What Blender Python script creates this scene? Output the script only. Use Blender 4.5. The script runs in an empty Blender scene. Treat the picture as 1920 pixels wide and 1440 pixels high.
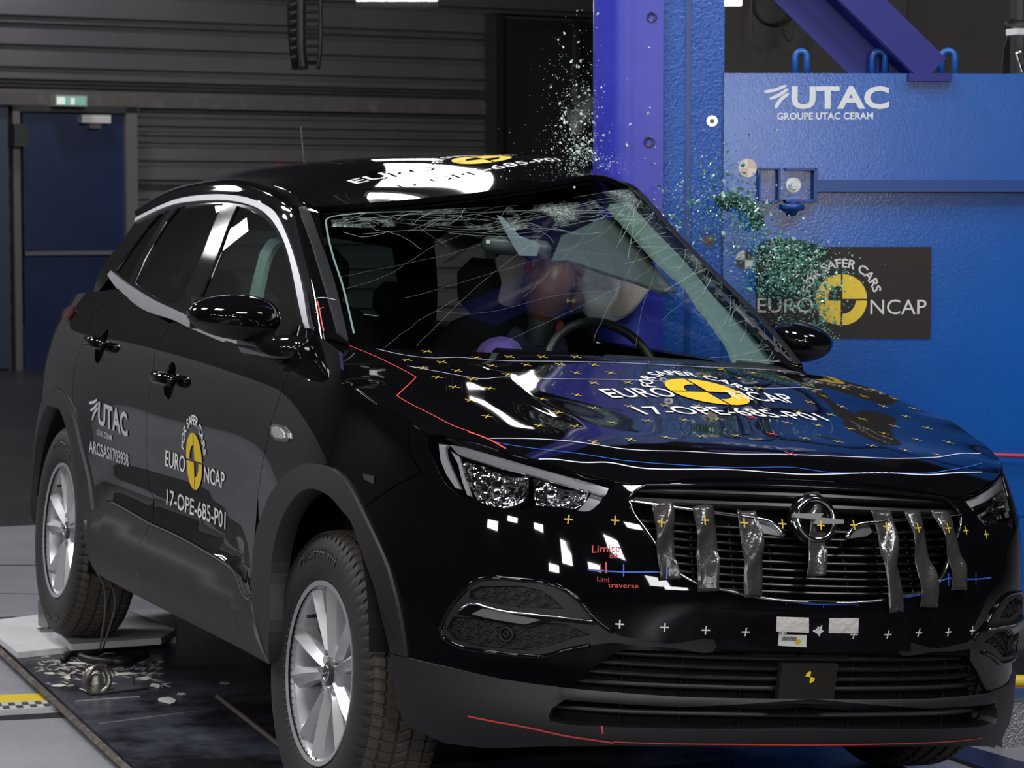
import bpy, bmesh, math, random
import numpy as np
from math import sin, cos, pi, atan2, sqrt
from mathutils import Vector, Matrix
from mathutils.geometry import delaunay_2d_cdt

random.seed(7)
rng = np.random.default_rng(7)
SCN = bpy.context.scene
COL = SCN.collection

# ------------------------------------------------------------------ camera
# the car leans towards the pole: its own frame is rolled by PHI about its length
PHI, HZ = 0.07851, -0.0063
cph, sph = cos(PHI), sin(PHI)
RW = np.array([[cph, 0, sph], [0, 1, 0], [-sph, 0, cph]])      # car frame -> world
TW = np.array([0, 0, HZ])
FOC = 5035.46                                                   # focal length in pixels of a 1920 wide frame
CAM = RW @ np.array([-3.04473745, -6.25102839, 1.28907868]) + TW
CR = RW @ np.array([0.91974909, -0.38578011, 0.07235545])
CU = RW @ np.array([-0.05243259, 0.06193169, 0.99670221])
CF = np.cross(CU, CR)
cam_data = bpy.data.cameras.new('camera')
cam = bpy.data.objects.new('camera', cam_data)
COL.objects.link(cam)
cam_data.sensor_width = 36.0
cam_data.lens = FOC * 36.0 / 1920.0
cam_data.clip_start, cam_data.clip_end = 0.1, 200
m = Matrix.Identity(4)
for i in range(3):
    m[i][0], m[i][1], m[i][2], m[i][3] = CR[i], CU[i], -CF[i], CAM[i]
cam.matrix_world = m
SCN.camera = cam
cam_data.dof.use_dof = True
cam_data.dof.focus_distance = 6.55
cam_data.dof.aperture_fstop = 11.0

# ------------------------------------------------------------------ view, world, lights
SCN.view_settings.view_transform = 'Standard'
SCN.view_settings.look = 'None'
SCN.view_settings.exposure = 0.0
SCN.view_settings.gamma = 1.0
SCN.view_settings.use_curve_mapping = False
wd = bpy.data.worlds.new('world')
SCN.world = wd
wd.use_nodes = True
wd.node_tree.nodes['Background'].inputs[0].default_value = (0.55, 0.57, 0.7, 1)
wd.node_tree.nodes['Background'].inputs[1].default_value = 0.012


def area(name, loc, target, sx, sy, power, col=(1, 1, 1), spread=180):
    L = bpy.data.lights.new(name, 'AREA')
    L.shape = 'RECTANGLE'
    L.size, L.size_y, L.energy, L.color = sx, sy, power, col
    L.spread = math.radians(spread)
    o = bpy.data.objects.new(name, L)
    o.location = loc
    o.rotation_euler = (Vector(target) - Vector(loc)).to_track_quat('-Z', 'Y').to_euler()
    COL.objects.link(o)
    return o


def lamp_rad(name, loc, target, sx, sy, radiance, col=(1, 1, 1)):
    """an area lamp given by how bright its face looks"""
    return area(name, loc, target, sx, sy, radiance * pi * sx * sy, col)


# overhead film lamps over the crash zone
area('film_lamp', (-2.2, .2, 5.6), (-0.6, 1.2, 0.5), 1.4, .9, 165, (1, .97, .95))
area('film_lamp', (.6, -3.2, 5.4), (0.6, 1.0, 1.0), 1.3, .8, 150, (1, .98, .97))
area('film_lamp', (-3.4, 3.0, 5.4), (-2.2, 3.0, 0), 1.4, .9, 95, (.93, .95, 1))
area('film_lamp', (2.6, -1.6, 4.6), (2.0, 1.0, 1.5), 1.0, .6, 40, (1, .98, 1))
# rows of lamps under the rear of the roof (their reflections run over bonnet, roof and rail)
lamp_rad('roof_lamp', (4.15, 8.2, 5.2), (0, 0, 1), .34, .26, 16)
lamp_rad('roof_lamp', (3.30, 10.5, 5.2), (0, 1.5, 1.6), .75, .8, 14)
lamp_rad('roof_lamp', (3.35, 8.0, 5.2), (-.4, -.3, 1), .14, .16, 14)
lamp_rad('roof_lamp', (-1.7, 14.6, 5.2), (-.5, 1.8, 1.5), .42, .7, 14)
lamp_rad('roof_lamp', (-2.85, 16.2, 5.2), (-.5, 1.8, 1.5), .45, 1.0, 14)
lamp_rad('roof_lamp', (-.75, 11.2, 5.2), (-.5, 1.4, 1.5), .35, .25, 14)
lamp_rad('roof_lamp', (-7.0, 12.0, 8.0), (-4, 12.5, 0), 3.0, 2.4, 34)  # added lamp out of view, lights the unseen floor the doors mirror
area('wall_lamp', (3.6, 13.2, 3.5), (5.4, 19.0, .3), 1.4, .6, 42, (1, .97, .94), 95)  # added wash lamp out of view, brightens the lower back wall
area('wall_lamp', (2.35, 17.6, 4.6), (2.6, 18.7, 3.6), 0.5, .3, 45, (.95, .92, 1))
lamp_rad('stand_lamp', (-.85, -6.7, 1.78), (1.1, 1.3, 1.6), .7, .42, 22, (1, .99, 1))
lamp_rad('stand_lamp', (-1.30, -6.6, 2.30), (.9, 1.4, 1.8), .6, .8, 20, (1, .99, 1))
lamp_rad('stand_lamp', (.45, -7.05, 2.08), (1.7, 1.1, 1.8), .22, .22, 30, (1, .99, 1))
# small lamps on stands in front (they glint in the bumper and the mirror)
for p in ((-6.6, -3.4, 3.1), (-7.2, -2.4, 2.6), (-6.0, -5.0, 3.2), (-5.0, -6.4, 3.0), (-5.4, -5.6, 2.4), (-4.0, -7.6, 3.1), (-1.1, -7.2, 4.9), (-2.6, -7.6, 3.9)):
    lamp_rad('stand_lamp', p, (-.4, -.6, .7), .60, .34, 42)

# ------------------------------------------------------------------ materials
MATS = {}


def mat(name, col=(.5, .5, .5), rough=.5, metal=0.0, spec=.5, coat=0.0, bump=None, emit=0, var=None, ior=1.5, trans=0.0, alpha=1.0):
    """principled material; bump=(scale, strength[, detail]); var=(scale, other colour, low, high) mottles the colour"""
    if name in MATS:
        return MATS[name]
    M = bpy.data.materials.new(name)
    M.use_nodes = True
    N, K = M.node_tree.nodes, M.node_tree.links
    b = N['Principled BSDF']
    b.inputs['Base Color'].default_value = (*col, 1)
    b.inputs['Roughness'].default_value = rough
    b.inputs['Metallic'].default_value = metal
    b.inputs['Specular IOR Level'].default_value = spec
    b.inputs['IOR'].default_value = ior
    b.inputs['Coat Weight'].default_value = coat
    b.inputs['Coat Roughness'].default_value = .02
    b.inputs['Transmission Weight'].default_value = trans
    if emit:
        b.inputs['Emission Color'].default_value = (*col, 1)
        b.inputs['Emission Strength'].default_value = emit
    tc = N.new('ShaderNodeTexCoord')
    if var:
        nz = N.new('ShaderNodeTexNoise')
        nz.inputs['Scale'].default_value = var[0]
        nz.inputs['Detail'].default_value = 6
        nz.inputs['Roughness'].default_value = .65
        rp = N.new('ShaderNodeValToRGB')
        rp.color_ramp.elements[0].position = var[2]
        rp.color_ramp.elements[1].position = var[3]
        rp.color_ramp.elements[0].color = (*col, 1)
        rp.color_ramp.elements[1].color = (*var[1], 1)
        K.new(tc.outputs['Object'], nz.inputs['Vector'])
        K.new(nz.outputs['Fac'], rp.inputs['Fac'])
        K.new(rp.outputs['Color'], b.inputs['Base Color'])
    if bump:
        nz = N.new('ShaderNodeTexNoise')
        nz.inputs['Scale'].default_value = bump[0]
        nz.inputs['Detail'].default_value = bump[2] if len(bump) > 2 else 3
        bp = N.new('ShaderNodeBump')
        bp.inputs['Strength'].default_value = bump[1]
        bp.inputs['Distance'].default_value = .01
        K.new(tc.outputs['Object'], nz.inputs['Vector'])
        K.new(nz.outputs['Fac'], bp.inputs['Height'])
        K.new(bp.outputs['Normal'], b.inputs['Normal'])
    MATS[name] = M
    return M


def glass_mat(name, tint, refl=1.0, rough=0.0):
    M = bpy.data.materials.new(name)
    M.use_nodes = True
    N, K = M.node_tree.nodes, M.node_tree.links
    N.clear()
    out = N.new('ShaderNodeOutputMaterial')
    mx = N.new('ShaderNodeMixShader')
    tr = N.new('ShaderNodeBsdfTransparent')
    gl = N.new('ShaderNodeBsdfGlossy')
    fr = N.new('ShaderNodeFresnel')
    fr.inputs['IOR'].default_value = 1.5
    mt = N.new('ShaderNodeMath')
    mt.operation = 'MULTIPLY'
    mt.inputs[1].default_value = refl
    tr.inputs[0].default_value = (*tint, 1)
    gl.inputs[0].default_value = (1, 1, 1, 1)
    gl.inputs['Roughness'].default_value = rough
    K.new(fr.outputs[0], mt.inputs[0])
    K.new(mt.outputs[0], mx.inputs[0])
    K.new(tr.outputs[0], mx.inputs[1])
    K.new(gl.outputs[0], mx.inputs[2])
    K.new(mx.outputs[0], out.inputs[0])
    MATS[name] = M
    return M


PAINT = mat('black_paint', (.003, .003, .004), .03, coat=0.0, spec=.5)
MATTE = mat('matte_plastic', (.015, .015, .0165), .5, bump=(900, .15))
DARK = mat('dark_void', (.004, .004, .005), .8, spec=.2)
GLOSSBLK = mat('gloss_black', (.006, .006, .007), .08)
CHROME = mat('chrome', (.75, .75, .77), .12, metal=1)
SATIN = mat('satin_chrome', (.42, .42, .45), .38, metal=1)
ALU = mat('silver_wheel', (.50, .51, .54), .34, metal=.45)
RUBBER = mat('tyre_rubber', (.022, .021, .021), .62, bump=(300, .1))
TREAD = mat('dusty_tread', (.075, .062, .052), .85, bump=(200, .2))
WHITE = mat('white_print', (.82, .82, .84), .5)
YELLOW = mat('yellow_print', (.82, .56, .02), .5)
RED = mat('red_ink', (.75, .07, .06), .5)
BLUEINK = mat('blue_ink', (.03, .13, .62), .5)
MARKW = mat('white_marker', (.72, .76, .92), .5)
SEAT = mat('dark_fabric', (.012, .012, .014), .8, bump=(400, .3))
GLASS = glass_mat('clear_glass', (.72, .82, .79))
PRIVACY = glass_mat('tinted_glass', (.26, .31, .31))


# ------------------------------------------------------------------ object helpers
def tag(o, label=None, cat=None, group=None, kind=None):
    if label: o['label'] = label
    if cat: o['category'] = cat
    if group: o['group'] = group
    if kind: o['kind'] = kind
    return o


def empty(name, parent=None, loc=(0, 0, 0), rot=(0, 0, 0)):
    o = bpy.data.objects.new(name, None)
    o.location, o.rotation_euler = loc, rot
    o.empty_display_size = .05
    COL.objects.link(o)
    if parent: o.parent = parent
    return o


def mk(name, V, F, material, parent=None, N=None, smooth=True, loc=None):
    me = bpy.data.meshes.new(name)
    me.from_pydata([tuple(map(float, v)) for v in V], [], [tuple(int(i) for i in f) for f in F])
    me.materials.append(material)
    if smooth:
        me.polygons.foreach_set('use_smooth', [True] * len(me.polygons))
    me.update()
    if N is not None:
        me.normals_split_custom_set_from_vertices([tuple(map(float, n)) for n in N])
    o = bpy.data.objects.new(name, me)
    COL.objects.link(o)
    if parent: o.parent = parent
    if loc is not None: o.location = loc
    return o


class MB:
    """collects simple solids into one mesh"""

    def __init__(s):
        s.V, s.F = [], []

    def add(s, V, F):
        k = len(s.V)
        s.V += [tuple(v) for v in V]
        s.F += [tuple(i + k for i in f) for f in F]
        return s

    def box(s, c, d, R=None, bev=0):
        x, y, z = (a / 2 for a in d)
        if bev:
            b = min(bev, x * .9, y * .9, z * .9)
            V, idx = [], {}
            for sx in (-1, 1):
                for sy in (-1, 1):
                    for sz in (-1, 1):
                        for ax in range(3):
                            p = [sx * (x - b), sy * (y - b), sz * (z - b)]
                            p[ax] = (sx * x, sy * y, sz * z)[ax]
                            idx[(sx, sy, sz, ax)] = len(V)
                            V.append(p)
            F = []
            for ax in range(3):
                o = [a for a in range(3) if a != ax]
                for sg in (-1, 1):
                    q = []
                    for (a, c2) in ((-1, -1), (1, -1), (1, 1), (-1, 1)):
                        k = [0, 0, 0]
                        k[ax], k[o[0]], k[o[1]] = sg, a, c2
                        q.append(idx[(*k, ax)])
                    F.append(q)
                for a in (-1, 1):
                    for c2 in (-1, 1):
                        q = []
                        for (sg, who) in ((-1, o[0]), (1, o[0]), (1, o[1]), (-1, o[1])):
                            k = [0, 0, 0]
                            k[ax], k[o[0]], k[o[1]] = sg, a, c2
                            q.append(idx[(*k, who)])
                        F.append(q)
            for sx in (-1, 1):
                for sy in (-1, 1):
                    for sz in (-1, 1):
                        F.append([idx[(sx, sy, sz, a)] for a in range(3)])
        else:
            V = [(a, b, c2) for a in (-x, x) for b in (-y, y) for c2 in (-z, z)]
            F = [(0, 1, 3, 2), (4, 6, 7, 5), (0, 4, 5, 1), (2, 3, 7, 6), (0, 2, 6, 4), (1, 5, 7, 3)]
        V = np.array(V, float)
        if R is not None: V = V @ np.array(R).T
        return s.add(V + np.array(c), F)

    def tube(s, pts, r, n=8, closed=False, cap=True):
        P = np.array(pts, float)
        m = len(P)
        rr = np.full(m, r) if np.isscalar(r) else np.array(r, float)
        T = np.gradient(P, axis=0) if not closed else np.roll(P, -1, 0) - np.roll(P, 1, 0)
        T /= np.linalg.norm(T, axis=1)[:, None] + 1e-12
        up = np.array([0, 0, 1.0]) if abs(T[0][2]) < .9 else np.array([1.0, 0, 0])
        a = np.cross(T[0], up)
        a /= np.linalg.norm(a)
        V = []
        for i in range(m):
            a = a - T[i] * (a @ T[i])
            a /= np.linalg.norm(a) + 1e-12
            b = np.cross(T[i], a)
            for k in range(n):
                t = 2 * pi * k / n
                V.append(P[i] + rr[i] * (a * cos(t) + b * sin(t)))
        F = []
        for i in range(m if closed else m - 1):
            j = (i + 1) % m
            for k in range(n):
                k2 = (k + 1) % n
                F.append((i * n + k, i * n + k2, j * n + k2, j * n + k))
        if cap and not closed:
            F += [tuple(range(n))[::-1], tuple(range((m - 1) * n, m * n))]
        return s.add(V, F)

    def lathe(s, prof, c=(0, 0, 0), axis='z', n=32, closed=False, R=None):
        """prof: (radius, height) pairs"""
        V, F = [], []
        m = len(prof)
        for k in range(n):
            t = 2 * pi * k / n
            for r, h in prof:
                p = (r * cos(t), r * sin(t), h)
                if axis == 'x': p = (h, p[0], p[1])
                elif axis == 'y': p = (p[0], h, p[1])
                V.append(p)
        for k in range(n):
            k2 = (k + 1) % n
            for i in range(m if closed else m - 1):
                j = (i + 1) % m
                F.append((k * m + i, k2 * m + i, k2 * m + j, k * m + j))
        V = np.array(V, float)
        if R is not None: V = V @ np.array(R).T
        return s.add(V + np.array(c), F)

    def prism(s, poly, h0, h1, fr=None):
        """polygon extruded from h0 to h1 along the third axis of the frame fr=(origin, ex, ey, ez)"""
        o, ex, ey, ez = fr if fr else (np.zeros(3), *np.eye(3))
        n = len(poly)
        V = [np.array(o) + np.array(ex) * a + np.array(ey) * b + np.array(ez) * h for h in (h0, h1) for a, b in poly]
        F = [tuple(range(n))[::-1], tuple(range(n, 2 * n))]
        F += [(i, (i + 1) % n, n + (i + 1) % n, n + i) for i in range(n)]
        return s.add(V, F)

    def ellip(s, c, r, n=20, m=12, R=None):
        V, F = [], []
        for i in range(m + 1):
            a = pi * i / m
            for k in range(n):
                t = 2 * pi * k / n
                V.append((r[0] * sin(a) * cos(t), r[1] * sin(a) * sin(t), r[2] * cos(a)))
        for i in range(m):
            for k in range(n):
                k2 = (k + 1) % n
                F.append((i * n + k, (i + 1) * n + k, (i + 1) * n + k2, i * n + k2))
        V = np.array(V, float)
        if R is not None: V = V @ np.array(R).T
        return s.add(V + np.array(c), F)

    def build(s, name, material, parent=None, smooth=False, loc=None, auto=None, sub=0):
        me = bpy.data.meshes.new(name)
        me.from_pydata([tuple(map(float, v)) for v in s.V], [], s.F)
        me.materials.append(material)
        bm = bmesh.new()
        bm.from_mesh(me)
        bmesh.ops.remove_doubles(bm, verts=bm.verts, dist=1e-6)
        bmesh.ops.recalc_face_normals(bm, faces=bm.faces)
        if smooth or auto:
            for f in bm.faces: f.smooth = True
            if auto:
                for e in bm.edges:
                    if len(e.link_faces) == 2 and e.calc_face_angle(0) > math.radians(auto): e.smooth = False
        bm.to_mesh(me)
        bm.free()
        o = bpy.data.objects.new(name, me)
        COL.objects.link(o)
        if parent: o.parent = parent
        if loc is not None: o.location = loc
        if sub:
            md = o.modifiers.new('sub', 'SUBSURF')
            md.levels = md.render_levels = sub
        return o


def hull(chain, branches, n=12):
    pass


# ------------------------------------------------------------------ splines and surfaces
def ncs(xs):
    """natural cubic spline: returns weights(x) so that value = weights @ y"""
    xs = np.array(xs, float)
    n = len(xs)
    h = np.diff(xs)
    A, D = np.eye(n), np.zeros((n, n))
    for i in range(1, n - 1):
        A[i, i - 1], A[i, i], A[i, i + 1] = h[i - 1] / 6, (h[i - 1] + h[i]) / 3, h[i] / 6
        D[i, i - 1], D[i, i], D[i, i + 1] = 1 / h[i - 1], -1 / h[i - 1] - 1 / h[i], 1 / h[i]
    K = np.linalg.solve(A, D)
    I = np.eye(n)

    def w(x):
        x = np.clip(np.atleast_1d(np.asarray(x, float)), xs[0], xs[-1])
        i = np.clip(np.searchsorted(xs, x, side='right') - 1, 0, n - 2)
        hh = h[i]
        a, b = (xs[i + 1] - x) / hh, (x - xs[i]) / hh
        return (a[:, None] * I[i] + b[:, None] * I[i + 1] +
                ((a ** 3 - a) * hh ** 2 / 6)[:, None] * K[i] + ((b ** 3 - b) * hh ** 2 / 6)[:, None] * K[i + 1])
    return w


def curve(pts, n=60, closed=False, par=None):
    """smooth curve through points (any dimension)"""
    P = np.array(pts, float)
    if closed: P = np.vstack([P[-3:], P, P[:4]])
    s = np.concatenate([[0], np.cumsum(np.linalg.norm(np.diff(P, axis=0), axis=1) ** .75 + 1e-9)]) if par is None else np.array(par, float)
    a, b = (s[3], s[-4]) if closed else (s[0], s[-1])
    t = np.linspace(a, b, n + 1)[:-1] if closed else np.linspace(a, b, n)
    return ncs(s)(t) @ P


def c2w(P):
    return np.asarray(P, float) @ RW.T + TW


def proj_w(P):
    d = np.asarray(P, float) - CAM
    z = d @ CF
    return np.stack([960 + FOC * (d @ CR) / z, 720 - FOC * (d @ CU) / z], -1)


CAMC = (CAM - TW) @ RW          # camera in the car frame
CRC, CUC, CFC = CR @ RW, CU @ RW, CF @ RW


def proj_c(P):
    d = np.asarray(P, float) - CAMC
    z = d @ CFC
    return np.stack([960 + FOC * (d @ CRC) / z, 720 - FOC * (d @ CUC) / z], -1)


def ray_c(px, py):
    return CFC + CRC * (px - 960) / FOC - CUC * (py - 720) / FOC


def ray_w(px, py):
    return CF + CR * (px - 960) / FOC - CU * (py - 720) / FOC


def hit_c(px, py, n, k):
    """where the sight line of a photo point meets the plane n.P = k of the car frame"""
    d = ray_c(px, py)
    n = np.array(n, float)
    return CAMC + d * (k - n @ CAMC) / (n @ d)


def hit_w(px, py, n=(0, 0, 1), k=0.0):
    d = ray_w(px, py)
    n = np.array(n, float)
    return CAM + d * (k - n @ CAM) / (n @ d)


class Surf:
    def __init__(s, f, u0, u1, v0, v1, sgn=1, nu=160, nv=60):
        s.f, s.dom, s.sgn = f, (u0, u1, v0, v1), sgn
        U, V = np.meshgrid(np.linspace(u0, u1, nu), np.linspace(v0, v1, nv), indexing='ij')
        s.gu, s.gv = U.ravel(), V.ravel()
        s.gp = None

    def pt(s, u, v):
        u, v = np.atleast_1d(np.asarray(u, float)), np.atleast_1d(np.asarray(v, float))
        return s.f(u, v)

    def nrm(s, u, v, e=2e-3):
        u0, u1, v0, v1 = s.dom
        u, v = np.atleast_1d(np.asarray(u, float)), np.atleast_1d(np.asarray(v, float))
        ua, ub = np.clip(u - e, u0, u1), np.clip(u + e, u0, u1)
        va, vb = np.clip(v - e, v0, v1), np.clip(v + e, v0, v1)
        du = (s.f(ub, v) - s.f(ua, v)) / np.maximum(ub - ua, 1e-9)[:, None]
        dv = (s.f(u, vb) - s.f(u, va)) / np.maximum(vb - va, 1e-9)[:, None]
        n = np.cross(du, dv) * s.sgn
        return n / (np.linalg.norm(n, axis=1)[:, None] + 1e-12)

    def at(s, uv, off=0.0):
        uv = np.atleast_2d(np.asarray(uv, float))
        P = s.pt(uv[:, 0], uv[:, 1])
        if np.any(np.asarray(off) != 0):
            P = P + s.nrm(uv[:, 0], uv[:, 1]) * np.asarray(off).reshape(-1, 1)
        return P

    def pix(s, pts):
        """surface parameters of photo points"""
        pts = np.atleast_2d(np.asarray(pts, float))
        if s.gp is None:
            P = s.f(s.gu, s.gv)
            s.gp = proj_c(P)
            n = s.nrm(s.gu, s.gv)
            s.face = np.einsum('ij,ij->i', n, CAMC - P) > 0
        out = []
        u0, u1, v0, v1 = s.dom
        for q in pts:
            d = np.sum((s.gp - q) ** 2, 1) + np.where(s.face, 0, 1e4)
            k = int(d.argmin())
            x = np.array([s.gu[k], s.gv[k]])
            for _ in range(12):
                e = 1e-4
                xs = np.clip(x, [u0 + e, v0 + e], [u1 - e, v1 - e])
                A = proj_c(s.f(np.array([xs[0], xs[0] + e, xs[0]]), np.array([xs[1], xs[1], xs[1] + e])))
                J = np.stack([(A[1] - A[0]) / e, (A[2] - A[0]) / e], 1)
                r = q - A[0]
                dx = np.linalg.lstsq(J, r, rcond=1e-6)[0]
                st = np.abs(dx).max()
                if st > .15: dx *= .15 / st
                x = np.clip(xs + dx, [u0, v0], [u1, v1])
                if st < 1e-6: break
            out.append(x)
        return np.array(out)


def inside(P, poly):
    x, y = P[:, 0], P[:, 1]
    c = np.zeros(len(P), bool)
    j = len(poly) - 1
    for i in range(len(poly)):
        xi, yi = poly[i]
        xj, yj = poly[j]
        if yi != yj:
            m_ = ((yi > y) != (yj > y)) & (x < (xj - xi) * (y - yi) / (yj - yi) + xi)
            c ^= m_
        j = i
    return c


def segdist(P, poly):
    d = np.full(len(P), 1e9)
    A = np.array(poly)
    B = np.roll(A, -1, 0)
    for a, b in zip(A, B):
        ab = b - a
        t = np.clip(((P - a) @ ab) / (ab @ ab + 1e-15), 0, 1)
        d = np.minimum(d, np.sum((P - a - t[:, None] * ab) ** 2, 1))
    return np.sqrt(d)


def dens(poly, step):
    A = np.array(poly, float)
    out = []
    for a, b in zip(A, np.roll(A, -1, 0)):
        L = np.linalg.norm(b - a)
        if L < 1e-6: continue
        n = max(1, int(math.ceil(L / step)))
        for i in range(n): out.append(a + (b - a) * i / n)
    return np.array(out)


def offset_poly(poly, d):
    """shrink (d>0) or grow a polygon"""
    A = np.array(poly, float)
    ar = np.sum(A[:, 0] * np.roll(A[:, 1], -1) - np.roll(A[:, 0], -1) * A[:, 1])
    t1 = A - np.roll(A, 1, 0)
    t2 = np.roll(A, -1, 0) - A
    n1 = np.stack([-t1[:, 1], t1[:, 0]], 1)
    n2 = np.stack([-t2[:, 1], t2[:, 0]], 1)
    n1 /= np.linalg.norm(n1, axis=1)[:, None] + 1e-12
    n2 /= np.linalg.norm(n2, axis=1)[:, None] + 1e-12
    n = n1 + n2
    n /= np.maximum(np.sum(n * n, 1) / 2, .35)[:, None]
    return A + n * d * (1 if ar > 0 else -1)


def tri2d(outer, holes=(), step=.03):
    O = dens(outer, step)
    H = [dens(h, step) for h in holes]
    lo, hi = O.min(0), O.max(0)
    gx, gy = np.meshgrid(np.arange(lo[0] + step / 2, hi[0], step), np.arange(lo[1] + step / 2, hi[1], step), indexing='ij')
    G = np.stack([gx.ravel(), gy.ravel()], 1)
    if len(G):
        G = G[inside(G, O)]
        for h in H: G = G[~inside(G, h)] if len(G) else G
        if len(G):
            d = segdist(G, O)
            for h in H: d = np.minimum(d, segdist(G, h))
            G = G[d > step * .45]
    pts, edges = [], []
    for L in [O] + H:
        k = len(pts)
        pts += [Vector(p) for p in L]
        edges += [(k + i, k + (i + 1) % len(L)) for i in range(len(L))]
    pts += [Vector(p) for p in G]
    r = delaunay_2d_cdt(pts, edges, [], 0, 1e-7)
    V = np.array([(v[0], v[1]) for v in r[0]])
    F = np.array([f for f in r[2] if len(f) == 3])
    c = V[F].mean(1)
    ok = inside(c, O)
    for h in H: ok &= ~inside(c, h)
    F = F[ok]
    a, b, c = V[F[:, 0]], V[F[:, 1]], V[F[:, 2]]
    ar = (b[:, 0] - a[:, 0]) * (c[:, 1] - a[:, 1]) - (b[:, 1] - a[:, 1]) * (c[:, 0] - a[:, 0])
    F = F[np.abs(ar) > 1e-10]
    F[ar[np.abs(ar) > 1e-10] < 0] = F[ar[np.abs(ar) > 1e-10] < 0][:, ::-1]
    used = np.unique(F)
    re = -np.ones(len(V), int)
    re[used] = np.arange(len(used))
    return V[used], re[F]


DEFORM = None


def patch(name, S, outer, material, parent, holes=(), step=.03, off=0.0, thick=.012, mirror=False, offf=None, skirt=True):
    """a panel cut out of a surface: outline and holes in surface parameters; edges turned in by thick"""
    V, F = tri2d(outer, holes, step)
    o = off if offf is None else off + offf(V[:, 0], V[:, 1])
    if offf is None:
        P, N = S.at(V, off), S.nrm(V[:, 0], V[:, 1])
    else:
        T = Surf(lambda u, v: S.f(u, v) + S.nrm(u, v) * (off + offf(u, v))[:, None], *S.dom, sgn=S.sgn, nu=2, nv=2)
        P, N = T.pt(V[:, 0], V[:, 1]), T.nrm(V[:, 0], V[:, 1])
    if S.sgn < 0: F = F[:, ::-1]
    F = [tuple(f) for f in F]
    if skirt and thick:
        cnt = {}
        for f in F:
            for i in range(3):
                a, b = f[i], f[(i + 1) % 3]
                cnt[(a, b)] = 1
        bd = [(a, b) for (a, b) in cnt if (b, a) not in cnt]
        n = len(P)
        P2, N2 = [], []
        for a, b in bd:
            t = P[b] - P[a]
            sd = np.cross(t, N[a])
            sd /= np.linalg.norm(sd) + 1e-12
            k = n + len(P2)
            P2 += [P[a], P[b], P[b] - N[b] * thick, P[a] - N[a] * thick]
            sa = sd + N[a] * .3
            sb = sd + N[b] * .3
            N2 += [sa, sb, sd, sd]
            F.append((k, k + 3, k + 2, k + 1))
        if P2:
            P = np.vstack([P, P2])
            N2 = np.array(N2)
            N = np.vstack([N, N2 / np.linalg.norm(N2, axis=1)[:, None]])
    outs = [mk(name, P, F, material, parent, N)]
    if mirror:
        outs.append(mirrored(name, P, F, material, parent, N, mirror if not isinstance(mirror, bool) else parent))
    return outs if mirror else outs[0]


def mirrored(name, P, F, material, parent, N, parent2=None):
    P2 = np.array(P) * [-1, 1, 1]
    N2 = np.array(N) * [-1, 1, 1] if N is not None else None
    if DEFORM is not None: P2 = DEFORM(P2)
    return mk(name, P2, [f[::-1] for f in F], material, parent2 or parent, N2)


def ribbon(name, S, uv, width, material, parent, off=.0015, n=None, sm=True, close=False):
    """a flat line drawn on a surface"""
    A = np.array(uv, float)
    if sm and len(A) > 2: A = curve(A, n or max(12, len(A) * 6))
    else:
        B = [A[0]]
        for a, b in zip(A[:-1], A[1:]):
            k = max(1, int(np.linalg.norm(b - a) / .03))
            B += [a + (b - a) * i / k for i in range(1, k + 1)]
        A = np.array(B)
    P = S.at(A, off)
    N = S.nrm(A[:, 0], A[:, 1])
    T = np.gradient(P, axis=0)
    sd = np.cross(T, N)
    sd /= np.linalg.norm(sd, axis=1)[:, None] + 1e-12
    w = np.full(len(P), width) if np.isscalar(width) else np.interp(np.linspace(0, 1, len(P)), np.linspace(0, 1, len(width)), width)
    L, R = P - sd * w[:, None] / 2, P + sd * w[:, None] / 2
    V = np.vstack([L, R])
    k = len(P)
    F = [(i, k + i, k + i + 1, i + 1) for i in range(k - 1)]
    if name is None: return V, F, np.vstack([N, N])
    return mk(name, V, F, material, parent, np.vstack([N, N]))


_font_cache = {}


def text_mesh(s, cell=.08, bold=0.0, spacing=1.0, res=3):
    """2D mesh (verts, faces) of a line of writing, cap height ~ 1, starting at x=0, cut into cells so that it can bend"""
    key = (s, cell, bold, spacing, res)
    if key in _font_cache: return _font_cache[key]
    cu = bpy.data.curves.new('t', 'FONT')
    cu.body = s
    cu.size = 1.0 / .73
    cu.resolution_u = res
    cu.offset = bold
    cu.space_character = spacing
    o = bpy.data.objects.new('t', cu)
    COL.objects.link(o)
    bpy.context.view_layer.update()
    me = bpy.data.meshes.new_from_object(o.evaluated_get(bpy.context.evaluated_depsgraph_get()))
    bpy.data.objects.remove(o)
    bpy.data.curves.remove(cu)
    bm = bmesh.new()
    bm.from_mesh(me)
    bpy.data.meshes.remove(me)
    for ax, lim in ((0, 60), (1, 3)):
        vs = [v.co[ax] for v in bm.verts]
        a = math.floor(min(vs) / cell) * cell + cell
        while a < max(vs):
            nv = Vector((1, 0, 0)) if ax == 0 else Vector((0, 1, 0))
            bmesh.ops.bisect_plane(bm, geom=bm.verts[:] + bm.edges[:] + bm.faces[:], plane_co=nv * a, plane_no=nv)
            a += cell
    V = np.array([v.co[:2] for v in bm.verts])
    bm.verts.index_update()
    F = [tuple(v.index for v in f.verts) for f in bm.faces]
    bm.free()
    V[:, 0] -= V[:, 0].min()
    _font_cache[key] = (V, F)
    return V, F


def decal(name, S, V, F, material, parent, off=.0012):
    """flat artwork (surface parameters V) laid on a surface"""
    P = S.at(V, off)
    N = S.nrm(V[:, 0], V[:, 1])
    F2 = []
    for f in F:
        a = sum((P[f[i]][:] * 0 + np.cross(P[f[i]] - P[f[0]], P[f[(i + 1) % len(f)]] - P[f[0]]) for i in range(len(f))), np.zeros(3))
        F2.append(f if a @ N[f[0]] > 0 else f[::-1])
    return mk(name, P, F2, material, parent, N)

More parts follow.
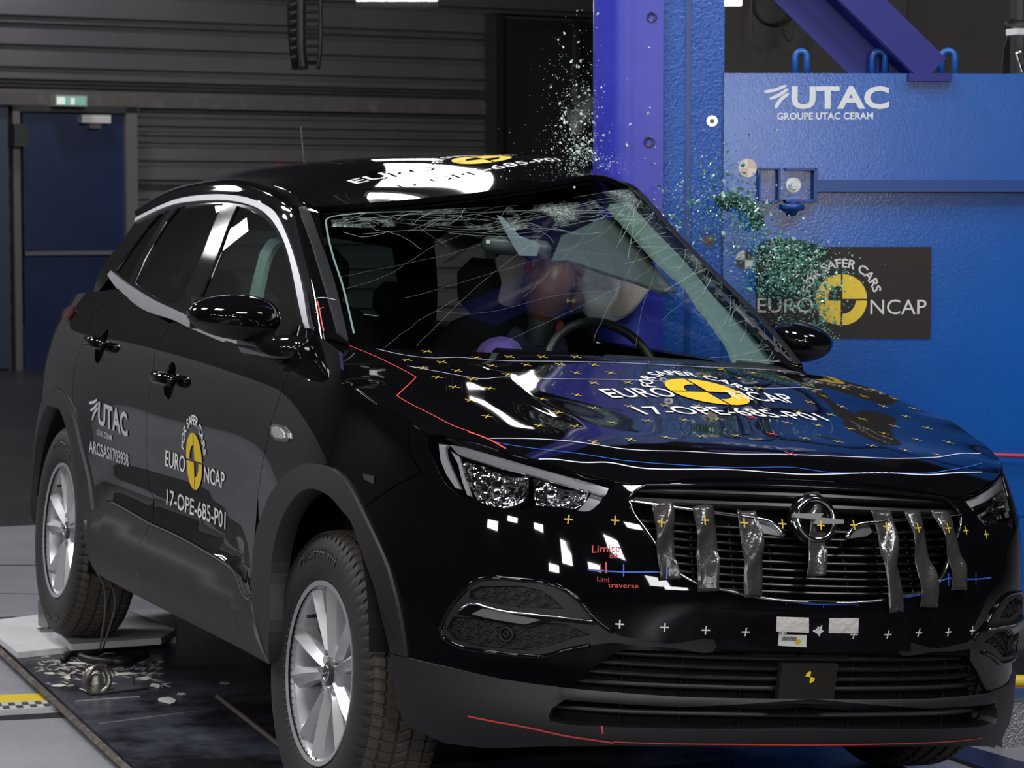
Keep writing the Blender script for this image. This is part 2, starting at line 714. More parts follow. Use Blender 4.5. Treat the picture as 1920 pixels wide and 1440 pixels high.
# ------------------------------------------------------------------ the car's skin as smooth surfaces (car frame: x to its left, y to its rear, z up)
_st = [  # plan contour (half width, y) and outward offsets at the heights below
    ((0, -.93), [-.20, -.06, -.020, -.020, -.018, .008, -.025, -.062, -.112, -.185, -.28, -.39]),
    ((.25, -.912), [-.20, -.06, -.018, -.018, -.016, .004, -.025, -.058, -.108, -.180, -.27, -.38]),
    ((.45, -.862), [-.18, -.05, -.008, -.012, -.010, -.006, -.026, -.052, -.100, -.170, -.25, -.35]),
    ((.62, -.757), [-.14, -.04, .000, -.003, .000, .002, -.012, -.030, -.070, -.125, -.19, -.27]),
    ((.75, -.60), [-.11, -.03, .000, .002, .008, .010, .002, -.012, -.042, -.085, -.135, -.19]),
    ((.835, -.42), [-.09, -.03, .000, .004, .012, .016, .009, -.004, -.024, -.058, -.10, -.15]),
    ((.88, -.22), [-.08, -.03, .000, .006, .016, .020, .015, .004, -.012, -.038, -.075, -.12]),
    ((.90, .0), [-.08, -.03, .000, .006, .016, .022, .020, .010, -.004, -.024, -.055, -.10]),
    ((.905, .4), [-.08, -.03, .000, .004, .002, .000, .000, .001, -.002, -.014, -.038, -.085]),
    ((.90, .9), [-.08, -.035, .000, .002, -.012, -.016, -.010, -.002, .000, -.006, -.026, -.066]),
    ((.90, 1.5), [-.08, -.035, .000, .002, -.014, -.018, -.011, -.002, .000, -.005, -.022, -.058]),
    ((.905, 2.1), [-.08, -.03, .000, .002, -.010, -.012, -.008, -.002, .000, -.005, -.022, -.058]),
    ((.91, 2.675), [-.08, -.03, .000, .006, .012, .018, .014, .010, .004, -.006, -.028, -.065]),
    ((.89, 3.05), [-.08, -.03, .000, .002, .004, .006, .004, .002, .000, -.012, -.034, -.075]),
    ((.83, 3.30), [-.10, -.04, .000, .000, .000, .000, .000, -.004, -.012, -.030, -.06, -.10]),
    ((.70, 3.46), [-.10, -.04, .000, .000, .000, .000, -.002, -.010, -.022, -.045, -.08, -.12]),
    ((.40, 3.545), [-.10, -.04, .000, .000, .000, .000, -.004, -.012, -.026, -.05, -.085, -.13]),
    ((.0, 3.57), [-.10, -.04, .000, .000, .000, .000, -.004, -.012, -.026, -.05, -.085, -.13])]
_z = [.16, .24, .32, .42, .52, .62, .72, .80, .88, .96, 1.04, 1.12, 1.24]
_pl = np.array([s[0] for s in _st])
_of = np.array([s[1] + [2.05 * s[1][-1] - 1.05 * s[1][-2] - .004] for s in _st])
_pl = np.vstack([_pl[[6, 5, 4, 3, 2, 1]] * [-1, 1], _pl, _pl[[-2, -3]] * [-1, 1]])
_of = np.vstack([_of[[6, 5, 4, 3, 2, 1]], _of, _of[[-2, -3]]])
_us = np.concatenate([[0], np.cumsum(np.linalg.norm(np.diff(_pl, axis=0), axis=1))])
_us -= _us[6]
_wu, _wz = ncs(_us), ncs(_z)
_t = (_wu(_us + 1e-4) - _wu(_us - 1e-4)) @ _pl
_t[0], _t[-1] = _pl[1] - _pl[0], _pl[-1] - _pl[-2]
_t /= np.linalg.norm(_t, axis=1)[:, None]
_nn = np.stack([_t[:, 1], -_t[:, 0]], 1)                       # outward, in plan
_gx = -(_pl[:, None, 0] + _nn[:, None, 0] * _of[:, :])
_gy = _pl[:, None, 1] + _nn[:, None, 1] * _of[:, :]


def f_body(u, v):
    A, Bz = _wu(u), _wz(v)
    return np.stack([np.einsum('ni,ij,nj->n', A, _gx, Bz), np.einsum('ni,ij,nj->n', A, _gy, Bz), np.asarray(v, float)], 1)


UEND = _us[-3]
BODY = Surf(f_body, -1.0, UEND, .16, 1.24, sgn=-1, nu=460, nv=90)


# upper side: glass and pillars, (y, z)
def f_side(y, z):
    y, z = np.asarray(y, float), np.asarray(z, float)
    d = z - 1.12
    X = .842 - .36 * d - .30 * d * d - .055 * np.clip((1.5 - y) / 1.1, 0, 2) ** 2 - .055 * np.clip((y - 1.6) / 1.5, 0, 2) ** 2
    return np.stack([-X, y, z], 1)


SIDE = Surf(f_side, .25, 3.45, 1.0, 1.62, sgn=-1, nu=160, nv=50)


class TPS:
    def __init__(s, P, lam=0.0):
        P = np.array(P, float)
        s.X = P[:, :2]
        n = len(P)
        K = s.k(s.X, s.X) + np.diag(np.broadcast_to(lam, n))
        Q = np.hstack([np.ones((n, 1)), s.X])
        A = np.block([[K, Q], [Q.T, np.zeros((3, 3))]])
        s.w = np.linalg.lstsq(A, np.concatenate([P[:, 2], np.zeros(3)]), rcond=None)[0]

    def k(s, A, B):
        d2 = np.sum((A[:, None] - B[None]) ** 2, 2)
        return .5 * d2 * np.log(d2 + 1e-12)

    def __call__(s, x, y):
        A = np.stack([np.asarray(x, float).ravel(), np.asarray(y, float).ravel()], 1)
        return np.hstack([s.k(A, s.X), np.ones((len(A), 1)), A]) @ s.w


# ---- bonnet: its shut line lies on the body side, over the lamp and across the nose
SHUT_PX = [(640, 717), (667, 727), (707, 757), (767, 789), (803, 814), (863, 822), (934, 843), (988, 858), (1072, 882), (1153, 903), (1183, 906)]
shut_uv = BODY.pix(SHUT_PX)
NOSE_Z = .893
# across the nose
_un = np.linspace(shut_uv[-1][0], 0, 6)[1:]
nose_uv = [(u, NOSE_Z + (shut_uv[-1][1] - NOSE_Z) * (u / shut_uv[-1][0]) ** 2) for u in _un]
edge_uv = np.vstack([shut_uv, nose_uv])
edge3 = BODY.at(edge_uv)
HPT = [tuple(p) for p in edge3]
_ne = len(HPT)
HPT += [(-.76, .40, 1.098), (-.60, .33, 1.110), (-.40, .27, 1.116), (-.2, .24, 1.124), (0, .23, 1.126),
        (0, -.72, .930), (-.25, -.70, .930), (-.45, -.64, .937), (0, -.5, .972), (-.3, -.5, .964), (-.55, -.45, .962), (0, -.2, 1.026), (-.35, -.2, 1.012), (-.62, -.2, 1.008),
        (0, .05, 1.086), (-.4, .05, 1.072), (-.66, .05, 1.056), (-.72, .22, 1.078), (-.70, -.05, 1.028)]
_mk = [i < _ne for i, q in enumerate(HPT) if abs(q[0]) > 1e-3]
_nm = len(_mk)
HPT += [(-x, y, z - (.022 * min(1, max(0, (abs(x) - .45) / .25)) * min(1, max(0, (y + .75) / .3)) * min(1, max(0, (.20 - y) / .3)) if i >= _ne else 0)) for i, (x, y, z) in enumerate(HPT) if abs(x) > 1e-3]
_htps = TPS(HPT, [1e-4 if (i < _ne or i >= len(HPT) - _nm and _mk[i - len(HPT) + _nm]) else .012 for i in range(len(HPT))])


def crease(x, y, a, b, h, w):
    """a pressed ridge from a to b in plan: steep on the inner side, soft outside"""
    a, b = np.array(a), np.array(b)
    ab = b - a
    L = np.linalg.norm(ab)
    t = ((x - a[0]) * ab[0] + (y - a[1]) * ab[1]) / L ** 2
    d = ((x - a[0]) * ab[1] - (y - a[1]) * ab[0]) / L
    f = np.clip(t / .25, 0, 1) * np.clip((1 - t) / .45, 0, 1)
    f = f * f * (3 - 2 * f)
    return h * f * np.exp(-np.where(d > 0, d / w[0], d / w[1]) ** 2)


def f_hood(x, y):
    x, y = np.asarray(x, float), np.asarray(y, float)
    z = _htps(x, y)
    ax = np.abs(x)
    z = z + crease(-ax, y, (-.50, .30), (-.34, -.82), .006, (.04, .10))
    return np.stack([x, y, z], 1)


HOOD = Surf(f_hood, -.93, .93, -.87, .45, sgn=1, nu=140, nv=120)


# ---- coons patch from four boundary curves
def coons(cb, ct, cl, cr, bulge=0.0, nrm=None):
    """cb, ct: bottom and top curves (left to right); cl, cr: left and right curves (bottom to top); all callables of t in 0..1"""
    p00, p10, p01, p11 = cb(0)[0], cb(1)[0], ct(0)[0], ct(1)[0]

    def f(u, v):
        u, v = np.asarray(u, float), np.asarray(v, float)
        U, V = u[:, None], v[:, None]
        S = (1 - V) * cb(u) + V * ct(u) + (1 - U) * cl(v) + U * cr(v)
        S = S - ((1 - U) * (1 - V) * p00 + U * (1 - V) * p10 + (1 - U) * V * p01 + U * V * p11)
        if nrm is not None:
            S = S + nrm * (bulge * 16 * U * (1 - U) * V * (1 - V))
        return S
    return f


def pcurve(P):
    P = np.array(P, float)
    s = np.concatenate([[0], np.cumsum(np.linalg.norm(np.diff(P, axis=0), axis=1))])
    w = ncs(s / s[-1])
    return lambda t: w(np.atleast_1d(t)) @ P


def px3(px, py, **k):
    """photo point on a car-frame plane: x=..., y=... or z=..."""
    (a, v), = k.items()
    n = {'x': (1, 0, 0), 'y': (0, 1, 0), 'z': (0, 0, 1)}[a]
    return hit_c(px, py, n, v)


# windscreen outline; its upper left is dragged in by the pole
WS_R = [px3(655, 648, x=-.72), px3(640, 581, x=-.702), px3(628, 530, x=-.685), px3(615, 486, x=-.667), px3(604, 435, x=-.645), px3(598, 402, x=-.63)]
WS_L = [px3(1493, 683, x=.70), px3(1430, 607, x=.655), px3(1363, 540, x=.60), px3(1290, 468, x=.53), px3(1230, 402, x=.46), px3(1185, 354, x=.41)]
WS_B = [WS_R[0], px3(800, 661, y=.272), px3(1000, 664, y=.225), px3(1200, 668, y=.235), px3(1350, 674, y=.31), WS_L[0]]
WS_T = [WS_R[-1], px3(680, 399, y=.915), px3(773, 395, y=.955), px3(853, 392, y=.98), px3(960, 386, y=1.0), px3(1057, 374, y=1.02), px3(1130, 357, y=1.06), WS_L[-1]]
_wsn = np.array([0, -.75, .66])
_cwb, _cwt, _cwl, _cwr = pcurve(WS_B), pcurve(WS_T), pcurve(WS_R), pcurve(WS_L)
WSCREEN = Surf(coons(_cwb, _cwt, _cwl, _cwr, .02, _wsn), 0, 1, 0, 1, sgn=1, nu=120, nv=90)

# chrome line over the side windows (outer edge), on the upper side surface
CHROME_OUT_PX = [(258, 410), (290, 394), (328, 378), (365, 370), (417, 367), (444, 369), (470, 374), (497, 385), (518, 399), (534, 426), (547, 457), (560, 497), (573, 550), (581, 600), (588, 650)]
ch_uv = SIDE.pix(CHROME_OUT_PX)

# cant rail and A pillar: from the chrome line up and over to the roof joint and the windscreen edge
ROOF_R_PX = [  # roof joint on the right, front to rear (photo points with the x they lie on)
    (581, 388, -.60), (553, 366, -.575), (523, 352, -.56), (497, 342, -.555), (470, 336, -.55), (444, 335, -.55), (417, 336, -.55), (391, 342, -.55), (354, 349, -.555), (322, 361, -.56), (291, 380, -.565), (264, 401, -.57)]


def rail(px, jn):
    """one section of the cant rail: chrome line point, roof joint point"""
    a = SIDE.at(SIDE.pix([px]))[0]
    b = np.array(jn)
    m = (a + b) / 2 + np.array([-.020, -.006, .018])
    q = (a * 3 + b) / 4 + np.array([-.012, -.003, .008])
    r = (a + b * 3) / 4 + np.array([-.012, -.004, .014])
    return [a, q, m, r, b]


J = lambda q: px3(q[0], q[1], x=q[2])
RAIL = [rail((588, 650), WS_R[0]), rail((573, 550), WS_R[2]), rail((560, 497), WS_R[3]), rail((547, 457), WS_R[4]), rail((534, 426), WS_R[5]),
        rail((518, 399), J((581, 388, -.60))), rail((497, 385), J((553, 366, -.575))), rail((470, 374), J((523, 352, -.56))),
        rail((444, 369), J((484, 339, -.552))), rail((417, 367), J((444, 335, -.55))), rail((365, 370), J((391, 342, -.55))),
        rail((328, 378), J((340, 354, -.557))), rail((290, 394), J((300, 374, -.563))), rail((258, 410), J((264, 401, -.57)))]
RAIL = np.array(RAIL)
_rs = np.concatenate([[0], np.cumsum(np.linalg.norm(np.diff(RAIL[:, 2], axis=0), axis=1))])
_rw, _ww = ncs(_rs), ncs([0, .25, .5, .75, 1])
CANT = Surf(lambda u, v: np.einsum('ni,ijk,nj->nk', _rw(u), RAIL, _ww(v)), 0, _rs[-1], 0, 1, sgn=-1, nu=140, nv=24)

# the roof, buckled upwards by the pole on its left
RJ = [RAIL[5][4], RAIL[6][4], RAIL[7][4] * .5 + RAIL[8][4] * .5, RAIL[10][4], RAIL[11][4], RAIL[13][4]]


def rrow(j, pts):
    return [j] + [px3(a, b, y=c) if abs(a) > 3 else np.array([a, b, c]) for a, b, c in pts]


ROOFG = np.array([
    rrow(RJ[0], [(680, 381, .905), (773, 373, .945), (873, 363, .97), (973, 349, .99), (1050, 337, 1.01), (1118, 328, 1.05), (1170, 345, 1.09)]),
    rrow(RJ[1], [(645, 357, 1.27), (745, 344, 1.28), (850, 331, 1.29), (955, 317, 1.30), (1035, 309, 1.32), (1092, 314, 1.34), (1132, 334, 1.37)]),
    rrow(RJ[2], [(612, 324, 1.66), (715, 302, 1.68), (825, 295, 1.70), (930, 292, 1.70), (1008, 293, 1.68), (1062, 304, 1.66), (1096, 324, 1.66)]),
    rrow(RJ[3], [(-.43, 2.26, 1.607), (-.29, 2.24, 1.632), (-.12, 2.22, 1.640), (.06, 2.2, 1.636), (.22, 2.18, 1.624), (.37, 2.15, 1.60), (.48, 2.12, 1.545)]),
    rrow(RJ[4], [(-.42, 2.72, 1.570), (-.27, 2.73, 1.592), (-.1, 2.73, 1.602), (.08, 2.73, 1.600), (.26, 2.72, 1.592), (.42, 2.7, 1.572), (.54, 2.68, 1.530)]),
    rrow(RJ[5], [(-.44, 3.14, 1.475), (-.29, 3.17, 1.492), (-.1, 3.18, 1.50), (.08, 3.18, 1.50), (.28, 3.17, 1.492), (.43, 3.14, 1.475), (.56, 3.1, 1.445)])])
_rx, _ry = ncs(np.linspace(0, 1.15, 8)), ncs([.0, .34, .72, 1.25, 1.75, 2.2])
ROOF = Surf(lambda u, v: np.einsum('ni,jik,nj->nk', _rx(u), ROOFG, _ry(v)), 0, 1.15, 0, 2.2, sgn=1, nu=90, nv=110)

# ---- how far the pole has pushed the left flank in
POLE_Y = 1.62


def DEFORM(P):
    P = np.array(P, float)
    k = np.clip(P[:, 0] / .5, 0, 1)
    k = k * k * (3 - 2 * k)
    P[:, 0] -= .40 * k * np.exp(-((P[:, 1] - POLE_Y) / .46) ** 2)
    P[:, 0] -= .17 * k * np.clip((P[:, 2] - 1.0) / .12, 0, 1) * np.exp(-((P[:, 1] - .65) / .55) ** 2)
    return P

# ------------------------------------------------------------------ the car
CAR = empty('car', None, (0, 0, HZ), (0, PHI, 0))
tag(CAR, 'black crossover car with a crushed roof hitting the blue pole sideways', 'car')

B = lambda pts: BODY.pix(pts)
Sd = lambda pts: SIDE.pix(pts)


def gap(poly, d=.002):
    return offset_poly(dens(poly, .02), d)


# outlines traced on the flank
DOOR_F_FRONT = [(572, 645), (560, 672), (541, 700), (530, 727), (520, 757), (507, 797), (503, 823), (490, 880), (483, 933), (478, 1000), (476, 1060), (477, 1118)]
DOOR_F_REAR = [(320, 605), (303, 637), (290, 663), (289, 680), (280, 733), (275, 800), (274, 847), (275, 913), (288, 960), (289, 982)]
DOOR_R_REAR = [(222, 541), (196, 567), (172, 593), (168, 613), (155, 640), (143, 677), (137, 713), (136, 740), (138, 767), (143, 787), (153, 830), (167, 887), (173, 920), (177, 957)]
BELT = [(222, 541), (253, 568), (283, 587), (327, 602), (350, 612)]
CLAD_TOP = [(177, 957), (190, 950), (203, 941), (217, 940), (250, 958), (289, 981), (333, 1000), (383, 1027), (433, 1057), (453, 1080), (465, 1113), (478, 1122)]
SILL = [(203, 1082), (250, 1108), (320, 1144), (400, 1184), (467, 1218), (513, 1244)]
ARCH_F_OUT = [(477, 1120), (480, 1050), (486, 1000), (500, 957), (514, 925), (535, 897), (564, 876), (589, 869), (617, 874), (642, 890), (663, 918), (681, 953), (707, 1007), (730, 1060), (747, 1120), (757, 1167), (765, 1232)]
ARCH_F_IN = [(737, 1224), (722, 1160), (707, 1100), (683, 1033), (663, 978), (649, 961), (631, 939), (606, 922), (585, 918), (564, 929), (546, 953), (532, 982), (520, 1028), (514, 1095), (513, 1173), (513, 1244)]
ARCH_R_OUT = [(203, 1082), (187, 1047), (180, 1003), (177, 957), (173, 920), (167, 887), (153, 830), (143, 787), (133, 757), (120, 737), (107, 727)]
ARCH_R_IN = [(107, 765), (117, 770), (130, 807), (140, 843), (147, 887), (153, 937), (160, 987), (167, 1027), (176, 1056), (189, 1076)]

uv_cl = B(CLAD_TOP)
uv_fold = B([(300, 945), (340, 962), (383, 987), (417, 1023), (443, 1063), (462, 1100)])
o_ = np.argsort(uv_cl[:, 0])
_cu, _cz = uv_cl[o_, 0], uv_cl[o_, 1]
o2_ = np.argsort(uv_fold[:, 0])
_fu, _fz = uv_fold[o2_, 0], uv_fold[o2_, 1]

_sg = np.linspace(_cu[0] - .3, _cu[-1] + .3, 400)


def _smooth(a, b, s_):
    v = np.interp(_sg, a, b)
    k = np.exp(-.5 * ((_sg[:, None] - _sg[None]) / s_) ** 2)
    return (k @ v) / k.sum(1)


_zcs, _zfs = _smooth(_cu, _cz, .035), _smooth(_fu, _fz, .05)


def door_sculpt(u, z):
    """the pressed fold that runs down the doors to the sill"""
    zc = np.interp(u, _sg, _zcs)
    zf = np.maximum(np.interp(u, _sg, _zfs), zc + .025)
    a = np.clip((z - zc) / (zf - zc), 0, 1)
    out = .012 - .023 * a
    up = np.clip((z - zf) / .10, 0, 1)
    fade = np.clip((u - _cu[0] - .02) / .28, 0, 1) * np.clip((_cu[-1] - u) / .25, 0, 1)
    fade = fade * fade * (3 - 2 * fade)
    return np.where(z < zf, out, -.011 + .011 * up * up * (3 - 2 * up)) * fade


fd_out = gap(np.vstack([B(DOOR_F_FRONT), uv_cl[::-1][0:7], B(DOOR_F_REAR[::-1]), B(BELT[-2:]), B([(400, 630), (460, 648), (530, 652)])]))
HANDLE_C = [B([(189, 649)])[0], B([(318, 714)])[0]]
DISH = [np.array([(c[0] + .058 * cos(t), c[1] + .056 * sin(t)) for t in np.linspace(0, 2 * pi, 25)[:-1]]) for c in HANDLE_C]
FRONT_DOOR = patch('front_door', BODY, fd_out, PAINT, CAR, holes=[DISH[1]], mirror=True, offf=door_sculpt, step=.028)
i_ = 6
rd_out = gap(np.vstack([B(DOOR_F_REAR), uv_cl[::-1][6:], B(DOOR_R_REAR[::-1]), B(BELT[1:3])]))
REAR_DOOR = patch('rear_door', BODY, rd_out, PAINT, CAR, holes=[DISH[0]], mirror=True, offf=door_sculpt, step=.028)

# front wing
SEAM_FB = [(767, 789), (765, 820), (769, 851), (790, 886), (748, 907), (681, 953)]
wing = np.vstack([B(DOOR_F_FRONT[:-3]), B(ARCH_F_OUT[2:12])[0:], B(SEAM_FB[::-1]), B([(707, 757), (667, 727), (640, 717)]), B([(640, 690), (636, 655), (615, 640), (590, 625)])])
WING = patch('front_wing', BODY, gap(wing), PAINT, CAR, step=.028)
wing_l = np.vstack([B(DOOR_F_FRONT[3:-3]), B(ARCH_F_OUT[2:12]), B(SEAM_FB[::-1]), B([(707, 757), (667, 727), (640, 719), (585, 722)])])
_t = patch('front_wing', BODY, gap(wing_l), PAINT, CAR, step=.03)
for v in _t.data.vertices: v.co.x *= -1
_t.data.flip_normals()

# wheel arch trims, standing proud of the body
archF = np.vstack([curve(B(ARCH_F_OUT), 44), curve(B(ARCH_F_IN), 44)])
ARCH_F = patch('wheel_arch_trim', BODY, gap(archF, .001), MATTE, CAR, mirror=True, off=.010, thick=.05, step=.025)
rear_out = curve(np.vstack([B(ARCH_R_OUT[::-1])]), 24)
rc = np.array([BODY.pix([(110, 990)])[0][0], .355])
uR = BODY.pix([(107, 727)])[0]
uRi = BODY.pix([(107, 765)])[0]


def mirror_u(P, c):
    P = np.array(P)
    return np.stack([2 * c - P[:, 0], P[:, 1]], 1)


cU = uR[0] + .03
half_out = B(ARCH_R_OUT)            # front leg, bottom to top
half_in = B(ARCH_R_IN)              # top to bottom
half_out = curve(half_out, 30)
half_in = curve(half_in, 30)
cU = max(half_out[-1][0], half_in[0][0]) - .012
arR = np.vstack([half_out, mirror_u(half_out[::-1], cU), mirror_u(half_in[::-1], cU), half_in])
ARCH_R = patch('wheel_arch_trim', BODY, gap(arR, .001), MATTE, CAR, mirror=True, off=.010, thick=.05, step=.025)

# quarter panel with the rear bumper corner
UQ = UEND - .02
_k = int(np.argmin(abs(half_out[:, 1] - B([(143, 787)])[0][1])))
q_out = np.vstack([B(DOOR_R_REAR[:9]), half_out[_k:], mirror_u(half_out[::-1], cU)[:16], [(cU + .62, .62), (UEND - .02, .62), (UEND - .02, 1.12), (UEND - .75, 1.12)]])
QUARTER = patch('quarter_panel', BODY, gap(q_out), PAINT, CAR, mirror=True, step=.04)
uo = mirror_u(half_out[::-1], cU)
rb_out = np.vstack([uo[15:], [(uo[-1][0] + .05, .2), (UEND - .02, .2), (UEND - .02, .62), (cU + .62, .62)]])
patch('rear_bumper', BODY, gap(rb_out), MATTE, CAR, mirror=True, step=.05)

# sill cladding, one piece per door and one under the front wing
sl = B(SILL)
clad_off = lambda u, z: .012 + .008 * np.clip((np.interp(u, _sg, _zcs) - .05 - z) / .03, 0, 1) - .012 * np.clip((.36 - z) / .12, 0, 1)
CUT = B([(289, 983), (273, 1020), (268, 1070), (280, 1107), (292, 1130)])
rear_cl = np.vstack([uv_cl[:6], CUT[1:], sl[1::-1], half_out[1:12]])
front_cl = np.vstack([uv_cl[5:], sl[::-1][:4], CUT[::-1][:-1]])
front_cl = np.vstack([uv_cl[5:], archF[0:1], B([(513, 1244)]), sl[::-1][1:4], CUT[::-1][:-1]])
CLAD_R = patch('door_cladding', BODY, gap(rear_cl), MATTE, CAR, mirror=True, offf=clad_off, thick=.03, step=.025)
CLAD_F = patch('door_cladding', BODY, gap(front_cl), MATTE, CAR, mirror=True, offf=clad_off, thick=.03, step=.025)
for oo in (CLAD_R, CLAD_F): pass
# satin line on top of the cladding
for oo in ribbon(None, BODY, uv_cl[3:6], .006, None, None),: pass
for seg in (uv_cl[3:6], uv_cl[5:12]):
    T_ = Surf(lambda u, v: BODY.f(u, v) + BODY.nrm(u, v) * (clad_off(u, v) + .002)[:, None], *BODY.dom, sgn=-1, nu=2, nv=2)
    V_, F_, N_ = ribbon(None, T_, seg - [0, .004], .0045, None, None, off=.001)
    mk('cladding_trim', V_, F_, SATIN, CAR, N_)
    mirrored('cladding_trim', V_, F_, SATIN, CAR, N_)

# bonnet
hood_r = [tuple(p[:2]) for p in BODY.at(edge_uv)]
rear_r = [tuple(p) for p in HOOD.pix([(640, 690), (642, 655)])]
wb = np.array([p[:2] for p in WS_B])
rear_line = [(-.70, .335), (-.535, .25), (-.254, .203), (0, .198), (.254, .203), (.535, .25), (.70, .335)]
left = [(-x, y) for x, y in hood_r]
hood_out = np.array([(-.80, .27), (-.835, .12)] + hood_r + left[::-1][1:] + [(.835, .12), (.80, .27)] + rear_line[::-1])
BONNET = patch('bonnet', HOOD, gap(hood_out, .002), PAINT, CAR, step=.03, thick=.02)

# cowl panel under the windscreen
cw = MB()
zz = lambda x, y: float(f_hood([x], [y])[0, 2])
rl = curve(rear_line, 24)
V = [(x, y, zz(x, y) - .012) for x, y in rl] + [tuple(_cwb(t)[0] + [0, .03, -.008]) for t in np.linspace(0, 1, 24)]
F = [(i, i + 1, 24 + i + 1, 24 + i) for i in range(23)]
mk('cowl_panel', V, F, MATTE, CAR)

# roof, rails, windscreen
ROOF_SKIN = patch('roof', ROOF, [(0, 0), (1.15, 0), (1.15, 2.2), (0, 2.2)], PAINT, CAR, step=.03, thick=.015)
CANT_R = patch('cant_rail', CANT, [(0, 0), (_rs[-1], 0), (_rs[-1], 1), (0, 1)], PAINT, CAR, step=.03, thick=.01)
_P = CANT.at([(a, b) for a in np.linspace(0, _rs[-1], 60) for b in np.linspace(0, 1, 9)])
_P = _P * [-1, 1, 1]
# the left rail runs from the crushed corner of the windscreen back along the roof edge
lr0 = curve([WS_L[0], WS_L[1], WS_L[2], WS_L[3], WS_L[4], WS_L[5], ROOFG[0][-1], ROOFG[1][-1], ROOFG[2][-1], ROOFG[3][-1], ROOFG[4][-1], ROOFG[5][-1]], 60)
V, F = [], []
for i, p in enumerate(lr0):
    t = i / 59
    k = [np.array([0, 0, 0]), np.array([.022, .008, .004]), np.array([.036, .012, -.028]), np.array([.030, .02, -.07]), np.array([-.02, .03, -.075])]
    k2 = [np.array([0, 0, 0]), np.array([.035, 0, -.005]), np.array([.06, .0, -.03]), np.array([.07, .0, -.08]), np.array([.02, 0, -.1])]
    w = min(1, max(0, (t - .45) / .1))
    V += [p + a * (1 - w) + b * w for a, b in zip(k, k2)]
for i in range(59):
    for j in range(4): F.append((i * 5 + j, (i + 1) * 5 + j, (i + 1) * 5 + j + 1, i * 5 + j + 1))
mk('a_pillar', V, F, MATTE, CAR)

WGLASS = glass_mat('screen_glass', (.78, .88, .85), .35)
ws_out = []
rr = .035
for (cx, cy, a0) in ((rr, rr, pi), (1 - rr, rr, 1.5 * pi), (1 - rr, 1 - rr, 0), (rr, 1 - rr, .5 * pi)):
    ws_out += [(cx + rr * cos(a0 + t), cy + rr * sin(a0 + t)) for t in np.linspace(0, pi / 2, 7)]
WINDSCREEN = patch('windscreen', WSCREEN, ws_out, WGLASS, CAR, step=.03, thick=0, skirt=False)

# matte strip on the A pillar
ap = CANT.pix([(560, 391), (565, 410), (584, 457), (602, 518), (616, 566), (632, 625), (652, 640), (634, 560), (613, 489), (592, 431), (571, 389)])
patch('a_pillar_trim', CANT, ap, MATTE, CAR, off=.004, thick=.008, step=.03)

# side windows
ch_in = Sd([(255, 418), (291, 400), (328, 386), (365, 380), (417, 377.5), (444, 380), (470, 386), (497, 399), (520, 424), (535, 452), (547, 489), (560, 550), (568, 589), (576, 618)])
ch_out2 = Sd(CHROME_OUT_PX[:-1] + [(585, 617)])
WTRIM = patch('window_trim', SIDE, np.vstack([curve(ch_out2, 50), curve(ch_in, 50)[::-1]]), SATIN, CAR, off=.008, thick=.014, step=.012, mirror=True)
bl_u = [(213, 510), (233, 527), (267, 550), (300, 568), (333, 583), (350, 591)]
bl_l = [(207, 518), (222, 540), (253, 568), (283, 587), (327, 601), (350, 612)]
blc = np.vstack([curve(Sd(bl_u), 30), Sd([(450, 640)]), Sd([(452, 655)]), curve(Sd(bl_l), 30)[::-1]])
patch('belt_trim', SIDE, blc, SATIN, CAR, off=.012, thick=.016, step=.012, mirror=True)
gl_f = [(444, 386), (428, 420), (410, 470), (391, 518), (377, 550), (362, 588), (400, 602), (470, 622), (562, 628), (556, 590), (552, 548), (541, 495), (529, 456), (514, 428), (492, 405), (466, 392)]
gl_r = [(332, 391), (312, 415), (286, 457), (267, 492), (251, 529), (262, 540), (290, 556), (325, 571), (333, 571), (349, 542), (381, 473), (407, 405), (419, 381), (367, 384), (345, 387)]
gl_q = [(300, 400), (275, 426), (233, 484), (217, 508), (228, 519), (240, 528), (267, 473), (305, 412), (318, 394)]
frame_out = np.vstack([curve(ch_out2, 40), Sd([(590, 640), (560, 660), (480, 650), (350, 612)]), Sd(bl_l[::-1]), Sd([(190, 540), (172, 560), (183, 520), (200, 487), (230, 451), (250, 421)])])
FRAME = patch('window_frame', SIDE, frame_out, GLOSSBLK, CAR, holes=[Sd(gl_f), Sd(gl_r), Sd(gl_q)], step=.025, thick=.02, mirror=True)
for nm, g, mt in (('side_window', gl_f, GLASS), ('side_window', gl_r, PRIVACY), ('quarter_window', gl_q, PRIVACY)):
    patch(nm, SIDE, offset_poly(Sd(g), -.006), mt, CAR, off=-.006, step=.03, skirt=False, thick=0, mirror=g is not gl_f)

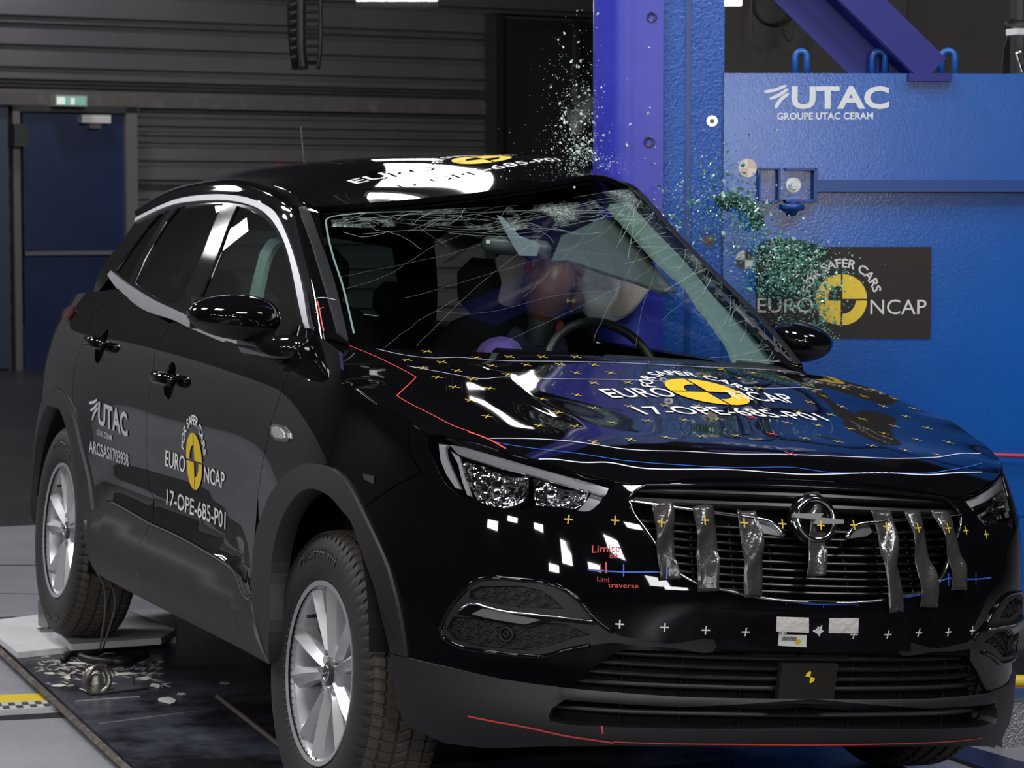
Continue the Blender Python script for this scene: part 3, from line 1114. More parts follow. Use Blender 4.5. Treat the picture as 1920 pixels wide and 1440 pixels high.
# ------------------------------------------------------------------ front end
def patch2(name, S, half, material, parent, holes=(), step=.028, off=0.0, thick=.012, offf=None):
    """a panel symmetric about the car's middle: right half given, u = 0 is the middle line"""
    V, F = tri2d(half, holes, step)
    if offf is None:
        P, N = S.at(V, off), S.nrm(V[:, 0], V[:, 1])
    else:
        T = Surf(lambda u, v: S.f(u, v) + S.nrm(u, v) * (off + offf(u, v))[:, None], *S.dom, sgn=S.sgn, nu=2, nv=2)
        P, N = T.pt(V[:, 0], V[:, 1]), T.nrm(V[:, 0], V[:, 1])
    if S.sgn < 0: F = F[:, ::-1]
    F = [tuple(f) for f in F]
    if thick:
        cnt = {(f[i], f[(i + 1) % 3]) for f in F for i in range(3)}
        P2, N2 = [], []
        for a, b in [e for e in cnt if (e[1], e[0]) not in cnt]:
            if abs(V[a][0]) < 1e-4 and abs(V[b][0]) < 1e-4: continue
            sd = np.cross(P[b] - P[a], N[a])
            sd /= np.linalg.norm(sd) + 1e-12
            k = len(P) + len(P2)
            P2 += [P[a], P[b], P[b] - N[b] * thick, P[a] - N[a] * thick]
            N2 += [sd + N[a] * .3, sd + N[b] * .3, sd, sd]
            F.append((k, k + 3, k + 2, k + 1))
        P = np.vstack([P, P2])
        N2 = np.array(N2)
        N = np.vstack([N, N2 / np.linalg.norm(N2, axis=1)[:, None]])
    n = len(P)
    return mk(name, np.vstack([P, P * [-1, 1, 1]]), F + [tuple(i + n for i in f[::-1]) for f in F], material, parent, np.vstack([N, N * [-1, 1, 1]]))


LAMP_PX = [(803, 820), (813, 814), (832, 816), (863, 824), (905, 835), (934, 845), (953, 852), (988, 860), (1030, 872), (1072, 884), (1113, 897), (1153, 906), (1147, 915), (1134, 930), (1122, 945), (1111, 955), (1101, 959), (1082, 957), (1061, 952), (1030, 949), (1005, 949), (984, 955), (963, 963), (953, 963), (926, 955), (897, 945), (870, 932), (849, 920), (832, 903), (820, 882), (809, 855)]
lamp_uv = B(LAMP_PX)
FOG_PX = [(827, 1180), (840, 1147), (867, 1113), (887, 1093), (907, 1085), (960, 1086), (1023, 1093), (1060, 1107), (1090, 1130), (1113, 1157), (1150, 1185), (1157, 1190), (1200, 1199), (1267, 1207), (1342, 1203), (1342, 1217), (1270, 1216), (1200, 1211), (1150, 1205), (1107, 1210), (1057, 1220), (1023, 1230), (990, 1230), (907, 1221), (857, 1210), (840, 1200), (830, 1190)]
fog_uv = B(FOG_PX)
GR_PX = [(1210, 911), (1188, 925), (1180, 941), (1190, 965), (1210, 992), (1243, 1041), (1273, 1075), (1307, 1094), (1360, 1107), (1420, 1120), (1495, 1128)]
gr_uv = B(GR_PX)
zg0, zg1 = .622, .872
grille_half = np.vstack([[(0, zg1)], [(gr_uv[0][0] * k, zg1 + (gr_uv[0][1] - zg1) * k * k) for k in (.33, .66)], gr_uv, [(0, zg0)]])
LGR_PX = [(1067, 1290), (1083, 1280), (1113, 1253), (1150, 1227), (1170, 1220), (1273, 1222)]
lgr_uv = B(LGR_PX)
zl1 = lgr_uv[-1][1] + .004
MID = B([(1067, 1290), (1150, 1297), (1273, 1305)])
zm = MID[-1][1] + .002
SKIRT_TOP = B([(737, 1226), (763, 1232), (840, 1250), (940, 1273), (1067, 1290)])
nose_top = [(u, z - .006) for u, z in nose_uv]
gr_top = np.array([(gr_uv[0][0] * k, zg1 + (gr_uv[0][1] - zg1) * k * k) for k in (0, .33, .66)])
gr_edge = np.vstack([gr_top[::1], curve(gr_uv, 40), [(0, zg0)]])          # from the top middle round to the bottom middle
bump = np.vstack([B([(767, 791), (765, 820), (769, 851), (790, 886), (748, 907), (681, 953), (707, 1007), (730, 1060), (747, 1120), (757, 1167), (765, 1232)]),
                  SKIRT_TOP[2:], lgr_uv[1:], [(0, zl1)], gr_edge[::-1], [(0, nose_top[-1][1])], nose_top[::-1][1:],
                  shut_uv[::-1][:-4] - [0, .004], B([(785, 803)])])
BUMPER = patch2('front_bumper', BODY, gap(bump, .0015), PAINT, CAR, holes=[curve(lamp_uv, 70, closed=True), curve(fog_uv, 60, closed=True)], step=.026)

# ---- lower skirt in matte plastic with its long slot
SLOT_T = B([(1030, 1341), (1036, 1328), (1060, 1311), (1273, 1323)])
SLOT_B = B([(1273, 1365), (1057, 1357), (1033, 1352)])
slot = np.vstack([SLOT_T, [(0, SLOT_T[-1][1] + .003)], [(0, SLOT_B[0][1] + .003)], SLOT_B])
low = B([(740, 1255), (745, 1290), (752, 1325), (770, 1357), (787, 1366), (815, 1378), (837, 1388), (917, 1397), (1023, 1394), (1150, 1393), (1273, 1395)])
zb = low[-1][1] + .004
sk = np.vstack([SKIRT_TOP, MID[1:], [(0, zm)], slot[3:5][:1], slot[:4][::-1], slot[5:][::-1], slot[4:5], [(0, zb)], low[::-1]])
sk_off = lambda u, z: .010 + .016 * np.exp(-((z - zm + .018) / .02) ** 2) * np.clip((.60 - np.abs(u)) / .05, 0, 1)
SKIRT = patch2('bumper_skirt', BODY, sk, MATTE, CAR, offf=sk_off, thick=.04, step=.026)
# tray behind the skirt closing the underside
mb = MB()
mb.box((0, -.42, .30), (1.15, .62, .04))
mb.build('undertray', DARK, CAR)
mb = MB()
mb.box((0, -.52, .62), (1.05, .06, .60))
mb.build('radiator_carrier', DARK, CAR)


def hbar(name, u1, z, h, d, mat_, parent, off=0.0, zf=None, n=26, u0=None):
    """a horizontal blade following the nose from -u1 to u1 (or u0 to u1), h high and d deep"""
    us_ = np.linspace(-u1 if u0 is None else u0, u1, n)
    zz_ = np.full(n, z) if zf is None else np.array([zf(u) for u in us_])
    P = BODY.at(np.stack([us_, zz_], 1), off)
    N_ = BODY.nrm(us_, zz_)
    N_[:, 2] = 0
    N_ /= np.linalg.norm(N_, axis=1)[:, None]
    up = np.array([0, 0, h / 2])
    prof = [up * .35, up, up * .8 - 0, -up, -up * .4]
    V = []
    for p, nn in zip(P, N_):
        V += [p + up * .3, p + up - nn * h * .35, p + up - nn * d, p - up - nn * d, p - up - nn * h * .35, p - up * .3]
    F = []
    for i in range(n - 1):
        for j in range(6):
            F.append((i * 6 + j, i * 6 + (j + 1) % 6, (i + 1) * 6 + (j + 1) % 6, (i + 1) * 6 + j))
    F += [tuple(range(6))[::-1], tuple(range(n * 6 - 6, n * 6))]
    b_ = MB()
    b_.add(V, F)
    return b_.build(name, mat_, parent, auto=40)


# ---- lower grille with four blades, and the plate carrying the yellow target
LOWG = empty('lower_grille', CAR)
bk = np.vstack([lgr_uv + [0.02, 0], [(0, zl1 + .02)], [(0, SLOT_B[0][1] - .02)], SLOT_B + [.03, -.02]])
patch2('backing', BODY, bk, DARK, LOWG, off=-.06, thick=0, step=.06)
zl0 = zm
for k in range(4):
    z_ = zl0 + (zl1 - zl0) * (k + .75) / 4.6
    ue = float(np.interp(z_, [zl0, lgr_uv[0][1] + .02, lgr_uv[3][1]], [lgr_uv[0][0], lgr_uv[1][0], lgr_uv[3][0]])) + .02
    hbar('grille_blade', ue, z_, .011, .05, MATTE, LOWG, off=-.028)
zs0, zs1 = SLOT_B[0][1], SLOT_T[-1][1]
hbar('grille_blade', SLOT_T[0][0] + .02, (zs0 + zs1) / 2, .009, .05, MATTE, LOWG, off=-.035)
for k in range(-3, 4):
    mb = MB()
    p0, p1 = BODY.at([(k * .15, zs0 - .02)], -.05)[0], BODY.at([(k * .15, zl1 + .01)], -.05)[0]
    mb.tube([p0, p1], .004, 6)
    mb.build('grille_strut', DARK, LOWG)
TP = B([(1462, 1243), (1566, 1244), (1556, 1319), (1453, 1317)])
patch('target_plate', BODY, TP, mat('target_black', (.013, .012, .011), .45), CAR, off=.014, thick=.02, step=.03)
cT = B([(1513, 1268.5)])[0]
Vt, Ft = [], []
for s0 in (pi / 2, 1.5 * pi):
    k = len(Vt)
    Vt.append((cT[0], cT[1]))
    for t in np.linspace(0, pi / 2, 9): Vt.append((cT[0] - .0125 * cos(s0 + t - .12), cT[1] + .0135 * sin(s0 + t - .12)))
    Ft += [(k, k + i, k + i + 1) for i in range(1, 9)]
decal('target_mark', BODY, np.array(Vt), Ft, YELLOW, CAR, off=.0155)

# ---- main grille
GRILLE = empty('grille', CAR)
gb = np.vstack([gr_edge * [1.02, 1] + [0, .0], ])
patch2('backing', BODY, gb, DARK, GRILLE, off=-.07, thick=0, step=.05)
V_, F_, N_ = [], [], []
full = np.vstack([gr_edge, (gr_edge * [-1, 1])[::-1][1:]])
T_ = Surf(lambda u, v: BODY.f(u, v) + BODY.nrm(u, v) * .004, *BODY.dom, sgn=-1, nu=2, nv=2)
ring3 = BODY.at(full, .001)
mb = MB()
mb.tube(ring3, .0045, 8, closed=True)
mb.build('grille_frame', GLOSSBLK, GRILLE, smooth=True)
mb = MB()
mb.tube(BODY.at(np.vstack([curve(gr_uv[2:], 30), (curve(gr_uv[2:], 30) * [-1, 1])[::-1]]), .004), .0022, 6)
mb.build('chrome_line', CHROME, GRILLE, smooth=True)


def gr_w(z):
    """half width of the grille opening at a height"""
    o = np.argsort(gr_edge[3:, 1])
    return float(np.interp(z, gr_edge[3:, 1][o], gr_edge[3:, 0][o]))


BLK2 = mat('slat_black', (.006, .006, .0065), .3)
zw = gr_uv[2][1] - .004       # height where the chrome wings start
for k in range(2):
    z_ = zg1 - .018 - .024 * k
    hbar('upper_slat', gr_w(z_ - .012) - .004, z_, .018, .05, BLK2, GRILLE, off=-.006, zf=lambda u, z_=z_: z_ - .010 * abs(u) ** 1.0)
for k in range(9):
    z_ = .642 + .0175 * k
    ue = gr_w(z_ + .004) - .006
    hbar('lower_slat', ue, z_, .007, .045, BLK2, GRILLE, off=-.020 - .0, zf=lambda u, z_=z_: z_ + .004 * (abs(u) / .4) ** 2)
for k in (-.3, -.2, -.1, .1, .2, .3):
    mb = MB()
    mb.tube([BODY.at([(k, .65)], -.045)[0], BODY.at([(k, .80)], -.045)[0]], .004, 6)
    mb.build('grille_strut', BLK2, GRILLE)

# chrome wings running in to the emblem
wing_r = B([(1180, 941), (1230, 948), (1300, 958), (1360, 966), (1410, 974), (1447, 984), (1468, 1006)])
T_w = Surf(lambda u, v: BODY.f(u, v) + BODY.nrm(u, v) * .003, *BODY.dom, sgn=-1, nu=2, nv=2)
for sg in (1, -1):
    w_ = empty('chrome_wing', GRILLE)
    c3 = BODY.at(curve(wing_r * [sg, 1], 30), .006)
    mb = MB()
    mb.tube(c3, np.interp(np.linspace(0, 1, 30), [0, .6, 1], [.003, .0045, .006]), 8)
    mb.build('wing_edge', CHROME, w_, smooth=True)
    pl = B([(1414, 977), (1440, 983), (1453, 990), (1469, 1007), (1425, 999), (1410, 990)]) * [sg, 1]
    if sg > 0: patch('wing_plate', BODY, pl, SATIN, w_, off=.002, thick=.008, step=.02)
    else:
        T2 = Surf(BODY.f, *BODY.dom, sgn=-1, nu=2, nv=2)
        patch('wing_plate', T2, pl, SATIN, w_, off=.002, thick=.008, step=.02)

# emblem: ring with a horizontal bolt
zc_ = B([(1522, 978)])[0][1]
eo = BODY.at([(0, zc_)], .012)[0]
en = BODY.nrm([0], [zc_])[0]
en = np.array([0, -cos(.25), sin(.25)])
ex_, ey_ = np.array([1, 0, 0]), np.cross(en, [1, 0, 0]) * -1
ey_ = np.cross(ex_, en) * -1
if ey_[2] < 0: ey_ = -ey_
EMB = empty('emblem', GRILLE)
mb = MB()
mb.lathe([(.058, -.02), (.061, .002), (.056, .006), (.03, .008), (0, .008)], n=40, R=np.stack([ex_, ey_, en], 1), c=eo - en * .006)
mb.build('emblem_base', GLOSSBLK, EMB, auto=50)
t_ = np.linspace(0, 2 * pi, 49)[:-1]
mb = MB()
mb.tube([eo + ex_ * .047 * cos(a) + ey_ * .047 * sin(a) + en * .006 for a in t_], .0058, 10, closed=True)
mb.build('emblem_ring', CHROME, EMB, smooth=True)
mb = MB()
bolt = [(-.064, .001), (-.064, .010), (.014, .013), (.006, .003), (.066, .000), (.066, -.009), (-.014, -.012), (-.006, -.002)]
mb.prism([(a, b) for a, b in bolt], .006, .018, (eo, ex_, ey_, en))
mb.build('emblem_bolt', mat('bolt_chrome', (.7, .7, .72), .3, metal=.7), EMB)

# ---- headlamps
REFL = mat('lamp_reflector', (.92, .92, .94), .10, metal=1, bump=(45, .8, 2))
RAILM = mat('lamp_rail', (.58, .59, .62), .18, metal=.45)
LGREY = mat('light_guide', (.62, .63, .65), .3)
LENS = glass_mat('lamp_lens', (.96, .97, .98), .9)


def HL(pts, o): return BODY.at(B(pts), o)


def headlamp(sg):
    L = empty('headlight', CAR)

    def pt_(name, px_, mt, off, thick=.01, step=.02, skirt=True, offf=None):
        V, F = tri2d(B(px_), [], step)
        o = off if offf is None else off + offf(V)
        P, N = BODY.at(V, o), BODY.nrm(V[:, 0], V[:, 1])
        F = F[:, ::-1]
        F = [tuple(f) for f in F]
        if skirt:
            cnt = {(f[i], f[(i + 1) % 3]) for f in F for i in range(3)}
            P2, N2 = [], []
            for a, b in [e for e in cnt if (e[1], e[0]) not in cnt]:
                sd = np.cross(P[b] - P[a], N[a])
                sd /= np.linalg.norm(sd) + 1e-12
                k = len(P) + len(P2)
                P2 += [P[a], P[b], P[b] - N[b] * thick, P[a] - N[a] * thick]
                N2 += [sd] * 4
                F.append((k, k + 3, k + 2, k + 1))
            P, N = np.vstack([P, P2]), np.vstack([N, N2])
        if sg < 0: return mk(name, P, F, mt, L, N)
        return mk(name, P * [-1, 1, 1], [f[::-1] for f in F], mt, L, N * [-1, 1, 1])
    big = [(tuple(p)) for p in offset_poly(LAMP_PX, -3)]
    pt_('lamp_housing', big, DARK, -.075, skirt=False)
    # rim wall
    o1 = BODY.at(curve(lamp_uv, 70, closed=True), -.002)
    o2 = BODY.at(curve(lamp_uv, 70, closed=True), -.075)
    fl = np.array([-sg, 1, 1]) * np.array([1, 1, 1])
    V = np.vstack([o1, o2]) * ([1, 1, 1] if sg < 0 else [-1, 1, 1])
    F = [(i, (i + 1) % 70, 70 + (i + 1) % 70, 70 + i) for i in range(70)]
    mk('lamp_wall', V, F, GLOSSBLK, L)
    z = lambda a: [(780 + x / 4.8, 780 + y / 4.8) for x, y in a]
    pt_('light_guide', z([(165, 212), (240, 205), (262, 218), (225, 255), (232, 330), (300, 500), (362, 640), (318, 632), (230, 500), (180, 370)]), LGREY, -.018, step=.012)
    pt_('light_guide', z([(272, 285), (345, 330), (372, 420), (408, 560), (445, 700), (415, 690), (370, 560), (335, 400)]), LGREY, -.022, step=.012)
    pt_('lamp_rail', z([(262, 225), (420, 258), (700, 335), (1000, 420), (1300, 500), (1600, 580), (1740, 622), (1715, 690), (1560, 645), (1300, 580), (1000, 495), (700, 425), (420, 345), (345, 318)]), RAILM, -.016, step=.015)
    # main and dipped bowls: dished reflectors with faceted skins

    def bowl(name, px_, depth, cx, cy, rx, ry):
        c = B([z([(cx, cy)])[0]])[0]
        e = B([z([(cx + rx, cy)])[0], z([(cx, cy + ry)])[0]])
        ru, rv = abs(e[0][0] - c[0]), abs(e[1][1] - c[1])
        g = lambda V: -depth * np.clip(1 - ((V[:, 0] - c[0]) / ru) ** 2 - ((V[:, 1] - c[1]) / rv) ** 2, 0, 1) ** .5
        return pt_(name, z(px_), REFL, -.020, offf=g, step=.011, thick=.02)
    bowl('main_reflector', [(390, 380), (700, 450), (1005, 505), (985, 600), (960, 740), (900, 770), (760, 800), (560, 770), (470, 720), (420, 600), (395, 480)], .045, 690, 610, 310, 210)
    bowl('dipped_reflector', [(1040, 530), (1300, 575), (1570, 615), (1540, 700), (1450, 790), (1300, 800), (1060, 780), (1030, 700)], .045, 1270, 680, 280, 140)
    pt_('chrome_fin', z([(1590, 640), (1700, 665), (1660, 740), (1560, 830), (1440, 830), (1530, 730)]), SATIN, -.03, step=.015)
    for (cx, cy, r) in ((690, 600, .017), (1210, 660, .014)):
        c = BODY.at(B([z([(cx, cy)])[0]]), -.05)[0]
        n_ = BODY.nrm(*B([z([(cx, cy)])[0]])[0])[0]
        a_ = np.cross(n_, [0, 0, 1]); a_ /= np.linalg.norm(a_)
        b_ = np.cross(n_, a_)
        m_ = MB()
        m_.lathe([(r, 0), (r, .018), (r * .8, .03), (0, .034)], n=20, R=np.stack([a_, b_, n_], 1), c=c)
        if sg > 0: m_.V = [tuple(np.array(v) * [-1, 1, 1]) for v in m_.V]
        m_.build('bulb_shield', CHROME, L, auto=40)
    pt_('lens', LAMP_PX, LENS, -.001, skirt=False)
    return L


headlamp(-1)
headlamp(1)

# ---- fog lamp pockets
def fog(sg):
    L = empty('fog_lamp_insert', CAR)

    def pt_(name, px_, mt, off, thick=.01, step=.02, holes=()):
        uvp = B(px_) if not isinstance(px_, np.ndarray) else px_
        V, F = tri2d(uvp, holes, step)
        P, N = BODY.at(V, off), BODY.nrm(V[:, 0], V[:, 1])
        F = [tuple(f) for f in F[:, ::-1]]
        cnt = {(f[i], f[(i + 1) % 3]) for f in F for i in range(3)}
        P2, N2 = [], []
        for a, b in [e for e in cnt if (e[1], e[0]) not in cnt]:
            sd = np.cross(P[b] - P[a], N[a])
            sd /= np.linalg.norm(sd) + 1e-12
            k = len(P) + len(P2)
            P2 += [P[a], P[b], P[b] - N[b] * thick, P[a] - N[a] * thick]
            N2 += [sd] * 4
            F.append((k, k + 3, k + 2, k + 1))
        P, N = np.vstack([P, P2]), np.vstack([N, N2])
        if sg < 0: return mk(name, P, F, mt, L, N)
        return mk(name, P * [-1, 1, 1], [f[::-1] for f in F], mt, L, N * [-1, 1, 1])
    up_ = B([(882, 1108), (903, 1099), (973, 1098), (1017, 1107), (1040, 1123), (1057, 1141), (973, 1140), (880, 1122)])
    lo_ = B([(838, 1180), (850, 1156), (920, 1160), (990, 1176), (1020, 1167), (1060, 1169), (1107, 1190), (1080, 1194), (1033, 1210), (1000, 1220), (900, 1212), (853, 1200)])
    pt_('pocket_frame', curve(fog_uv, 60, closed=True), MATTE, .002, .03, .02, holes=[up_, lo_])
    for reg, nm in ((up_, 'upper_mesh'), (lo_, 'lower_mesh')):
        # honeycomb: hexagon rims standing on a dark base
        pt_(nm, offset_poly(reg, -.006), MATTE, -.014, .002)
        b_ = MB()
        lo, hi = reg.min(0), reg.max(0)
        w_, h_ = .050, .017
        r = 0
        v = lo[1]
        while v < hi[1] + h_:
            u = lo[0] - (w_ * .5 if r % 2 else 0)
            while u < hi[0] + w_:
                hx = np.array([(u + a * w_ * .5, v + b * h_ * .55) for a, b in ((-1, 0), (-.55, 1), (.55, 1), (1, 0), (.55, -1), (-.55, -1))])
                if inside(hx.mean(0)[None], reg)[0]:
                    hx = hx[inside(hx, offset_poly(reg, -.010))] if False else np.clip(hx, lo, hi)
                    P = BODY.at(hx, -.010)
                    if sg > 0: P = P * [-1, 1, 1]
                    b_.tube(P, .0017, 5, closed=True)
                u += w_ * 1.02
            v += h_ * .6
            r += 1
        b_.build('honeycomb', MATTE, L, smooth=True)
    pt_('blade', B([(862, 1150), (885, 1128), (917, 1136), (973, 1147), (1040, 1153), (1112, 1161), (1117, 1169), (1040, 1161), (1005, 1168), (985, 1171), (915, 1160)]), GLOSSBLK, .012, .03)
    pt_('daylight_lens', B([(890, 1150), (910, 1140), (960, 1149), (1017, 1161), (987, 1169), (917, 1157)]), mat('lamp_grey', (.16, .16, .165), .25), .0145, .01)
    for nm, px_, r_t, mt, o_ in (('pocket_rim', FOG_PX[:11], .0055, PAINT, .002), ('pocket_rim', FOG_PX[19:] + FOG_PX[:1], .0055, PAINT, .002), ('blade_edge', [(868, 1143), (890, 1131), (917, 1137), (973, 1148), (1040, 1154), (1114, 1163)], .0022, CHROME, .0135)):
        P = BODY.at(curve(B(px_), 40), o_)
        if sg > 0: P = P * [-1, 1, 1]
        b_ = MB()
        b_.tube(P, r_t, 8)
        b_.build(nm, mt, L, smooth=True)
    c = B([(947, 1190)])[0]
    b_ = MB()
    for rr_, tr in ((.016, .004), (.006, .003)):
        P = BODY.at([(c[0] + rr_ * cos(t), c[1] + rr_ * sin(t)) for t in np.linspace(0, 2 * pi, 25)[:-1]], -.006)
        if sg > 0: P = P * [-1, 1, 1]
        b_.tube(P, tr, 6, closed=True)
    b_.build('parking_sensor', MATTE, L, smooth=True)


fog(-1)
fog(1)

# ---- plate holder and the stickers on it
PH = B([(1351, 1141), (1530, 1146), (1705, 1149), (1706, 1219), (1530, 1222), (1349, 1216)])
patch('plate_holder', BODY, PH, mat('plate_black', (.004, .004, .0045), .10), CAR, off=.004, thick=.012, step=.03)
STK = mat('sticker_white', (.90, .87, .82), .55, bump=(60, .3))
for q in ([(1455, 1155), (1515, 1157), (1515, 1185), (1454, 1182)], [(1553, 1158), (1608, 1158), (1607, 1186), (1552, 1185)]):
    patch('white_sticker', BODY, B(q), STK, CAR, off=.0052, thick=.001, step=.02)
LAB = patch('barcode_label', BODY, B([(1459, 1188), (1511, 1189), (1510, 1212), (1457, 1209)]), mat('label_white', (.85, .85, .82), .5), CAR, off=.0052, thick=.001, step=.02)
b0, b1 = B([(1465, 1191), (1490, 1199.5)])
Vb, Fb = [], []
x = b0[0]
random.seed(3)
while x > b1[0]:
    w_ = random.choice((.0006, .0012, .0018))
    k = len(Vb)
    Vb += [(x, b0[1]), (x - w_, b0[1]), (x - w_, b1[1]), (x, b1[1])]
    Fb.append((k, k + 1, k + 2, k + 3))
    x -= w_ + random.choice((.0007, .0012))
decal('barcode', BODY, np.array(Vb), Fb, mat('ink_black', (.02, .02, .02), .6), CAR, off=.006)
c = B([(1494, 1201)])[0]
patch('yellow_dot', BODY, np.array([(c[0] + .0075 * cos(t), c[1] + .006 * sin(t)) for t in np.linspace(0, 2 * pi, 9)[:-1]]), YELLOW, CAR, off=.006, thick=.0005, step=.01)
patch('torn_paper', BODY, B([(1522, 1181), (1529, 1177), (1531, 1171), (1535, 1175), (1539, 1169), (1538, 1178), (1542, 1181), (1536, 1184), (1534, 1191), (1529, 1185)]), STK, CAR, off=.008, thick=.002, step=.01)

# ---- grey cloth tape hanging over the grille
TAPE = mat('cloth_tape', (.040, .038, .038), .20, spec=.7, bump=(30, .45, 4))
z5 = lambda a: [(1120 + x / 2.667, 880 + y / 2.667) for x, y in a]
for lf, rt in (([(265, 175), (285, 280), (290, 400), (302, 480), (310, 555)], [(370, 170), (378, 300), (385, 440), (402, 500), (415, 550)]),
               ([(470, 195), (483, 320), (490, 420), (495, 520), (497, 612)], [(570, 190), (585, 300), (595, 400), (597, 500), (597, 610)]),
               ([(685, 215), (708, 330), (720, 440), (722, 540), (722, 640)], [(780, 215), (800, 300), (815, 400), (818, 520), (818, 638)]),
               ([(1012, 128), (1035, 200), (1042, 300), (1045, 400), (1035, 540)], [(1095, 130), (1118, 200), (1122, 300), (1130, 400), (1125, 540)]),
               ([(1350, 215), (1385, 300), (1405, 430), (1430, 560), (1435, 710)], [(1450, 220), (1470, 320), (1480, 430), (1505, 560), (1520, 710)]),
               ([(1520, 215), (1545, 310), (1565, 420), (1598, 560), (1600, 688)], [(1600, 225), (1625, 320), (1640, 420), (1672, 560), (1675, 685)]),
               ([(1655, 210), (1690, 300), (1722, 400), (1750, 490), (1755, 605)], [(1740, 230), (1772, 310), (1795, 390), (1812, 490), (1818, 605)])):
    a, b = curve(B(z5(lf)), 22), curve(B(z5(rt)), 22)
    V, F, N_ = [], [], []
    zc0, zc1 = a[:, 1].max(), a[:, 1].min()
    ph = random.random() * 6
    for i in range(22):
        t = i / 21
        for j in range(7):
            w_ = j / 6
            uv = a[i] * (1 - w_) + b[i] * w_
            sag = .012 + .010 * sin(t * 9 + ph + w_ * 2.2) * sin(pi * t) + .006 * sin(w_ * 4 + t * 5 + ph)
            V.append(BODY.at(uv, max(sag, .004 if t > .9 else .008))[0])
    for i in range(21):
        for j in range(6): F.append((i * 7 + j, i * 7 + j + 1, (i + 1) * 7 + j + 1, (i + 1) * 7 + j))
    o = mk('tape_strip', V, F, TAPE, CAR)
    md = o.modifiers.new('th', 'SOLIDIFY')
    md.thickness = .0008

# ------------------------------------------------------------------ wheels
def tyre_mesh():
    hs = [-.088, -.100, -.1065, -.1075, -.103, -.096, -.088, -.078, -.064, -.0635, -.0545, -.054, -.0245, -.024, -.015, -.0145,
          .0145, .015, .024, .0245, .054, .0545, .0635, .064, .078, .088, .096, .103, .1075, .1065, .100, .088]
    rs = [.222, .240, .268, .295, .322, .337, .346, .3515, .354, .346, .346, .3545, .3553, .3473, .3473, .3555,
          .3555, .3473, .3473, .3553, .3545, .346, .346, .354, .3515, .346, .337, .322, .295, .268, .240, .222]
    NB, SUB = 76, 5
    n = NB * SUB
    V, F, MI = [], [], []
    m_ = len(hs)
    fr = [0, .30, .62, .80, .90]
    for k in range(n):
        b, s = divmod(k, SUB)
        for h, r in zip(hs, rs):
            a = 2 * pi * (b + fr[s]) / NB
            if abs(h) < .09: a += (abs(h) - .05) * .9 * (1 if h > 0 else -1) * .6
            d = 0
            if s in (3, 4):
                if .06 < abs(h) < .099: d = .0065
                elif abs(h) < .0545 and r > .35: d = .004
            V.append((h, (r - d) * cos(a), (r - d) * sin(a)))
    for k in range(n):
        k2 = (k + 1) % n
        for i in range(m_ - 1):
            F.append((k * m_ + i, k * m_ + i + 1, k2 * m_ + i + 1, k2 * m_ + i))
            MI.append(1 if abs(hs[i]) < .095 and abs(hs[i + 1]) < .097 and rs[i] > .335 else 0)
    me = bpy.data.meshes.new('tyre')
    me.from_pydata(V, [], F)
    me.materials.append(RUBBER)
    me.materials.append(TREAD)
    me.polygons.foreach_set('material_index', MI)
    bm = bmesh.new()
    bm.from_mesh(me)
    bmesh.ops.recalc_face_normals(bm, faces=bm.faces)
    for f in bm.faces: f.smooth = True
    for e in bm.edges:
        if len(e.link_faces) == 2 and e.calc_face_angle(0) > .6: e.smooth = False
    bm.to_mesh(me)
    bm.free()
    return me


TYRE_ME = tyre_mesh()


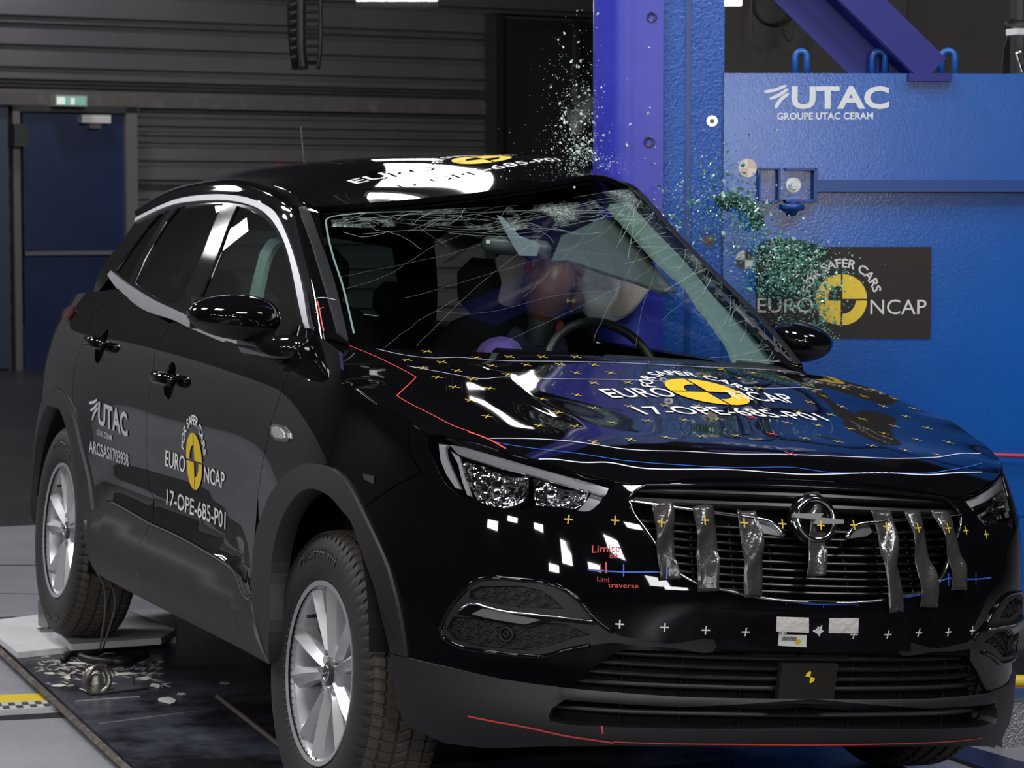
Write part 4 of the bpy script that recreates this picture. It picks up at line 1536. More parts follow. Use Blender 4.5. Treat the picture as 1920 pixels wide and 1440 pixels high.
def build_wheel():
    """outward is -x; returns (name, mesh, parent index) rows"""
    W = empty('wheel', CAR)
    o = bpy.data.objects.new('tyre', TYRE_ME)
    COL.objects.link(o)
    o.parent = W
    # raised maker's name on the side wall
    V, F = text_mesh('MICHELIN', .2, .02)
    L = V[:, 0].max()
    for t0 in (pi / 2 + .12, 1.5 * pi + .12):
        P = []
        for x, y in V:
            a = t0 + .42 - x / L * .84
            r = .288 + .024 * y
            P.append((-.1083 - (.0012 if r < .30 else -.001), r * cos(a + 0), r * sin(a + 0)))
        mb = MB()
        mb.add([(p[0], -p[1], p[2]) for p in P], F)
        mb.build('tyre_lettering', mat('tyre_letter', (.045, .043, .042), .5), W)
    R = empty('rim', W)
    mb = MB()
    mb.lathe([(.2165, -.0955), (.2285, -.0985), (.2285, -.092), (.222, -.084), (.214, -.078), (.207, -.05), (.205, .06), (.222, .09)], axis='x', n=72)
    mb.build('rim_barrel', ALU, R, auto=35)
    ALU2 = mat('machined_alloy', (.62, .63, .65), .30, metal=.4)
    for k in range(5):
        for sg in (-1, 1):
            c = pi / 2 + 2 * pi * k / 5 - .26
            V, F = [], []
            nr = 14
            for i in range(nr):
                t = i / (nr - 1)
                r = .040 + .174 * t
                a = c + sg * (.20 + .06 * t) + 0
                wi = .011 + .012 * t ** .8 + .010 * max(0, t - .75) * 4 * .6
                wo = wi
                h = -.066 - .018 * t ** 1.5 - .004 * sin(pi * t)
                er, et = np.array([cos(a), sin(a)]), np.array([-sin(a), cos(a)])
                side = sg
                pts = [(-wi, h + .045), (-wi, h + .014), (-wi * .15 * side, h - .006), (wo, h + .012), (wo, h + .045)]
                for w_, hh in pts:
                    q = er * r + et * w_
                    V.append((hh, q[0], q[1]))
            for i in range(nr - 1):
                for j in range(4): F.append((i * 5 + j, i * 5 + j + 1, (i + 1) * 5 + j + 1, (i + 1) * 5 + j))
            mb = MB()
            mb.add(V, F)
            mb.build('spoke', ALU2, R, auto=30)
    mb = MB()
    mb.lathe([(0, -.066), (.062, -.066), (.074, -.058), (.078, -.02), (.05, 0)], axis='x', n=40)
    mb.build('hub', ALU, R, auto=35)
    for k in range(5):
        a = pi / 2 + 2 * pi * k / 5 - .26
        mb = MB()
        mb.lathe([(0, -.076), (.008, -.076), (.0095, -.068), (.0095, -.055)], axis='x', n=8, c=(0, .051 * cos(a), .051 * sin(a)))
        mb.build('wheel_bolt', CHROME, R, auto=40)
    Hc = empty('hub_cap', W)
    mb = MB()
    mb.lathe([(0, -.0765), (.024, -.0765), (.030, -.073), (.031, -.064)], axis='x', n=32)
    mb.build('cap', mat('cap_grey', (.05, .05, .055), .3), Hc, auto=40)
    mb = MB()
    mb.tube([(-.0775, .019 * cos(t), .019 * sin(t)) for t in np.linspace(0, 2 * pi, 25)[:-1]], .0022, 6, closed=True)
    mb.build('cap_ring', CHROME, Hc, smooth=True)
    mb = MB()
    mb.prism([(-.024, .001), (-.024, .004), (.004, .004), (.002, .001), (.024, -.001), (.024, -.004), (-.004, -.004), (-.002, -.001)], 0, .002, (np.array([-.0775, 0, 0]), np.array([0, 1, 0]), np.array([0, 0, 1]), np.array([-1, 0, 0])))
    mb.build('cap_bolt', CHROME, Hc)
    mb = MB()
    mb.tube([(-.050, .178 * cos(.80), .178 * sin(.80)), (-.090, .172 * cos(.80), .172 * sin(.80))], .005, 8)
    mb.build('valve', mat('valve_black', (.02, .015, .015), .5), W)
    mb = MB()
    mb.lathe([(.03, -.01), (.15, -.01), (.15, .012), (.03, .012)], axis='x', n=48)
    mb.build('brake_disc', mat('disc_steel', (.12, .12, .125), .4, metal=.8), W, auto=40)
    return W


def copy_tree(o, parent=None):
    c = o.copy()
    COL.objects.link(c)
    if parent is not None: c.parent = parent
    for ch in list(o.children): copy_tree(ch, c)
    return c


WH = build_wheel()
WHX = .885 - .0985 + .0
WH.location = (-.8701 + .0985 + .002, 0, .345 - .0461)
WH.rotation_euler = (2 * pi / 5 * 0, 0, .0375)
w2 = copy_tree(WH)
w2.location = (-.8959 + .0985, 2.675, .3511)
w2.rotation_euler = (.16, 0, 0)
w3 = copy_tree(WH)
w3.location = (.79, 0, .424)
w3.rotation_euler = (.3, 0, pi + .02)
w4 = copy_tree(WH)
w4.location = (.79, 2.675, .424 + .03)
w4.rotation_euler = (.7, 0, pi)

# wheel houses
for sx in (-1, 1):
    for yy, zz_ in ((0, .36), (2.675, .38)):
        mb = MB()
        V, F = [], []
        n = 24
        for i in range(n + 1):
            a = (-.35 if yy < 1 else .12) + (pi + (.22 if yy < 1 else .2)) * i / n
            for xx in (.885, .52):
                V.append((sx * xx, yy + .405 * cos(a), zz_ + .405 * sin(a)))
        for i in range(n): F.append((2 * i, 2 * i + 1, 2 * i + 3, 2 * i + 2))
        V += [(sx * .52, yy, zz_)]
        for i in range(n): F.append((2 * i + 1, 2 * i + 3, len(V) - 1))
        mb.add(V, F)
        mb.build('wheel_house', DARK, CAR)

# underbody and cabin tub
mb = MB()
mb.box((-.1, 1.36, .30), (1.42, 1.85, .10))
mb.build('floor_pan', DARK, CAR)
mb = MB()
mb.box((0, 3.1, .40), (1.1, .75, .25))
mb.build('rear_floor', DARK, CAR)
mb = MB()
mb.box((-.06, .20, .62), (1.38, .05, .72))
mb.build('bulkhead', DARK, CAR)

# inner door skins (dark) so the cabin is closed below the windows
for pts, nm in ((fd_out, 'door_card'), (rd_out, 'door_card')):
    patch(nm, BODY, offset_poly(pts, .01), SEAT, CAR, off=-.045, mirror=True, step=.05, thick=0)

# ------------------------------------------------------------------ tail
TL = coons(pcurve([(-.68, 3.40, .98), (0, 3.50, .99), (.68, 3.40, .98)]), pcurve([(-.555, 3.13, 1.452), (0, 3.20, 1.50), (.555, 3.12, 1.448)]),
           pcurve([(-.68, 3.40, .98), (-.645, 3.27, 1.22), (-.555, 3.13, 1.452)]), pcurve([(.68, 3.40, .98), (.645, 3.27, 1.22), (.555, 3.12, 1.448)]))
TAIL = Surf(TL, 0, 1, 0, 1, sgn=-1, nu=30, nv=20)
tw = [(.10, .30), (.90, .30), (.86, .86), (.14, .86)]
patch('tailgate', TAIL, [(0, 0), (1, 0), (1, 1), (0, 1)], PAINT, CAR, holes=[np.array(tw)], step=.05, thick=.02)
patch('rear_window', TAIL, tw, PRIVACY, CAR, off=-.004, step=.06, thick=0, skirt=False)
# spoiler lip over the rear window
patch('tail_lamp', BODY, B([(124, 579), (139, 576), (142, 584), (130, 600), (122, 602)]), mat('tail_red', (.05, .003, .004), .15), CAR, off=.006, step=.03, mirror=True)

# ------------------------------------------------------------------ mirrors, handles, small parts
def mirror_shell(c, rx, ry, rz, tilt, sgn, nm='door_mirror'):
    M_ = empty(nm, CAR)

    def shell(lo, hi, k, zoff):
        V, F = [], []
        n, m_ = 36, 14
        for i in range(m_ + 1):
            a = lo + (hi - lo) * i / m_
            for j in range(n):
                t = 2 * pi * j / n
                x, y, z = sin(a) * cos(t), sin(a) * sin(t), cos(a)
                x = np.sign(x) * abs(x) ** .8
                y = y if y < 0 else np.sign(y) * min(abs(y), .55)
                inb = (x * sgn + 1) / 2                    # 0 outboard .. 1 inboard
                zz = z * (.62 + .38 * inb ** .7) - .10 * (1 - inb)
                V.append((x * rx * k, y * ry * k, zz * rz * k + zoff))
        for i in range(m_):
            for j in range(n):
                j2 = (j + 1) % n
                F.append((i * n + j, (i + 1) * n + j, (i + 1) * n + j2, i * n + j2))
        F.append(tuple(range(n)))
        F.append(tuple(range(m_ * n, m_ * n + n))[::-1])
        R = np.array(Matrix.Rotation(tilt, 3, 'Y'))
        return np.array(V) @ R.T + np.array(c), F
    for nm2, lo, hi, k, zo, mt in (('mirror_cap', .02, pi * .62, 1.0, 0, PAINT), ('mirror_base', pi * .60, pi * .97, .985, -.004, MATTE)):
        V, F = shell(lo, hi, k, zo)
        mb = MB()
        mb.add(V, F)
        mb.build(nm2, mt, M_, auto=50)
    mb = MB()
    mb.box(np.array(c) + [0, ry * .57, 0], (rx * 1.6, .006, rz * 1.3), bev=.02)
    mb.build('mirror_glass', CHROME, M_)
    return M_


mc = px3(438, 591, x=-.955)
MR = mirror_shell(mc, .125, .115, .068, .04, 1)
fo = BODY.at(B([(548, 668)]))[0]
mb = MB()
a_, b_ = mc + [.05, -.01, -.062], fo + [.02, 0, .02]
mb.tube([a_, (a_ + b_) / 2 + [0, 0, -.008], b_], [.045, .034, .036], 14)
mb.build('mirror_foot', GLOSSBLK, MR, smooth=True)
mcl = px3(1502, 638, x=.80)
ML = mirror_shell(mcl, .088, .10, .068, -.05, -1)
mb = MB()
mb.tube([mcl + [-.04, 0, -.05], mcl + [-.13, -.02, -.085]], [.04, .03], 12)
mb.build('mirror_foot', GLOSSBLK, ML, smooth=True)
# triangle at the front of the side window
patch('mirror_sail', SIDE, Sd([(518, 640), (541, 636), (560, 610), (573, 618), (571, 660), (520, 668)]), GLOSSBLK, CAR, off=.004, step=.03)
patch('sail_trim', SIDE, Sd([(543, 645), (553, 634), (563, 614), (566, 612), (560, 634), (550, 646)]), CHROME, CAR, off=.007, step=.02)

for (hx, hy), pr in (((189, 649), 1), ((318, 714), 1)):
    Hn = empty('door_handle', CAR)
    c = B([(hx, hy)])[0]
    patch('handle_dish', BODY, DISH[0 if hx < 250 else 1], PAINT, Hn, step=.012, thick=0, skirt=False,
          offf=lambda u, v: -.024 * np.sqrt(np.clip(1 - ((u - c[0]) / .0585) ** 2 - ((v - c[1]) / .0565) ** 2, 0, 1)))
    us_ = np.linspace(-.088, .088, 16)
    P = np.array([BODY.at([(c[0] + d, c[1] + .004)], .006 + .030 * (1 - (abs(d) / .093) ** 3))[0] for d in us_])
    mb = MB()
    mb.tube(P, [.007 + .013 * min(1, (1 - abs(d) / .093) * 5) for d in us_], 12)
    mb.build('handle_grip', PAINT, Hn, smooth=True)
    mb = MB()
    mb.tube(P + np.array([-.010, 0, -.004]), .0028, 6)
    mb.build('handle_chrome', CHROME, Hn, smooth=True)
SM = empty('side_repeater', CAR)
patch('repeater_base', BODY, B([(511, 800), (517, 795), (531, 799), (543, 812), (544, 822), (538, 829), (521, 826), (510, 815)]), SATIN, SM, off=.006, step=.02)
patch('repeater_lens', BODY, B([(515, 803), (520, 800), (530, 804), (538, 813), (538, 821), (534, 824), (522, 821), (515, 813)]), mat('repeater_white', (.75, .76, .78), .12, metal=.6, bump=(120, .4)), SM, off=.009, step=.015)

# aerial at the rear of the roof
tp = px3(564, 237, y=3.02)
bs = np.array([tp[0] + .01, 2.93, 1.575])
mb = MB()
mb.tube([bs + (tp - bs) * t + np.array([.0016 * sin(t * 160), 0, 0]) for t in np.linspace(0, 1, 160)], .0026, 6)
AN = empty('aerial', CAR)
mb.build('aerial_rod', mat('aerial_black', (.05, .05, .055), .4), AN, smooth=True)
mb = MB()
mb.lathe([(0, 0), (.022, 0), (.018, .015), (.006, .03), (0, .03)], c=bs - [0, 0, .015], n=16)
mb.build('aerial_base', GLOSSBLK, AN, smooth=True)

# ------------------------------------------------------------------ cabin
CAB = None


def seat(x, y, lean=.38, z=.55, yaw=0.0):
    S_ = empty('front_seat', CAR)
    R = np.array(Matrix.Rotation(-lean, 3, 'X'))
    mb = MB()
    mb.box((x, y - .05, z - .06), (.50, .52, .17), bev=.06)
    mb.build('seat_cushion', SEAT, S_, auto=60, sub=0)
    mb = MB()
    c = np.array([x, y + .30, z + .28])
    R = np.array(Matrix.Rotation(-lean * .6, 3, 'X'))
    V = []
    nz, nx = 12, 14
    prof = [(-.34, .25), (-.25, .27), (-.1, .265), (.05, .26), (.18, .25), (.27, .22), (.33, .17), (.36, .10)]
    for h, w in prof:
        for k in range(nx):
            t = 2 * pi * k / nx
            V.append((w * np.sign(cos(t)) * abs(cos(t)) ** .6, .085 * np.sign(sin(t)) * abs(sin(t)) ** .7 - .03 * (abs(cos(t)) ** 2), h))
    F = [(i * nx + k, i * nx + (k + 1) % nx, (i + 1) * nx + (k + 1) % nx, (i + 1) * nx + k) for i in range(len(prof) - 1) for k in range(nx)]
    F += [tuple(range(nx))[::-1], tuple(range((len(prof) - 1) * nx, len(prof) * nx))]
    mb.add(np.array(V) @ R.T + c, F)
    mb.build('seat_back', SEAT, S_, smooth=True)
    mb = MB()
    hc = c + R @ np.array([0, -.01, .455])
    mb.box(hc, (.27, .11, .19), R=R, bev=.05)
    mb.build('headrest', SEAT, S_, auto=60)
    mb = MB()
    for d in (-.06, .06): mb.tube([c + R @ np.array([d, 0, .33]), hc + R @ np.array([d, 0, -.06])], .006, 6)
    mb.build('headrest_posts', CHROME, S_, smooth=True)
    return S_


seat(-.36, 1.42)
seat(.30, 1.46)
mb = MB()
mb.box((0, 2.42, .55), (1.2, .5, .18), bev=.06)
RS = empty('rear_bench', CAR)
mb.build('bench_cushion', SEAT, RS, auto=60)
mb = MB()
mb.box((-.02, 2.74, .86), (1.2, .16, .58), R=np.array(Matrix.Rotation(-.3, 3, 'X')), bev=.06)
mb.build('bench_back', SEAT, RS, auto=60)
for x in (-.38, 0, .36):
    mb = MB()
    mb.box((x, 2.86, 1.20), (.24, .09, .14), bev=.04)
    mb.build('headrest', SEAT, RS, auto=60)
# dashboard
DB = empty('dashboard', CAR)
prof = [(.30, 1.075), (.42, 1.085), (.62, 1.06), (.72, 1.03), (.76, .96), (.74, .80), (.66, .62), (.40, .60)]
V = [(x, y - .10 * (x / .7) ** 2 * 0 + .06 * abs(x / .7) ** 2, z) for x in np.linspace(-.70, .62, 14) for y, z in prof]
F = [(i * 8 + j, (i + 1) * 8 + j, (i + 1) * 8 + (j + 1), i * 8 + j + 1) for i in range(13) for j in range(7)]
mb = MB()
mb.add(V, F)
mb.build('dash_top', SEAT, DB, auto=60)
mb = MB()
mb.box((.36, .70, 1.075), (.36, .22, .07), bev=.035)
mb.build('instrument_hood', SEAT, DB, auto=60)
mb = MB()
mb.box((-.02, .74, 1.05), (.26, .03, .12), R=np.array(Matrix.Rotation(-.25, 3, 'X')), bev=.008)
mb.build('centre_screen', GLOSSBLK, DB)
# steering wheel
swt = px3(1118, 603, y=1.00)
SWR = np.array(Matrix.Rotation(-.42, 3, 'X'))
swc = swt - SWR @ np.array([0, 0, .18])
SW = empty('steering_wheel', CAR)
mb = MB()
mb.tube([swc + SWR @ np.array([.182 * cos(t), 0, .178 * sin(t)]) for t in np.linspace(0, 2 * pi, 41)[:-1]], .0145, 10, closed=True)
mb.build('wheel_rim', mat('leather_black', (.02, .02, .021), .42), SW, smooth=True)
mb = MB()
mb.box(swc + [0, -.01, 0], (.17, .06, .13), R=SWR, bev=.025)
mb.build('wheel_boss', SEAT, SW, auto=50)
for d in ((-.12, -.005), (.12, -.005), (0, -.12)):
    mb = MB()
    mb.box(swc + SWR @ np.array([d[0], 0, d[1]]), (.10 if d[0] else .05, .02, .03 if d[0] else .10), R=SWR, bev=.008)
    mb.build('wheel_spoke', SATIN, SW)

# rear view mirror on its stalk
IM = empty('interior_mirror', CAR)
ic = px3(968, 463, y=.98)
Ri = np.stack([CRC, CFC, CUC], 1) @ np.array(Matrix.Rotation(.10, 3, 'Y'))
mb = MB()
mb.box(ic, (.205, .035, .052), R=Ri, bev=.018)
mb.build('mirror_body', mat('mirror_grey', (.09, .093, .10), .4), IM, auto=60)
mb = MB()
mb.prism([(-.066, .085), (-.050, .082), (.006, .032), (.068, .014), (.062, -.022), (.012, -.026), (-.006, -.004)], -.022, -.034, (ic, Ri[:, 0], Ri[:, 2], Ri[:, 1]))
mb.build('mirror_stalk', mat('stalk_grey', (.22, .25, .28), .5), IM)
mb = MB()
mb.box(ic + Ri @ np.array([-.083, -.0195, .006]), (.012, .003, .010), R=Ri)
mb.build('mirror_sensor', WHITE, IM)

# inner trim seen through the glass
TRIM = mat('trim_grey_green', (.20, .26, .245), .7)
ti = WSCREEN.pix([(1300, 517), (1323, 553), (1377, 623), (1393, 660), (1453, 668), (1478, 668), (1422, 613), (1350, 538), (1290, 470), (1230, 410), (1188, 364), (1150, 368), (1200, 420), (1252, 475)])
patch('pillar_lining', WSCREEN, ti, TRIM, CAR, off=-.03, thick=.02, step=.03)
hl = WSCREEN.pix([(1046, 446), (1062, 400), (1140, 372), (1180, 372), (1240, 445), (1292, 506), (1262, 506), (1215, 488), (1160, 472), (1080, 446)])
patch('torn_headlining', WSCREEN, hl, mat('lining_grey', (.075, .085, .086), .8, bump=(25, .5)), CAR, off=-.075, thick=.01, step=.03)
# lining under the roof and inside of the right side, a shade of grey
patch('headlining', ROOF, [(.03, .03), (1.1, .03), (1.1, 2.15), (.03, 2.15)], mat('headliner', (.05, .055, .055), .9), CAR, off=-.03, thick=0, step=.06)
TR2 = mat('pillar_pale', (.30, .42, .40), .6)
for q in ([(283, 548), (300, 510), (330, 460), (349, 420), (372, 408), (374, 418), (358, 432), (340, 470), (312, 520), (300, 552)],
          [(408, 548), (418, 505), (436, 440), (452, 415), (476, 408), (478, 416), (462, 428), (448, 455), (434, 510), (428, 548)]):
    P = SIDE.pix(q)
    o = patch('pillar_lining', SIDE, P, TR2, CAR, off=-.10, thick=.015, step=.03)


# inflated curtain bag on the driver's side
def pillow(name, poly_px, plane, depth, mt, parent, step=.02, noise=.0, seed=1):
    """a stuffed shape whose outline lies on a plane of the car frame; plane=(normal, k)"""
    n = np.array(plane[0], float)
    n /= np.linalg.norm(n)
    P = np.array([hit_c(px, py, plane[0], plane[1]) for px, py in poly_px])
    o = P.mean(0)
    ex = np.cross([0, 0, 1], n)
    ex /= np.linalg.norm(ex)
    ey = np.cross(n, ex)
    Q = np.stack([(P - o) @ ex, (P - o) @ ey], 1)
    Q = curve(Q, 50, closed=True)
    V, F = tri2d(Q, [], step)
    d = segdist(V, Q)
    h = depth * np.sqrt(np.clip(1 - (1 - np.clip(d / depth, 0, 1)) ** 2, 0, 1))
    r_ = np.random.default_rng(seed)
    if noise:
        for _ in range(6):
            k = r_.normal(size=2) * 22
            h = h + noise * np.sin(V @ k + r_.random() * 6) * np.clip(d / .03, 0, 1)
    A = o + V[:, :1] * ex + V[:, 1:] * ey
    m_ = len(A)
    VV = np.vstack([A + n * h[:, None], A - n * h[:, None] * .6])
    FF = [tuple(f) for f in F] + [tuple(f[::-1] + m_) for f in F]
    mb = MB()
    mb.add(VV, FF)
    return mb.build(name, mt, parent, smooth=True)


AB = empty('curtain_airbag', CAR)
pillow('bag', [(1052, 468), (1075, 452), (1130, 452), (1185, 468), (1224, 515), (1215, 545), (1190, 580), (1160, 600), (1110, 600), (1080, 560), (1062, 515)], ((-.75, -1, .15), -1.56), .055, mat('bag_white', (.80, .76, .74), .8, bump=(20, .3)), AB, noise=.006)
pillow('bag_panel', [(1160, 478), (1190, 488), (1222, 516), (1212, 545), (1190, 575), (1160, 594), (1146, 590), (1152, 540)], ((-.75, -1, .15), -1.50), .022, mat('bag_pink', (.66, .52, .49), .8), AB, noise=.003, seed=4)
pillow('seat_bag', [(930, 484), (985, 484), (990, 520), (982, 560), (960, 575), (935, 565), (940, 530)], ((0, 1, 0), 1.62), .035, mat('bag_rose', (.42, .33, .36), .85), AB, noise=.004, seed=8)

# ------------------------------------------------------------------ crash test dummy in the driver's seat
DM = empty('crash_test_dummy', None)
tag(DM, 'seated crash test dummy with brown head against the white airbag', 'crash test dummy')
DM.parent = None
DM.location = (0, 0, HZ)
DM.rotation_euler = (0, PHI, 0)
SKIN = mat('dummy_skin', (.20, .085, .038), .42, bump=(40, .1))
hc = px3(1030, 542, y=1.42)
ax1 = (CUC * .97 + CRC * .22)
ax1 /= np.linalg.norm(ax1)
ax2 = np.cross(ax1, CFC)
ax2 /= np.linalg.norm(ax2)
ax3 = np.cross(ax1, ax2)
Rh = np.stack([ax2, ax3, ax1], 1)
HD = empty('head', DM)
mb = MB()
V, F = [], []
n, m_ = 28, 18
for i in range(m_ + 1):
    a = pi * i / m_
    for j in range(n):
        t = 2 * pi * j / n
        x, y, z = sin(a) * cos(t), sin(a) * sin(t), cos(a)
        tp_ = 1 - .18 * max(0, -z)
        jaw = .012 * max(0, -z - .3)
        V.append((x * .078 * tp_, y * .098 * tp_ , z * .122))
for i in range(m_):
    for j in range(n):
        j2 = (j + 1) % n
        F.append((i * n + j, (i + 1) * n + j, (i + 1) * n + j2, i * n + j2))
mb.add(np.array(V) @ Rh.T + hc, F)
mb.build('skull', SKIN, HD, smooth=True)
fdir = CRC * .85 - CFC * .22 - CUC * .30
fdir -= ax1 * (fdir @ ax1)
fdir /= np.linalg.norm(fdir)
sd_ = np.cross(ax1, fdir)
mb = MB()
mb.ellip(hc + fdir * .092 - ax1 * .015, (.013, .02, .026), R=np.stack([sd_, fdir, ax1], 1))
mb.build('nose', SKIN, HD, smooth=True)
for s_ in (-1, 1):
    mb = MB()
    mb.ellip(hc + sd_ * s_ * .076 - ax1 * .012, (.010, .018, .03), R=np.stack([sd_, fdir, ax1], 1))
    mb.build('ear', SKIN, HD, smooth=True)
    mb = MB()
    mb.ellip(hc + fdir * .080 + sd_ * s_ * .030 + ax1 * .014, (.014, .012, .008), R=np.stack([sd_, fdir, ax1], 1))
    mb.build('eye_socket', mat('dummy_dark', (.05, .022, .012), .6), HD, smooth=True)
mb = MB()
mb.ellip(hc + fdir * .083 - ax1 * .055, (.022, .010, .006), R=np.stack([sd_, fdir, ax1], 1))
mb.build('mouth', MATS['dummy_dark'], HD, smooth=True)
# quartered yellow target on the temple
tc_ = px3(1070, 564, y=1.37)
dv_ = (tc_ - hc)
mb = MB()
for s0 in (0, pi):
    mb.prism([(0, 0)] + [(.013 * cos(s0 + a), .013 * sin(s0 + a)) for a in np.linspace(-.6, .6, 7)], 0, .002, (px3(1070, 564, y=1.315), CRC, CUC, -CFC))
mb.build('target_sticker', YELLOW, HD)
nk = hc - ax1 * .13
mb = MB()
mb.lathe([(.04, -.05), (.044, -.02), (.042, 0), (.046, .03), (.045, .05)], n=20, R=Rh, c=nk)
mb.build('neck', mat('dummy_neck', (.03, .028, .035), .6), DM, smooth=True)
for q, r_o in (((993, 505), .016), ((1000, 598), .014), ((1048, 614), .016)):
    mb = MB()
    mb.ellip(px3(*q, y=1.42), (r_o, .012, r_o * 1.5))
    mb.build('collar_tab', mat('dummy_orange', (.40, .05, .025), .6), DM, smooth=True)
sh_c = np.array([.27, 1.52, .98])
Sx = np.array([.97, 0, -.2]); Sx /= np.linalg.norm(Sx)
SHIRT = mat('dummy_shirt', (.022, .02, .055), .85, bump=(40, .4))
PANTS = mat('dummy_trousers', (.11, .055, .26), .8, bump=(60, .3))


def limb(name, pts, radii, mt, parent, n=14):
    c = curve(np.array(pts, float), 18)
    r = np.interp(np.linspace(0, 1, 18), np.linspace(0, 1, len(radii)), radii)
    mb = MB()
    mb.tube(c, r, n)
    return mb.build(name, mt, parent, smooth=True)


pel = np.array([.31, 1.36, .62])
TOR = limb('torso', [pel, (.30, 1.46, .78), (.29, 1.50, .95), nk - ax1 * .03], [.15, .155, .175, .09], SHIRT, DM, 20)
for s_ in (-1, 1):
    sh = np.array([.285 + .17 * s_, 1.47, 1.02 - .02 * s_])
    el = np.array([.285 + .23 * s_, 1.28, .86])
    hd_ = np.array([.33 + .14 * s_, 1.06, .90])
    limb('upper_arm', [sh, (sh + el) / 2 + [0, .0, .0], el], [.065, .058, .048], SHIRT, DM)
    limb('forearm', [el, (el + hd_) / 2, hd_], [.046, .042, .03], SKIN, DM)
    limb('hand', [hd_, hd_ + [0, -.06, .02], hd_ + [0, -.10, .01]], [.03, .04, .022], SKIN, DM)
    kn = np.array([.43, .90, .80]) if s_ > 0 else px3(938, 640, y=.98) - [0, 0, .035]
    limb('thigh', [pel + [.09 * s_, -.02, 0], (pel + kn) / 2 + [.05 * s_, 0, .01], kn], [.10, .085, .068], PANTS, DM)
    limb('shin', [kn, kn + [0, -.16, -.22], kn + [0, -.26, -.40]], [.062, .055, .04], PANTS, DM)
    limb('shoe', [kn + [0, -.24, -.42], kn + [0, -.36, -.41], kn + [0, -.48, -.38]], [.045, .045, .035], SEAT, DM)

# ------------------------------------------------------------------ broken windscreen
def glass_craze(name, dens_, colr):
    M = bpy.data.materials.new(name)
    M.use_nodes = True
    N, K = M.node_tree.nodes, M.node_tree.links
    N.clear()
    out = N.new('ShaderNodeOutputMaterial')
    mx = N.new('ShaderNodeMixShader')
    tr = N.new('ShaderNodeBsdfTransparent')
    df = N.new('ShaderNodeBsdfPrincipled')
    df.inputs['Base Color'].default_value = (*colr, 1)
    df.inputs['Roughness'].default_value = .25
    tc = N.new('ShaderNodeTexCoord')
    vo = N.new('ShaderNodeTexVoronoi')
    vo.feature = 'DISTANCE_TO_EDGE'
    vo.inputs['Scale'].default_value = 75
    nz = N.new('ShaderNodeTexNoise')
    nz.inputs['Scale'].default_value = 9
    nz.inputs['Detail'].default_value = 5
    lt = N.new('ShaderNodeMath'); lt.operation = 'LESS_THAN'; lt.inputs[1].default_value = .035
    gt = N.new('ShaderNodeMapRange'); gt.inputs[1].default_value = .50; gt.inputs[2].default_value = .72; gt.inputs[3].default_value = 0; gt.inputs[4].default_value = dens_
    ml = N.new('ShaderNodeMath'); ml.operation = 'MULTIPLY'
    ad = N.new('ShaderNodeMath'); ad.operation = 'MULTIPLY_ADD'; ad.inputs[1].default_value = .25
    K.new(tc.outputs['Object'], vo.inputs['Vector'])
    K.new(tc.outputs['Object'], nz.inputs['Vector'])
    K.new(vo.outputs['Distance'], lt.inputs[0])
    K.new(nz.outputs['Fac'], gt.inputs[0])
    K.new(lt.outputs[0], ml.inputs[0])
    K.new(gt.outputs[0], ml.inputs[1])
    K.new(gt.outputs[0], ad.inputs[0])
    K.new(ml.outputs[0], ad.inputs[2])
    K.new(ad.outputs[0], mx.inputs[0])
    K.new(tr.outputs[0], mx.inputs[1])
    K.new(df.outputs[0], mx.inputs[2])
    K.new(mx.outputs[0], out.inputs[0])
    MATS[name] = M
    return M


ge = np.array([(.30, .985), (.06, .985), (.022, .965), (.013, .92), (.013, .5), (.013, .08)])
V_, F_, N_ = ribbon(None, WSCREEN, ge, .005, None, None, off=.002, n=60)
mk('glass_edge_highlight', V_, F_, mat('edge_green', (.16, .26, .23), .3), WINDSCREEN, N_)  # pale green ribbon paints the highlight along the glass edge
CRZ = glass_craze('crazed_glass', .85, (.50, .62, .57))
zt = WSCREEN.pix([(618, 408), (680, 402), (773, 398), (853, 395), (960, 389), (1057, 377), (1130, 360), (1180, 357), (1240, 414), (1300, 478), (1370, 548), (1440, 622), (1488, 680), (1470, 668), (1400, 604), (1330, 530), (1262, 462), (1205, 420), (1130, 428), (1040, 424), (930, 436), (850, 424), (760, 424), (690, 428), (625, 426)])
patch('crazed_zone', WSCREEN, zt, CRZ, WINDSCREEN, off=.0015, step=.03, thick=0, skirt=False)
CRK = mat('crack_line', (.42, .50, .48), .3)
VV, FF, NNN = [], [], []


def crack(pts, w, wob=.004, n=20):
    A = curve(WSCREEN.pix(pts), n)
    A = A + np.random.default_rng(len(VV)).normal(size=A.shape) * wob * np.array([.25, .3])
    V, F, N_ = ribbon(None, WSCREEN, np.clip(A, .004, .996), w, None, None, off=.0022, sm=True, n=n * 2)
    k = len(VV)
    VV.extend(V); NNN.extend(N_)
    FF.extend(tuple(i + k for i in f) for f in F)


